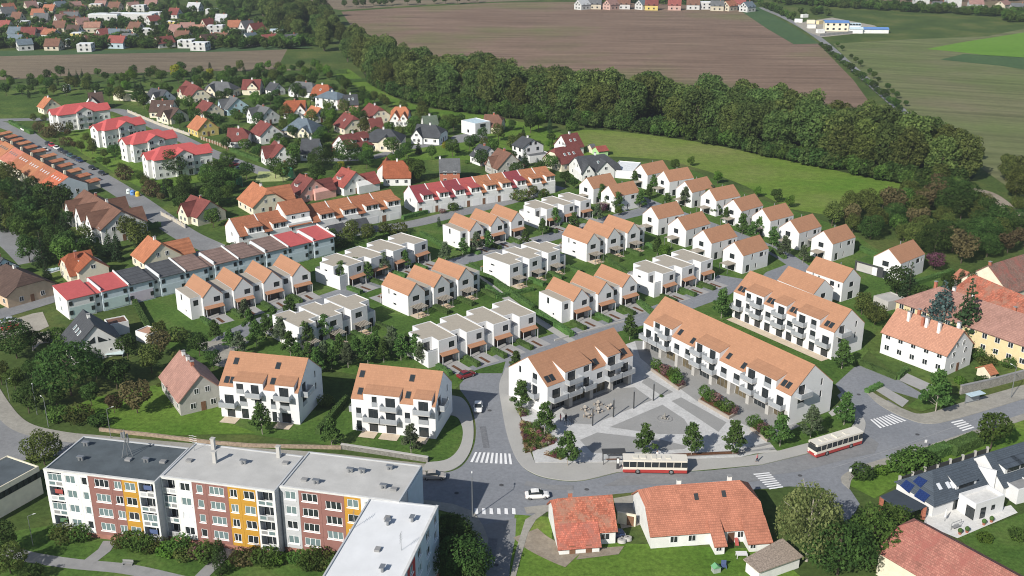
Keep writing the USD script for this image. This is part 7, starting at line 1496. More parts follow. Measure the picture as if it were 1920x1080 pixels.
wall_run('garden_wall', [(1092, 318), (1120, 332), (1135, 338)], .25, 1.2, PALEW, 'pale fence wall beside the big charcoal house', step=2.4)
wall_run('garden_fence', [(1686, 905), (1740, 885), (1800, 866), (1850, 850)], .15, 1.1, DARK, 'dark panelled garden fence behind the clipped bushes', 'fence', step=3.2, cap=CONC)
wall_run('garden_fence', [(0, 545), (60, 560), (100, 548)], .12, 1.3, mat('grey_fence_boards', (.12, .10, .085), var=.2), 'dark wooden fence along the village street at the left', 'fence', step=2.5)
wall_run('kerb_wall', [(1040, 640), (1100, 622), (1170, 604)], .25, .5, CONC, 'low concrete edge along the estate street behind the market building') 
for (x, y), r, l in (((1166, 1017), .75, 'left one of two flat round millstones on the cottage lawn'), ((1177, 1013), .7, 'right one of two flat round millstones on the cottage lawn')):
 t = thing('millstone', l, 'millstone', (*G(x, y), .05)); MB().cyl((0, 0, 0), (0, .1, .55), r, r * .96, 20).build('stone', CONC, t); MB().cyl((0, .1, .552), (0, .1, .56), .2, .2, 10).build('eye', DARK, t)
t = thing('garden_table', 'white garden table on the farmhouse lawn', 'table', (*G(1390, 1045), .05)); MB().box(-.9, -.6, .7, .9, .6, .76).build('tabletop', PLASTER, t)
for i in (-1, 1):
 for j in (-1, 1): MB().box(i * .8 - .04, j * .5 - .04, 0, i * .8 + .04, j * .5 + .04, .7).build('leg', PLASTER, t)
t = thing('play_chair', 'blue plastic chair on the farmhouse lawn', 'chair', (*G(1357, 1065), .05)); MB().box(-.4, -.4, .35, .4, .4, .45).build('seat', LAUNDRY[1], t); MB().box(-.4, .3, .45, .4, .4, 1.2).build('backrest', LAUNDRY[1], t)
for i in (-1, 1):
 for j in (-1, 1): MB().box(i * .34 - .05, j * .34 - .05, 0, i * .34 + .05, j * .34 + .05, .35).build('leg', LAUNDRY[1], t)
t = thing('play_house', 'grey green toy house on the farmhouse lawn', 'toy house', (*G(1342, 1072), .05), .3); MB().box(-.6, -.5, 0, .6, .5, .9).build('wall', mat('toy_grey', (.3, .33, .3)), t); MB().exy([(-.7, .9), (.7, .9), (0, 1.4)], -.55, .55).build('roof', mat('toy_green', (.12, .3, .15)), t)
t = thing('toy_slide', 'red and yellow toy slide by the farmhouse door', 'slide', (*G(1380, 1018), .05)); MB().slab([(-.3, -1, .1), (.3, -1, .1), (.3, .6, 1.1), (-.3, .6, 1.1)], .08).build('chute', LAUNDRY[0], t); MB().box(-.3, .6, 0, .3, 1.0, 1.1).build('ladder', LAUNDRY[2], t)
t = thing('parasol', 'closed white parasol on the bungalow terrace', 'parasol', (*G(*px('V', 1025, 830)), .1)); MB().cyl((0, 0, 0), (0, 0, 2.6), .03).build('pole', METAL, t); MB().cyl((0, 0, .9), (0, 0, 2.5), .22, .05, 8).build('canopy', PLASTER, t)
t = thing('garden_swing', 'grey hanging swing frame on the bungalow terrace', 'swing', (*G(*px('V', 1150, 910)), .1), .5); MB().cyl((-1.2, 0, 0), (-1.2, 0, 1.4), .04).cyl((1.2, 0, 0), (1.2, 0, 1.4), .04).cyl((-1.2, 0, 1.4), (1.2, 0, 1.4), .04).build('frame', METAL, t); MB().box(-.9, -.3, .4, .9, .3, .46).build('seat', CONCD, t)
for i, (x, y) in enumerate(((1465, 870), (1550, 838), (1195, 975), (1275, 955))):
 t = thing('plant_pot', f'potted shrub on the bungalow terrace, {ORD[i]} from left' if i != 3 else 'red plant pot on the bungalow terrace edge', 'pot', (*G(*px('V', x, y)), .1)); MB().cyl((0, 0, 0), (0, 0, .45), .22, .3, 10).build('pot', BRICKW, t); MB().ball((0, 0, .75), (.4, .4, .45)).build('shrub', HEDGE, t)
t = thing('glass_table', 'pale glass topped table beside the charcoal house', 'table', (*G(*px('N', 1305, 580)), .06), .1); MB().box(-2, -1.4, .8, 2, 1.4, .9).build('top', POOLC, t); MB().box(-1.8, -1.2, 0, -1.7, 1.2, .8).box(1.7, -1.2, 0, 1.8, 1.2, .8).build('stand', METAL, t)
# ------------------------------------------------------------------ trees and shrubs
LEAF = {'dark': leafmat('leaf_dark', (.015, .035, .009), (.080, .140, .032)), 'mid': leafmat('leaf_mid', (.024, .052, .011), (.125, .205, .040)), 'olive': leafmat('leaf_olive', (.030, .047, .012), (.160, .190, .046)), 'bright': leafmat('leaf_bright', (.034, .075, .010), (.14, .235, .034)),
  'belt': leafmat('leaf_belt', (.024, .046, .012), (.200, .240, .066)), 'belt2': leafmat('leaf_belt_deep', (.018, .042, .012), (.150, .205, .056)), 'blue': leafmat('needle_blue', (.028, .055, .052), (.125, .190, .175)), 'fir': leafmat('needle_dark', (.013, .030, .012), (.055, .092, .034)),
  'thuja': leafmat('thuja_green', (.014, .034, .009), (.060, .105, .028)), 'birch': leafmat('birch_leaf', (.060, .085, .026), (.255, .280, .110), rnd=.6), 'plum': leafmat('plum_leaf', (.05, .018, .030), (.20, .085, .125)), 'yellow': leafmat('yellow_leaf', (.11, .12, .010), (.36, .33, .04)),
  'young': leafmat('young_leaf', (.026, .062, .016), (.125, .205, .050), rnd=.7), 'young2': leafmat('young_leaf_grey', (.045, .066, .038), (.145, .185, .090), rnd=.7), 'brown': leafmat('brownish_leaf', (.055, .046, .022), (.16, .13, .06)), 'pinkish': leafmat('pinkish_leaf', (.09, .045, .045), (.32, .19, .18))}
BARK = mat('bark', (.085, .065, .05), var=.25, scale=3); BARKL = mat('pale_bark', (.30, .27, .23), var=.2, scale=3)
def leaves(lobes, n, size, seed, inner=.22, tilt=.75, hang=0.0, ground=0.15):
 r = np.random.default_rng(seed); lobes = np.array(lobes, float)
 area = (lobes[:, 3] * lobes[:, 4] + lobes[:, 4] * lobes[:, 5] + lobes[:, 3] * lobes[:, 5]); pick = r.choice(len(lobes), n * 2, p=area / area.sum())
 u = r.normal(size=(n * 2, 3)); u /= np.linalg.norm(u, axis=1, keepdims=True)
 rad = np.where(r.random(n * 2) < inner, r.uniform(.35, .75, n * 2), r.uniform(.80, 1.04, n * 2))
 L = lobes[pick]; p = L[:, :3] + u * L[:, 3:] * rad[:, None]
 keep = np.ones(len(p), bool)
 for k, l in enumerate(lobes):
  q = np.linalg.norm((p - l[:3]) / l[3:], axis=1); keep &= ~((q < .70) & (pick != k))
 keep &= p[:, 2] > ground
 p, u = p[keep][:n], u[keep][:n]; n = len(p)
 nm = u * (1 - tilt * .5) + r.normal(size=(n, 3)) * tilt * .55 + [0, 0, .25]; nm /= np.linalg.norm(nm, axis=1, keepdims=True)
 a = np.cross(nm, r.normal(size=(n, 3))); a /= np.linalg.norm(a, axis=1, keepdims=True); b = np.cross(nm, a)
 if hang:
  b = b * (1 - hang) + np.array([0, 0, -1.0]) * hang
 s = size * r.uniform(.55, 1.3, (n, 1)); e = r.uniform(.6, 1.1, (n, 1)) * (1 + 1.2 * hang)
 q = np.stack([p - a * s * .5, p - b * s * e * .5 * .9 + a * s * .05, p + a * s * .5, p + b * s * e * .5], 1)
 return MB().add(q.reshape(-1, 3), np.arange(4 * n).reshape(-1, 4))
def trunk(h, r0, limbs, seed, bark, t, lean=.0):
 r = random.Random(seed); m = MB().cyl((0, 0, -.1), (lean * h, 0, h), r0, r0 * .35, 7)
 for k in range(limbs):
  z = h * r.uniform(.35, .85); a = r.uniform(0, 6.28); L = h * r.uniform(.25, .45); m.cyl((lean * z, 0, z), (lean * z + math.cos(a) * L, math.sin(a) * L, z + L * .75), r0 * .4, r0 * .12, 5)
 m.build('trunk', bark, t)
def broadleaf(name, seed, H, R, leaf, n=1500, size=.5, low=.18, nl=13, bark=None, trunkr=.16):
 t = kindof(name); r = np.random.default_rng(seed); zc = H * (1 + low) / 2; rz = H * (1 - low) / 2
 lob = [(0, 0, zc, R * .72, R * .72, rz * .78)]
 for k in range(nl):
  a = k * 2.399 + r.uniform(-.4, .4); v = r.uniform(-.75, .95); rr = math.sqrt(max(.05, 1 - v * v * .85)); s = r.uniform(.32, .52)
  lob.append((math.cos(a) * R * .66 * rr, math.sin(a) * R * .66 * rr, zc + v * rz * .68, R * s, R * s, min(R, rz) * s * r.uniform(.8, 1.05)))
 trunk(H * .75, trunkr * H / 8, 5, seed, bark or BARK, t)
 leaves(lob, n, size, seed).build('crown', LEAF[leaf], t)
 return t
def spruce(name, seed, H, R, leaf, n=1500, size=.45):
 t = kindof(name); r = np.random.default_rng(seed); lob = []
 for k in range(46):
  f = (k + .5) / 46; z = H * (.06 + .92 * f); rr = R * (1 - f) ** .85; a = k * 2.399; q = max(.22, rr * .42)
  lob.append((math.cos(a) * rr * .62, math.sin(a) * rr * .62, z - rr * .12, q * 1.25, q * 1.25, q * .55))
 trunk(H * .95, .14 * H / 8, 0, seed, BARK, t)
 leaves(lob, n, size, seed, tilt=.6, hang=.25).build('crown', LEAF[leaf], t); return t
def column(name, seed, H, R, leaf, n=900, size=.32):
 t = kindof(name); lob = [(0, 0, H * (.1 + .8 * k / 7), R * (1 - abs(k / 7 - .35) ** 1.6 * .9), R * (1 - abs(k / 7 - .35) ** 1.6 * .9), H * .16) for k in range(8)]
 trunk(H * .5, .1, 0, seed, BARK, t); leaves(lob, n, size, seed, tilt=.6).build('crown', LEAF[leaf], t); return t
def young(name, seed, leaf, H=7.0, n=1700):
 """a young avenue tree: slim pale trunk, tiers of loose sprays narrowing to the top"""
 t = kindof(name); r = np.random.default_rng(seed); lob = []; m = MB().cyl((0, 0, -.05), (0, 0, H * .9), .085, .03, 7)
 for k in range(30):
  f = k / 29; z = H * (.30 + .66 * f); rr = (1.9 * math.sin(min(1, .35 + (1 - f) * .95) * 1.5) * (1 - f * .55)); a = k * 2.399 + r.uniform(-.5, .5); rr *= r.uniform(.45, 1.05)
  q = r.uniform(.52, .85) * (1 - .35 * f); lob.append((math.cos(a) * rr, math.sin(a) * rr, z, q * 1.15, q * 1.15, q * .7))
  if k % 2 == 0: m.cyl((0, 0, z - rr * .55), (math.cos(a) * rr * .9, math.sin(a) * rr * .9, z), .03, .012, 4)
 m.build('trunk', BARKL, t); leaves(lob, n, .40, seed, inner=.35, tilt=.9).build('crown', LEAF[leaf], t); return t
def weeping(name, seed, H, R):
 t = kindof(name); r = np.random.default_rng(seed); lob = []
 for k in range(34):
  a = k * 2.399; f = r.random(); rr = R * math.sqrt(r.random()) * .85; top = H * (1 - .45 * (rr / R) ** 2) * r.uniform(.86, 1.0); ln = (top - 1.0) * r.uniform(.35, .75)
  lob.append((math.cos(a) * rr, math.sin(a) * rr, top - ln / 2, R * .20, R * .20, ln / 2 + .5))
 trunk(H * .8, .28, 6, seed, BARKL, t); leaves(lob, 5200, .42, seed, tilt=.8, hang=.55).build('crown', LEAF['birch'], t); return t
def bush(name, seed, R, H, leaf, n=500, size=.26):
 t = kindof(name); r = np.random.default_rng(seed)
 lob = [(0, 0, H * .5, R * .8, R * .8, H * .5)] + [(math.cos(k * 2.4) * R * .5, math.sin(k * 2.4) * R * .5, H * r.uniform(.4, .7), R * .5, R * .5, H * .36) for k in range(6)]
 leaves(lob, n, size, seed, ground=.02).build('foliage', LEAF[leaf], t)
 MB().cyl((0, 0, 0), (0, 0, H * .6), .05, .02, 5).build('stem', BARK, t); return t
K = {'dark1': broadleaf('dark_garden_tree', 1, 8, 3.3, 'dark'), 'dark2': broadleaf('dark_garden_tree', 2, 8, 3.0, 'dark', nl=10), 'mid1': broadleaf('green_garden_tree', 3, 8, 3.2, 'mid'), 'mid2': broadleaf('green_garden_tree', 4, 8, 2.8, 'mid', nl=16), 'olive1': broadleaf('olive_garden_tree', 5, 8, 3.2, 'olive'), 'bright1': broadleaf('bright_garden_tree', 6, 8, 3.0, 'bright'),
     'yellow1': broadleaf('yellow_garden_tree', 7, 6, 2.4, 'yellow', n=1100), 'plum1': broadleaf('purple_plum_tree', 8, 5, 2.5, 'plum', n=1300, size=.36), 'brown1': broadleaf('brownish_garden_tree', 9, 6, 2.8, 'brown', n=1100),
     'belt1': broadleaf('tall_belt_tree', 11, 18, 6.2, 'belt', n=4600, size=.74, low=.01, nl=17, trunkr=.22), 'belt2': broadleaf('tall_belt_tree', 12, 18, 5.6, 'belt', n=4600, size=.74, low=.01, nl=15, trunkr=.22), 'belt3': broadleaf('tall_belt_tree', 13, 18, 6.0, 'belt2', n=4600, size=.74, low=.01, nl=19, trunkr=.22), 'belt4': broadleaf('tall_belt_tree', 14, 15, 5.2, 'olive', n=4000, size=.7, low=.0, nl=15, trunkr=.22),
     'big1': broadleaf('spreading_tree', 15, 11, 6.2, 'dark', n=4600, size=.5, low=.10, nl=24), 'big2': broadleaf('spreading_tree', 16, 10, 4.8, 'mid', n=3800, size=.48, low=.10, nl=22), 'big3': broadleaf('spreading_tree', 17, 9, 4.4, 'olive', n=3200, size=.46, low=.10, nl=20),
     'fir1': spruce('dark_spruce', 21, 11, 3.0, 'fir', n=1900), 'fir2': spruce('dark_spruce', 22, 9, 2.3, 'fir', n=1500), 'bluefir': spruce('blue_spruce', 23, 10, 3.9, 'blue', n=2600, size=.5), 'thuja': column('thuja_column', 24, 6, 1.15, 'thuja', n=1300, size=.26), 'cypress': column('slim_conifer', 25, 6, 1.3, 'fir'),
     'y1': young('young_avenue_tree', 31, 'young'), 'y2': young('young_avenue_tree', 32, 'young'), 'y3': young('young_avenue_tree', 33, 'young2'), 'y4': young('young_avenue_tree', 34, 'young', n=2000), 'birch': weeping('weeping_birch', 41, 14.5, 6.0),
     'bush1': bush('round_bush', 51, 1.5, 2.1, 'mid', n=800), 'bush2': bush('round_bush', 52, 1.3, 1.7, 'dark', n=600), 'bush3': bush('olive_bush', 53, 1.8, 1.8, 'olive', n=700), 'bush4': bush('bright_bush', 54, 1.2, 1.4, 'bright', n=600), 'bushp': bush('pinkish_shrub', 55, 1.0, 1.2, 'pinkish', n=500, size=.2), 'bushb': bush('brown_bush', 56, 1.6, 1.9, 'brown', n=600)}
LOOK = {'dark': 'dark green garden tree', 'mid': 'leafy green garden tree', 'olive': 'olive green garden tree', 'bright': 'bright green garden tree', 'yellow': 'yellow leaved tree', 'plum': 'purple leaved plum tree', 'brown': 'brownish half bare tree', 'big': 'big spreading tree', 'fir': 'dark spruce', 'bluefir': 'blue grey spruce', 'thuja': 'slim dark thuja column', 'cypress': 'slim dark conifer',
  'y': 'young avenue tree', 'bush': 'rounded shrub', 'bushp': 'pinkish shrub', 'bushb': 'brownish shrub', 'birch': 'huge weeping birch', 'belt': 'tall tree'}
CAT = {'fir': 'conifer', 'bluefir': 'conifer', 'thuja': 'conifer', 'cypress': 'conifer', 'bush': 'shrub', 'bushp': 'shrub', 'bushb': 'shrub'}
NAME = {'dark': 'dark_leafy_tree', 'mid': 'green_leafy_tree', 'bright': 'green_leafy_tree', 'olive': 'olive_green_tree', 'fir': 'spruce_tree', 'bluefir': 'spruce_tree', 'thuja': 'thuja', 'cypress': 'conifer', 'bush': 'shrub', 'bushp': 'shrub', 'bushb': 'shrub', 'y': 'young_tree', 'birch': 'birch_tree', 'belt': 'tall_tree', 'big': 'spreading_tree'}
KH = {'belt': 18, 'big': 10.5, 'y': 7, 'fir': 10, 'bluefir': 10, 'thuja': 6, 'cypress': 6, 'bush': 1.9, 'bushp': 1.2, 'bushb': 1.9, 'birch': 14.5, 'yellow': 6, 'plum': 5, 'brown': 6}
REFS = HOUSES + [(n_, *G(x, y), 8) for n_, x, y in (('left twin apartment house', 495, 760), ('right twin apartment house', 745, 780), ('market building', 1080, 700), ('long apartment building', 1390, 690), ('rear apartment block', 1490, 600), ('gabled row beside the low terrace', 450, 555), ('middle gabled row', 800, 560), ('gabled row by the footpath', 1100, 560), ('gabled row nearest the village street', 905, 430),
  ('gabled row next to the detached houses', 1130, 460), ('front flat roofed row', 890, 640), ('rear flat roofed row', 700, 485), ('farthest flat roofed row', 1045, 405), ('flat roofed row behind the long building', 1262, 520), ('left flat roofed row', 620, 610), ('central flat roofed row', 990, 500), ('first front line house', 1115, 360), ('fourth front line detached house', 1290, 440), ('last front line detached house', 1400, 490), ('second meadow edge house', 1260, 345),
  ('fourth meadow edge house', 1350, 370), ('sixth meadow edge house', 1450, 405), ('last meadow edge house', 1565, 450), ('villa with the black garage', 1690, 490), ('long gabled house behind the rear block', 1510, 535), ('dark roofed panel block', 200, 900), ('middle panel block', 430, 930), ('white roofed wing', 760, 1010), ('public square', 1240, 790), ('grass triangle', 1530, 800), ('mown meadow', 1400, 330), ('parking bays', 1690, 735), ('zebra crossing at the junction', 925, 855), ('bus shelter', 1150, 870))]
_lab = {}
def place_words(p):
 sx, sy = proj((*p, 0)); best = sorted(REFS, key=lambda h: math.hypot(h[1] - p[0], h[2] - p[1]) - h[3] * .5)[:6]
 out = []
 for h in best:
  hx, hy = proj((h[1], h[2], 0)); dx, dy = sx - hx, (sy - hy) * 1.6
  out.append(('right of' if dx > 0 else 'left of') if abs(dx) > abs(dy) else ('in front of' if dy > 0 else 'behind'))
 return [(r, h[0]) for r, h in zip(out, best)]
def label_for(look, p):
 opts = place_words(p)
 for r, h in opts[:2]:
  l = f'{look} {r} the {h}'
  if l not in _lab: _lab[l] = 1; return l
 (r1, h1), (r2, h2) = opts[0], opts[1]
 for l in (f'{look} {r1} the {h1}, nearer the {h2}', f'{look} {r1} the {h1}, nearer the {opts[2][1]}'):
  if len(l.split()) <= 16 and l not in _lab: _lab[l] = 1; return l
 for k in range(2, 30):
  l = f'{look} {r1} the {h1}, {ORD[k - 1] if k <= 12 else str(k) + "th"} nearest'
  if l not in _lab: _lab[l] = 1; return l
PLACED = []
def tree(kind, x=None, y=None, h=None, p=None, label=None, look=None, rz=None, wide=1.0, group=None):
 p = G(x, y) if p is None else np.asarray(p[:2], float); base = kind.rstrip('0123456789'); r = random.Random(int(p[0] * 131 + p[1] * 17))
 s = (h or KH.get(base, 8)) / KH.get(base, 8); s *= 1.0
 l = label or label_for(look or LOOK[base], p)
 PLACED.append((p[0], p[1])); _lab[l] = 1
 return copy_of(K[kind], NAME.get(base, 'garden_tree'), l, CAT.get(base, 'tree'), (*p, .03), r.uniform(0, 6.28) if rz is None else rz, (s * wide, s * wide, s), group)

# near and remarkable ones
tree('birch', 1512, 1052, 14.5, label='huge weeping birch at the mouth of the bungalow lane')
tree('big2', 1632, 1050, 9.5, label='broad green tree right of the weeping birch'); tree('big1', 1570, 1078, 9, label='dark tree at the foot of the weeping birch, half hidden'); tree('big2', 1668, 1020, 7.5)
tree('big1', 134, 742, 11.5, label='big dark green tree in front of the charcoal roofed house'); tree('big1', 32, 672, 8.5, label='dark spreading tree beside the pale forecourt'); tree('big3', 84, 872, 8.5, label='olive tree between the flat hall and the panel block'); tree('dark1', 55, 775, 6.5); tree('mid1', 30, 735, 5.5); tree('dark2', 220, 730, 7); tree('brown1', 258, 775, 7, label='thin half bare tree on the orchard grass'); tree('brown1', 215, 775, 4, label='small reddish brown tree on the orchard grass')
tree('olive1', 285, 700, 7); tree('brown1', 300, 668, 6); tree('dark1', 240, 672, 6); tree('dark2', 172, 762, 5.5); tree('bush3', 150, 790, 3.5); tree('bush1', 110, 790, 3.2); tree('bush2', 185, 800, 3); tree('bush3', 335, 640, 3.5); tree('olive1', 300, 640, 5); tree('bush1', 120, 660, 3.5); tree('mid2', 112, 648, 5); tree('bush2', 90, 640, 3)
tree('thuja', 415, 1078, 6.5, label='tall dark thuja at the door of the middle panel block'); tree('big1', 850, 1050, 7.0, label='dark tree in the shade of the white roofed wing'); tree('big1', 868, 1092, 7.5, label='darkest tree beside the side road below the wing'); tree('dark1', 843, 1005, 4.2); tree('dark2', 888, 1110, 6); tree('dark1', 872, 1040, 4.5)
tree('big3', 20, 1075, 6.5, label='dark shrubby tree at the lower left corner'); tree('dark1', 12, 1040, 6); tree('bush2', 60, 1090, 3)
for i, (x, y, k) in enumerate(((110, 1005, 'bush1'), (128, 1012, 'bush3'), (150, 1014, 'bush1'), (232, 1022, 'bush3'), (250, 1028, 'bush1'), (268, 1034, 'bush1'), (290, 1030, 'bush3'), (315, 1040, 'bush4'), (335, 1036, 'bush1'), (352, 1046, 'bush3'), (372, 1044, 'bushp'), (390, 1052, 'bush1'), (455, 1058, 'bushb'), (475, 1052, 'bush3'), (498, 1060, 'bush1'), (520, 1056, 'bush4'), (560, 1058, 'bush1'), (585, 1066, 'bush1'), (610, 1062, 'bush3'), (630, 1070, 'bush1'))):
 tree(k, x, y, 2.0 + (i * 37 % 10) * .1, label=f'{["leafy", "dense", "tall", "low"][i % 4]} shrub at the foot of the panel block, {ORD[i] if i < 12 else str(i + 1) + "th"} from left', wide=1.1)
for x, y, k, h, l in ((1616, 897, 'bush2', 3.0, 'dark round clipped bush at the lawn corner by the bungalow lane'), (1652, 888, 'bush4', 2.2, 'small olive round bush beside the dark clipped one'), (1690, 884, 'bush1', 3.4, 'large rounded bush before the garden fence, left of the pair'), (1712, 876, 'bush1', 3.6, 'large rounded bush before the garden fence, right of the pair'), (1735, 872, 'bush2', 3.2, 'dark round bush next to the long clipped hedge')): tree(k, x, y, h, label=l, wide=1.15)
hedge(G(1738, 862), G(1776, 848), 2.2, 2.0, 'thick clipped hedge block on the roadside lawn'); hedge(G(1782, 852), G(1832, 832), 2.6, 2.2, 'second thick clipped hedge block near the bushy tree')
tree('mid1', 1857, 842, 8, label='bushy green tree by the road before the second bungalow'); tree('bush4', 1845, 1015, 2.2, label='small round bush on the bungalow garden lawn'); tree('bush1', 1905, 1012, 2.0)
for x, y, k, h in ((1758, 629, 'bluefir', 14.5), (1806, 646, 'fir1', 15.5), (1700, 572, 'fir1', 11), (1680, 560, 'dark1', 9), (1725, 585, 'dark2', 8), (1817, 556, 'thuja', 7.5), (1752, 506, 'plum1', 5.5), (1640, 610, 'big3', 7), (1615, 590, 'olive1', 6), (1665, 640, 'dark2', 5), (1690, 620, 'dark1', 5.5), (1775, 545, 'dark1', 5), (1800, 540, 'cypress', 5), (1830, 675, 'bush1', 2.6), (1850, 685, 'bush3', 2.5), (1870, 668, 'bush2', 3), (1890, 690, 'bush1', 2.2), (1800, 720, 'bush4', 2.4), (1838, 722, 'bush2', 2.4), (1912, 660, 'bush2', 2.6)): tree(k, x, y, h)
tree('y4', 1754, 772, 9.5, label='large young tree on the corner lawn by the parking bays', wide=1.1)
# the estate's young trees
for x, y, h, l in ((1209, 858, 7.2, 'left one of three young trees in the mulch bed'), (1296, 855, 7.2, 'middle one of three young trees in the mulch bed'), (1374, 853, 7.4, 'right one of three young trees in the mulch bed'), (1462, 838, 7.2, 'left one of three young trees on the grass triangle'), (1519, 822, 7.2, 'middle one of three young trees on the grass triangle'), (1582, 798, 7.4, 'right one of three young trees on the grass triangle'),
                   (978, 770, 7, 'young tree at the pavement left of the market building'), (1021, 819, 7.6, 'young tree between the flower bed and the market building'), (1064, 874, 7.4, 'young tree nearest the junction at the square corner'), (771, 852, 6.5, 'young tree before the right twin apartment house'), (492, 815, 7, 'young tree before the left twin apartment house'), (622, 838, 6.5, 'young tree between the twin apartment houses by the wall'), (1578, 692, 7.2, 'young tree at the end of the rear apartment block'), (1180, 638, 6.6, 'young tree behind the right end of the market building'), (968, 706, 6.2, 'young tree on the pavement behind the market building'), (1352, 598, 8.2, 'young tree on the rounded grass bed')):
 tree(['y1', 'y2', 'y4', 'y3'][int(x) % 4], x, y, h, label=l)
for i, (x, y) in enumerate(((432, 658), (500, 634), (528, 645), (470, 622), (596, 702), (622, 694), (653, 690), (690, 683), (720, 680), (752, 676), (790, 684), (668, 523), (640, 535), (868, 482), (893, 475), (1017, 442), (1040, 425), (1158, 398), (1180, 388), (1200, 392), (1216, 374), (1225, 360), (1284, 388), (1306, 382), (1325, 390), (1343, 404), (1335, 380), (1391, 440), (1424, 440), (1448, 464), (1505, 494), (560, 690), (610, 640), (1190, 350), (1215, 345), (1100, 478), (1232, 480), (580, 696), (608, 684), (638, 676), (668, 672), (705, 668), (735, 664), (765, 668), (780, 676), (405, 640), (450, 668), (482, 652), (515, 618), (545, 600), (460, 600), (545, 668), (575, 655), (690, 528), (720, 516), (760, 504), (915, 470), (1075, 438), (1120, 415), (1250, 398), (1360, 420), (1410, 452), (1470, 484), (1140, 392), (1128, 380), (985, 462), (835, 492))):
 tree(['y1', 'y2', 'y3', 'y4'][i % 4], x, y, 5.6 + (i * 7 % 5) * .35)
for x, y, k, h in ((1128, 400, 'plum1', 3.8), (745, 398, 'plum1', 2.6), (1245, 488, 'bright1', 5), (1160, 405, 'bright1', 3.4), (1590, 470, 'bright1', 5.2), (1265, 322, 'mid2', 5), (1295, 312, 'bright1', 4), (1345, 345, 'bright1', 5), (1420, 370, 'bright1', 4), (1455, 380, 'dark1', 5), (1480, 390, 'bright1', 4.5), (823, 425, 'cypress', 3.2), (610, 760, 'bush3', 2.2), (1240, 745, 'bush1', .6)): tree(k, x, y, h)
# planters and flower beds of the square
PLK = mat('planter_stone', (.30, .26, .22), var=.1)
for pi, q in enumerate((((1220, 694), (1272, 731), (1287, 723), (1241, 687)), ((1309, 752), (1367, 785), (1383, 776), (1321, 739)), ((1406, 804), (1438, 828), (1453, 818), (1415, 795)))):
 t = thing('planter', f'low stone planter full of shrubs, {ORD[pi]} from left along the walk', 'planter', (0, 0, 0)); P = [G(*c, .3) for c in q]; pg = Polygon(P)
 MB().prism(pg.difference(pg.buffer(-.3)), .1, .75).build('rim', PLK, t); MB().prism(pg.buffer(-.301), .1, .6).build('soil', MULCH, t)
 r = random.Random(pi); P = np.array(P)
 for k in range((9, 9, 6)[pi]):
  u = (k + .5) / (9, 9, 6)[pi]; v = r.uniform(.25, .75); c = (P[0] + (P[1] - P[0]) * u) * v + (P[3] + (P[2] - P[3]) * u) * (1 - v)
  kk = ['bush1', 'bush4', 'bush1', 'bushp', 'bush4'][k % 5]; s = r.uniform(1.3, 2.5) / KH[kk.rstrip('0123456789')]
  copy_of(K[kk], 'planter_shrub', f'{"pinkish flowering" if kk == "bushp" else "leafy"} shrub, {ORD[k]} from left in the {ORD[pi]} planter', 'shrub', (*c, .58), r.uniform(0, 6), (s * .8, s * .8, s), f'shrubs of the {ORD[pi]} planter')
FLOW = [leafmat(f'flower_{n}', [q * .35 for q in c], c, trans=.1) for n, c in (('pink', (.30, .11, .14)), ('peach', (.40, .25, .15)), ('yellow', (.36, .30, .12)), ('plum', (.10, .035, .07)), ('cream', (.42, .36, .26)), ('wine', (.16, .05, .07)))]
for bi, q in enumerate(([(969, 765), (983, 765), (990, 778), (976, 782)], [(974, 792), (1008, 796), (1042, 826), (1040, 832), (985, 850)], [(1018, 852), (1050, 845), (1063, 853), (1050, 862)])):
 pg = Polygon([G(*c, .15) for c in q]); t = thing('flower_bed', f'mixed flower bed at the square corner, {["upper small", "large middle", "lower small"][bi]} one', 'flower bed', (0, 0, 0))
 MB().sheet(pg, .165).build('soil', MULCH, t); r = random.Random(40 + bi); b = pg.bounds; n = 0
 while n < (24, 120, 28)[bi]:
  c = (r.uniform(b[0], b[2]), r.uniform(b[1], b[3]))
  if not pg.contains(Point(c)): continue
  n += 1; s = r.uniform(.3, .7)
  if n % 2: leaves([(c[0], c[1], .25 + s * .6, s, s, s * .9)], 110, .16, n, ground=0).build('flower_clump', FLOW[r.randrange(6)], t)
  else: leaves([(c[0], c[1], .2 + s * .6, s * 1.1, s * 1.1, s)], 110, .2, n, ground=0).build('leaf_clump', LEAF[r.choice(['mid', 'bright', 'olive'])], t)

# village gardens: trees wherever there is room between houses and streets
ROADS = unary_union([R6.buffer(1.2), R7.buffer(1.4), R8.buffer(1.2), R9.buffer(1), Point(*G(880, 259)).buffer(9), MAIN.buffer(1)])
NOGO = unary_union(FOOT + [gp([(108, 462), (170, 452), (172, 440), (105, 450)]), gp([(80, 520), (115, 512), (112, 498), (80, 505)])]).union(ROADS)
def scatter(poly_px, gap, kinds, hs, seed, tries=4000, most=999, inflate=1.4, name=None):
 pg = gp(poly_px); r = random.Random(seed); b = pg.bounds; n = 0; no = NOGO.buffer(inflate); ok = shapely.prepared.prep(pg.difference(no))
 for _ in range(tries):
  c = (r.uniform(b[0], b[2]), r.uniform(b[1], b[3]))
  if not ok.contains(Point(c)) or any((c[0] - q[0])**2 + (c[1] - q[1])**2 < gap * gap for q in PLACED): continue
  k = r.choice(kinds); base = k.rstrip('0123456789'); tree(k, p=c, h=r.uniform(*hs) * (KH.get(base, 8) / 8 if base in ('bush', 'thuja', 'cypress') else 1)); n += 1
  if n >= most: break
 return n
import shapely.prepared
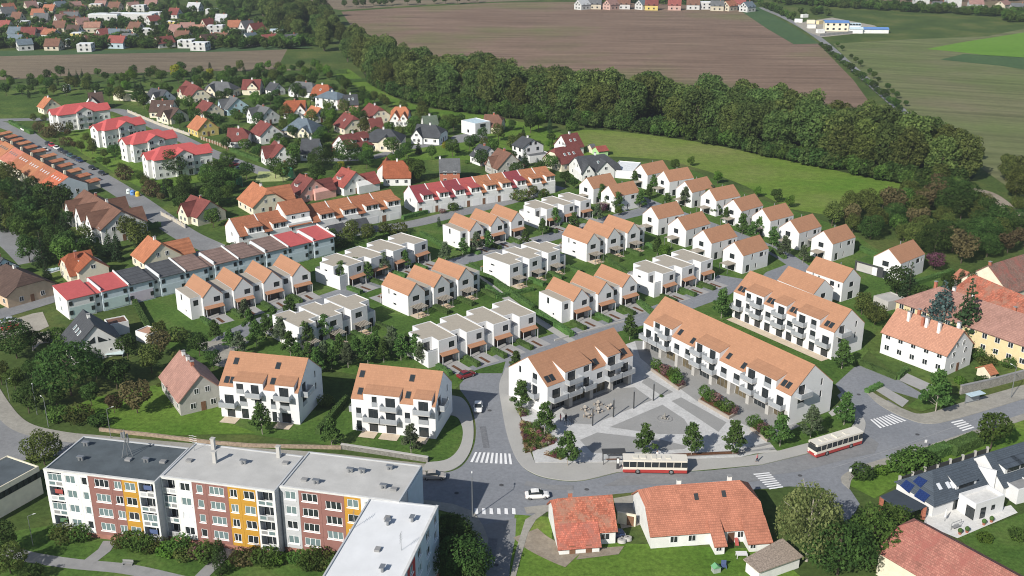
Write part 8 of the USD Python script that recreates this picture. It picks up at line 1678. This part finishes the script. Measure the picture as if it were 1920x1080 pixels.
for x, y, k, h in ((328, 330, 'big1', 9), (268, 300, 'dark1', 6.5), (216, 300, 'dark1', 6.5), (101, 226, 'dark1', 5.5), (335, 395, 'dark2', 5), (402, 335, 'mid1', 7), (463, 338, 'dark1', 7), (517, 335, 'dark1', 8), (550, 308, 'mid2', 8.5), (653, 310, 'big1', 9), (605, 318, 'big1', 8), (735, 292, 'mid1', 8), (693, 300, 'dark2', 6), (774, 262, 'mid2', 9), (777, 340, 'big2', 9), (810, 300, 'mid2', 6), (487, 300, 'dark1', 6.5), (1010, 246, 'bright1', 9), (995, 250, 'dark2', 9), (935, 265, 'olive1', 7.5), (905, 262, 'dark1', 5.5), (1031, 250, 'cypress', 6), (1072, 245, 'bush1', 4), (1033, 262, 'bush2', 3), (820, 200, 'dark2', 7), (960, 245, 'dark1', 5), (836, 283, 'yellow1', 4), (330, 147, 'yellow1', 8), (395, 148, 'yellow1', 6), (857, 286, 'fir2', 6), (640, 318, 'yellow1', 3.5), (1060, 345, 'dark1', 5), (1075, 355, 'dark2', 4.5), (560, 455, 'fir2', 3), (720, 445, 'olive1', 5), (690, 455, 'olive1', 6), (660, 452, 'olive1', 6.5), (640, 460, 'bush3', 4.5), (745, 440, 'bush3', 4), (620, 460, 'mid1', 5.5), (850, 395, 'bush1', 2.5), (830, 400, 'bushp', 1.6), (1000, 372, 'olive1', 4.5), (975, 376, 'bush3', 4), (1020, 372, 'bush1', 3)): tree(k, x, y, h)
DARKS = ['dark1', 'dark2', 'mid1', 'mid2', 'olive1', 'dark1', 'fir2', 'dark2', 'bright1', 'bush1']
n1 = scatter([(150, 165), (400, 150), (620, 150), (700, 190), (860, 235), (1000, 262), (1080, 300), (1040, 340), (940, 350), (840, 300), (760, 335), (560, 370), (440, 300), (330, 245), (230, 205)], 5.4, DARKS, (4.5, 8.4), 3, most=215, tries=9000, inflate=1.2)
n2 = scatter([(0, 345), (60, 345), (140, 385), (180, 420), (290, 455), (300, 475), (200, 500), (100, 540), (60, 500), (20, 455), (0, 430)], 5.4, ['dark1', 'dark2', 'fir1', 'mid1', 'dark1', 'fir2', 'olive1'], (5, 10), 4, most=56)
n3 = scatter([(270, 380), (340, 350), (430, 320), (440, 345), (420, 400), (400, 440), (360, 430), (310, 400)], 5.2, ['dark1', 'dark2', 'mid1', 'fir2'], (5, 8), 5, most=22)
n4 = scatter([(30, 220), (75, 225), (130, 240), (190, 290), (260, 340), (330, 392), (300, 395), (230, 350), (150, 300), (90, 262), (60, 250)], 4.6, ['olive1', 'bush3', 'brown1', 'bushb', 'mid1', 'olive1'], (3, 5), 6, most=36, inflate=.6)
n5 = scatter([(0, 150), (200, 142), (420, 130), (640, 130), (650, 148), (420, 150), (300, 160), (190, 172), (60, 190), (0, 185)], 6.5, ['dark1', 'mid1', 'bright1', 'dark2', 'fir2', 'cypress', 'olive1'], (4.5, 7.5), 7, most=66)
n6 = scatter([(1545, 430), (1620, 395), (1700, 375), (1760, 350), (1800, 380), (1850, 400), (1920, 440), (1920, 470), (1850, 490), (1770, 500), (1690, 455), (1620, 450)], 6.5, ['olive1', 'dark1', 'mid1', 'big3', 'brown1', 'olive1', 'big1'], (6, 9.5), 8, most=80)
n9 = scatter([(0, 640), (60, 645), (120, 660), (200, 720), (240, 700), (330, 690), (400, 650), (405, 690), (330, 720), (250, 770), (180, 800), (100, 800), (30, 770), (0, 730)], 5.0, ['dark1', 'dark2', 'mid1', 'bush1', 'bush3', 'olive1'], (3.2, 6), 12, most=30, inflate=.8)
n7 = scatter([(420, 470), (560, 430), (740, 390), (760, 402), (600, 445), (430, 478)], 5, ['bush1', 'bush2', 'mid1'], (3, 5), 9, most=10, inflate=.5)
print('scattered', n1, n2, n3, n4, n5, n6, n7)
for (a, b, w, h, l) in (((648, 752), (596, 815), 1.0, 1.3, 'narrow hedge between the twin apartment houses'), ((433, 283), (488, 304), 1.5, 1.4, 'bright clipped hedge along the street below the maroon bungalow'), ((0, 372), (60, 360), 1.2, 1.4, 'dark hedge in the garden behind the orange terrace, upper one'), ((0, 392), (70, 376), 1.2, 1.4, 'dark hedge in the garden behind the orange terrace, middle one'), ((10, 412), (90, 392), 1.2, 1.4, 'dark hedge in the garden behind the orange terrace, lower one'), ((180, 455), (300, 425), 1.6, 1.6, 'long hedge between the pool and the three gabled house'), ((318, 372), (428, 346), 3.5, 2.6, 'thick hedge below the nearest red roofed villa'),
      ((410, 385), (520, 372), 1.5, 1.6, 'hedge above the orange terrace'), ((530, 140), (650, 138), 2.0, 2.2, 'dark hedge along the narrow brown field'), ((650, 155), (700, 152), 1.6, 1.6, 'short hedge in the allotments near the grass strip'), ((755, 412), (800, 400), 1.4, 1.3, 'trimmed hedge before the end of the red and orange terrace'), ((20, 232), (60, 252), 1.6, 1.6, 'hedge at the upper end of the straight street')):
 hedge(G(*a), G(*b), w, h, l)
# the creek belt and the other tall trees
def belt(front, back, gap, seed, kinds, hs, lab, most):
 fr, bk = LineString([G(*p) for p in front]), LineString([G(*p) for p in back]); pg = Polygon(list(fr.coords) + list(bk.coords)[::-1]).buffer(0); r = random.Random(seed); b = pg.bounds; out = []; ok = shapely.prepared.prep(pg)
 for _ in range(6000):
  c = (r.uniform(b[0], b[2]), r.uniform(b[1], b[3]))
  if len(out) >= most or not ok.contains(Point(c)) or any((c[0] - q[0])**2 + (c[1] - q[1])**2 < gap * gap for q in out): continue
  out.append(c)
 out.sort(key=lambda c: proj((*c, 0))[0])
 for i, c in enumerate(out):
  k = r.choice(kinds); n = i + 1; sfx = 'th' if n % 100 in (11, 12, 13) else {1: 'st', 2: 'nd', 3: 'rd'}.get(n % 10, 'th')
  tree(k, p=c, h=r.uniform(*hs) * (KH[k.rstrip('0123456789')] / 18 if not k.startswith('belt') else 1), label=f'{ {"belt1": "olive topped", "belt2": "rounded", "belt3": "deep green", "belt4": "yellowish olive", "dark1": "low dark", "mid1": "low green"}.get(k, "leafy")} tree, {n}{sfx} from left in the {lab}')
 return len(out)
B1 = belt([(690, 152), (740, 178), (800, 196), (870, 205), (950, 214), (1010, 222), (1090, 232), (1160, 238), (1250, 250), (1350, 268), (1450, 290), (1550, 310), (1650, 332), (1740, 345), (1800, 350)],
          [(672, 118), (730, 138), (800, 160), (880, 172), (960, 186), (1020, 196), (1090, 205), (1160, 208), (1250, 212), (1350, 226), (1450, 240), (1550, 258), (1650, 280), (1745, 308), (1815, 330)], 7.2, 21, ['belt1', 'belt2', 'belt3', 'belt4', 'belt1', 'belt3'], (18, 24), 'creek belt behind the meadow', 150)
B2 = belt([(430, 8), (500, 48), (560, 82), (620, 100), (690, 150)], [(420, -6), (520, 10), (600, 30), (650, 70), (700, 118)], 9.0, 22, ['belt2', 'belt3', 'belt1', 'belt3'], (15, 20), 'wood beside the far village', 62)
n8 = scatter([(1090, 240), (1250, 258), (1400, 282), (1550, 312), (1715, 345), (1690, 338), (1550, 300), (1400, 268), (1250, 244), (1090, 232)], 5, ['bush1', 'bush3', 'bush2', 'dark1'], (3, 5), 10, most=24, inflate=0)
for x, y, k, h in ((1903, 372, 'belt4', 14), (1885, 340, 'belt2', 11), (1915, 345, 'belt1', 12), (1832, 300, 'belt4', 8), (1790, 395, 'dark1', 8), (1760, 385, 'big1', 9), (1720, 395, 'big3', 9), (1905, 400, 'olive1', 6), (1870, 430, 'dark2', 6)): tree(k, x, y, h, look='tall loose tree' if k.startswith('belt') else None)
for i in range(22):
 u = i / 21; x, y = 1545 + 150 * u, 88 + 122 * u
 tree(['dark1', 'mid1', 'dark2'][i % 3], x - 6 - 3 * u, y + 2, 4.0 + i % 3, label=f'small tree on the near side of the country road, {ORD[i] if i < 12 else str(i + 1) + "th"} from its far end')
for i in range(16):
 u = i / 15; x, y = 1566 + 128 * u, 88 + 112 * u
 if i % 4 != 2: tree(['mid1', 'dark2'][i % 2], x + 4, y, 3.4 + i % 3 * .5, label=f'small tree on the far side of the country road, {ORD[i] if i < 12 else str(i + 1) + "th"} from its far end')
for i, x in enumerate((646, 668, 681, 700, 712, 722, 735, 764, 785, 814, 835, 858, 880, 895)):
 tree(['dark1', 'mid1', 'dark2'][i % 3], x, 14 - i * .75 + (i % 3), 6.5 + i % 4, label=f'dark roadside tree at the top edge of the ploughed field, {ORD[i] if i < 12 else str(i + 1) + "th"} from left')
# far vegetation that reads as one mass
def mass(name, label, cat, pts, hs, seed):
 r = np.random.default_rng(seed); pi = UsdGeom.PointInstancer.Define(stage, f'/World/{name}')
 protos = []
 for k, (lf, sd) in enumerate((('dark', 61), ('mid', 62), ('belt2', 63))):
  px_ = UsdGeom.Xform.Define(stage, f'/World/{name}/crowns_{k + 1:03d}'); rr = np.random.default_rng(sd)
  lob = [(0, 0, 4, 2.6, 2.6, 3.2)] + [(math.cos(a) * 1.9, math.sin(a) * 1.9, rr.uniform(2.2, 6), 1.5, 1.5, 1.5) for a in np.arange(9) * 2.4]
  v, f = leaves(lob, 520, .95, sd).arrays(); put(f'/World/{name}/crowns_{k + 1:03d}/crown', v, f, LEAF[lf]); protos.append(px_.GetPath())
 n = len(pts); pi.CreatePrototypesRel().SetTargets(protos); pi.CreateProtoIndicesAttr(Vt.IntArray.FromNumpy(r.integers(0, 3, n).astype(np.int32)))
 pi.CreatePositionsAttr(Vt.Vec3fArray.FromNumpy(np.c_[np.array(pts), np.zeros(n)].astype(np.float32)))
 s = (r.uniform(*hs, n) / 7.2)[:, None] * np.ones((1, 3)); pi.CreateScalesAttr(Vt.Vec3fArray.FromNumpy(s.astype(np.float32)))
 a = r.uniform(0, 6.28, n); pi.CreateOrientationsAttr(Vt.QuathArray([Gf.Quath(math.cos(q / 2), 0, 0, math.sin(q / 2)) for q in a]))
 return tag(pi.GetPrim(), label, cat, kind='stuff')
r = np.random.default_rng(5); pts = []
HN = np.array([G(x, y + 4) for x, y, *_ in FV] + [G(198, 30), G(247, 30), G(215, 30), G(262, 30), G(235, 30)])
while len(pts) < 820:
 x, y = r.uniform(-40, 590), r.uniform(-8, 92)
 c = G(x, y)
 if x > 470 and y < 40: continue
 if np.min(np.hypot(*(HN - c).T)) < 6.2: continue
 pts.append(c)
for x in np.arange(-40, 590, 2.6): pts.append(G(x + r.uniform(-2, 2), 90 - (4 if x > 300 else 0) + r.uniform(-5, 1)))
pts = [p for p in pts if p is not None]
mass('village_trees', 'dense garden trees of the far village seen as one mass', 'trees', pts, (3.0, 7.8), 6)
pts = [G(1450 + t * 480 + r.uniform(-3, 3), 3 + 30 * t ** .8 + r.uniform(-1.5, 2.0)) for t in np.linspace(0, 1, 130)] + [G(1455 + r.uniform(0, 150), r.uniform(0, 10)) for _ in range(40)] + [G(1880 + r.uniform(0, 60), r.uniform(34, 42)) for _ in range(20)]
pm = []
for q0, q1 in zip([(690, 158), (740, 184), (800, 203), (870, 213), (950, 222), (1010, 230), (1090, 240), (1160, 245), (1250, 258), (1350, 276), (1450, 299), (1550, 319), (1650, 341), (1740, 353)], [(740, 184), (800, 203), (870, 213), (950, 222), (1010, 230), (1090, 240), (1160, 245), (1250, 258), (1350, 276), (1450, 299), (1550, 319), (1650, 341), (1740, 353), (1800, 358)]):
 for k in range(26): u = r.random(); pm.append(G(q0[0] + (q1[0] - q0[0]) * u, q0[1] + (q1[1] - q0[1]) * u - r.uniform(0, 9)))
mass('undergrowth', 'dense undergrowth along the foot of the creek belt', 'undergrowth', pm, (3.0, 7.5), 9)
mass('hedgerow', 'long dark hedgerow between the fields at the upper right', 'hedgerow', pts, (4.5, 9), 7)
pts = [G(x + r.uniform(-3, 3), r.uniform(3, 11)) for x in np.arange(1085, 1415, 5.0)] + [G(x, r.uniform(-4, 4)) for x in np.arange(1085, 1430, 4.0)] + [G(x, r.uniform(-3, 4)) for x in np.arange(1700, 1930, 4.0)] + [G(1425 + 60 * t, 10 + 28 * t + r.uniform(-2, 2)) for t in np.linspace(0, 1, 16)] + [G(1497 + r.uniform(0, 60), r.uniform(24, 30)) for _ in range(10)]
mass('skyline_trees', 'garden trees among the skyline houses behind the fields', 'trees', pts, (3.5, 7.5), 8)
# ------------------------------------------------------------------ thin summer haze over the whole site
hz = usdkit.material(stage, '/World/Looks/haze_air', {'v': ('principled_volume', {'color': (.86, .92, 1.0), 'density': .00007, 'anisotropy': .2})}, [], volume='v.volume')
tag(MB().box(-4200, -700, -1.2, 4200, 7200, 108).build('haze', hz), 'thin blue haze over the fields', 'haze', kind='stuff')
print('long labels:', [l for p, l in THINGS if not 4 <= len(l.split()) <= 16])
import collections
print(collections.Counter(str(p.GetPath()).split('/')[2].rstrip('0123456789_') for p, l in THINGS).most_common(14))
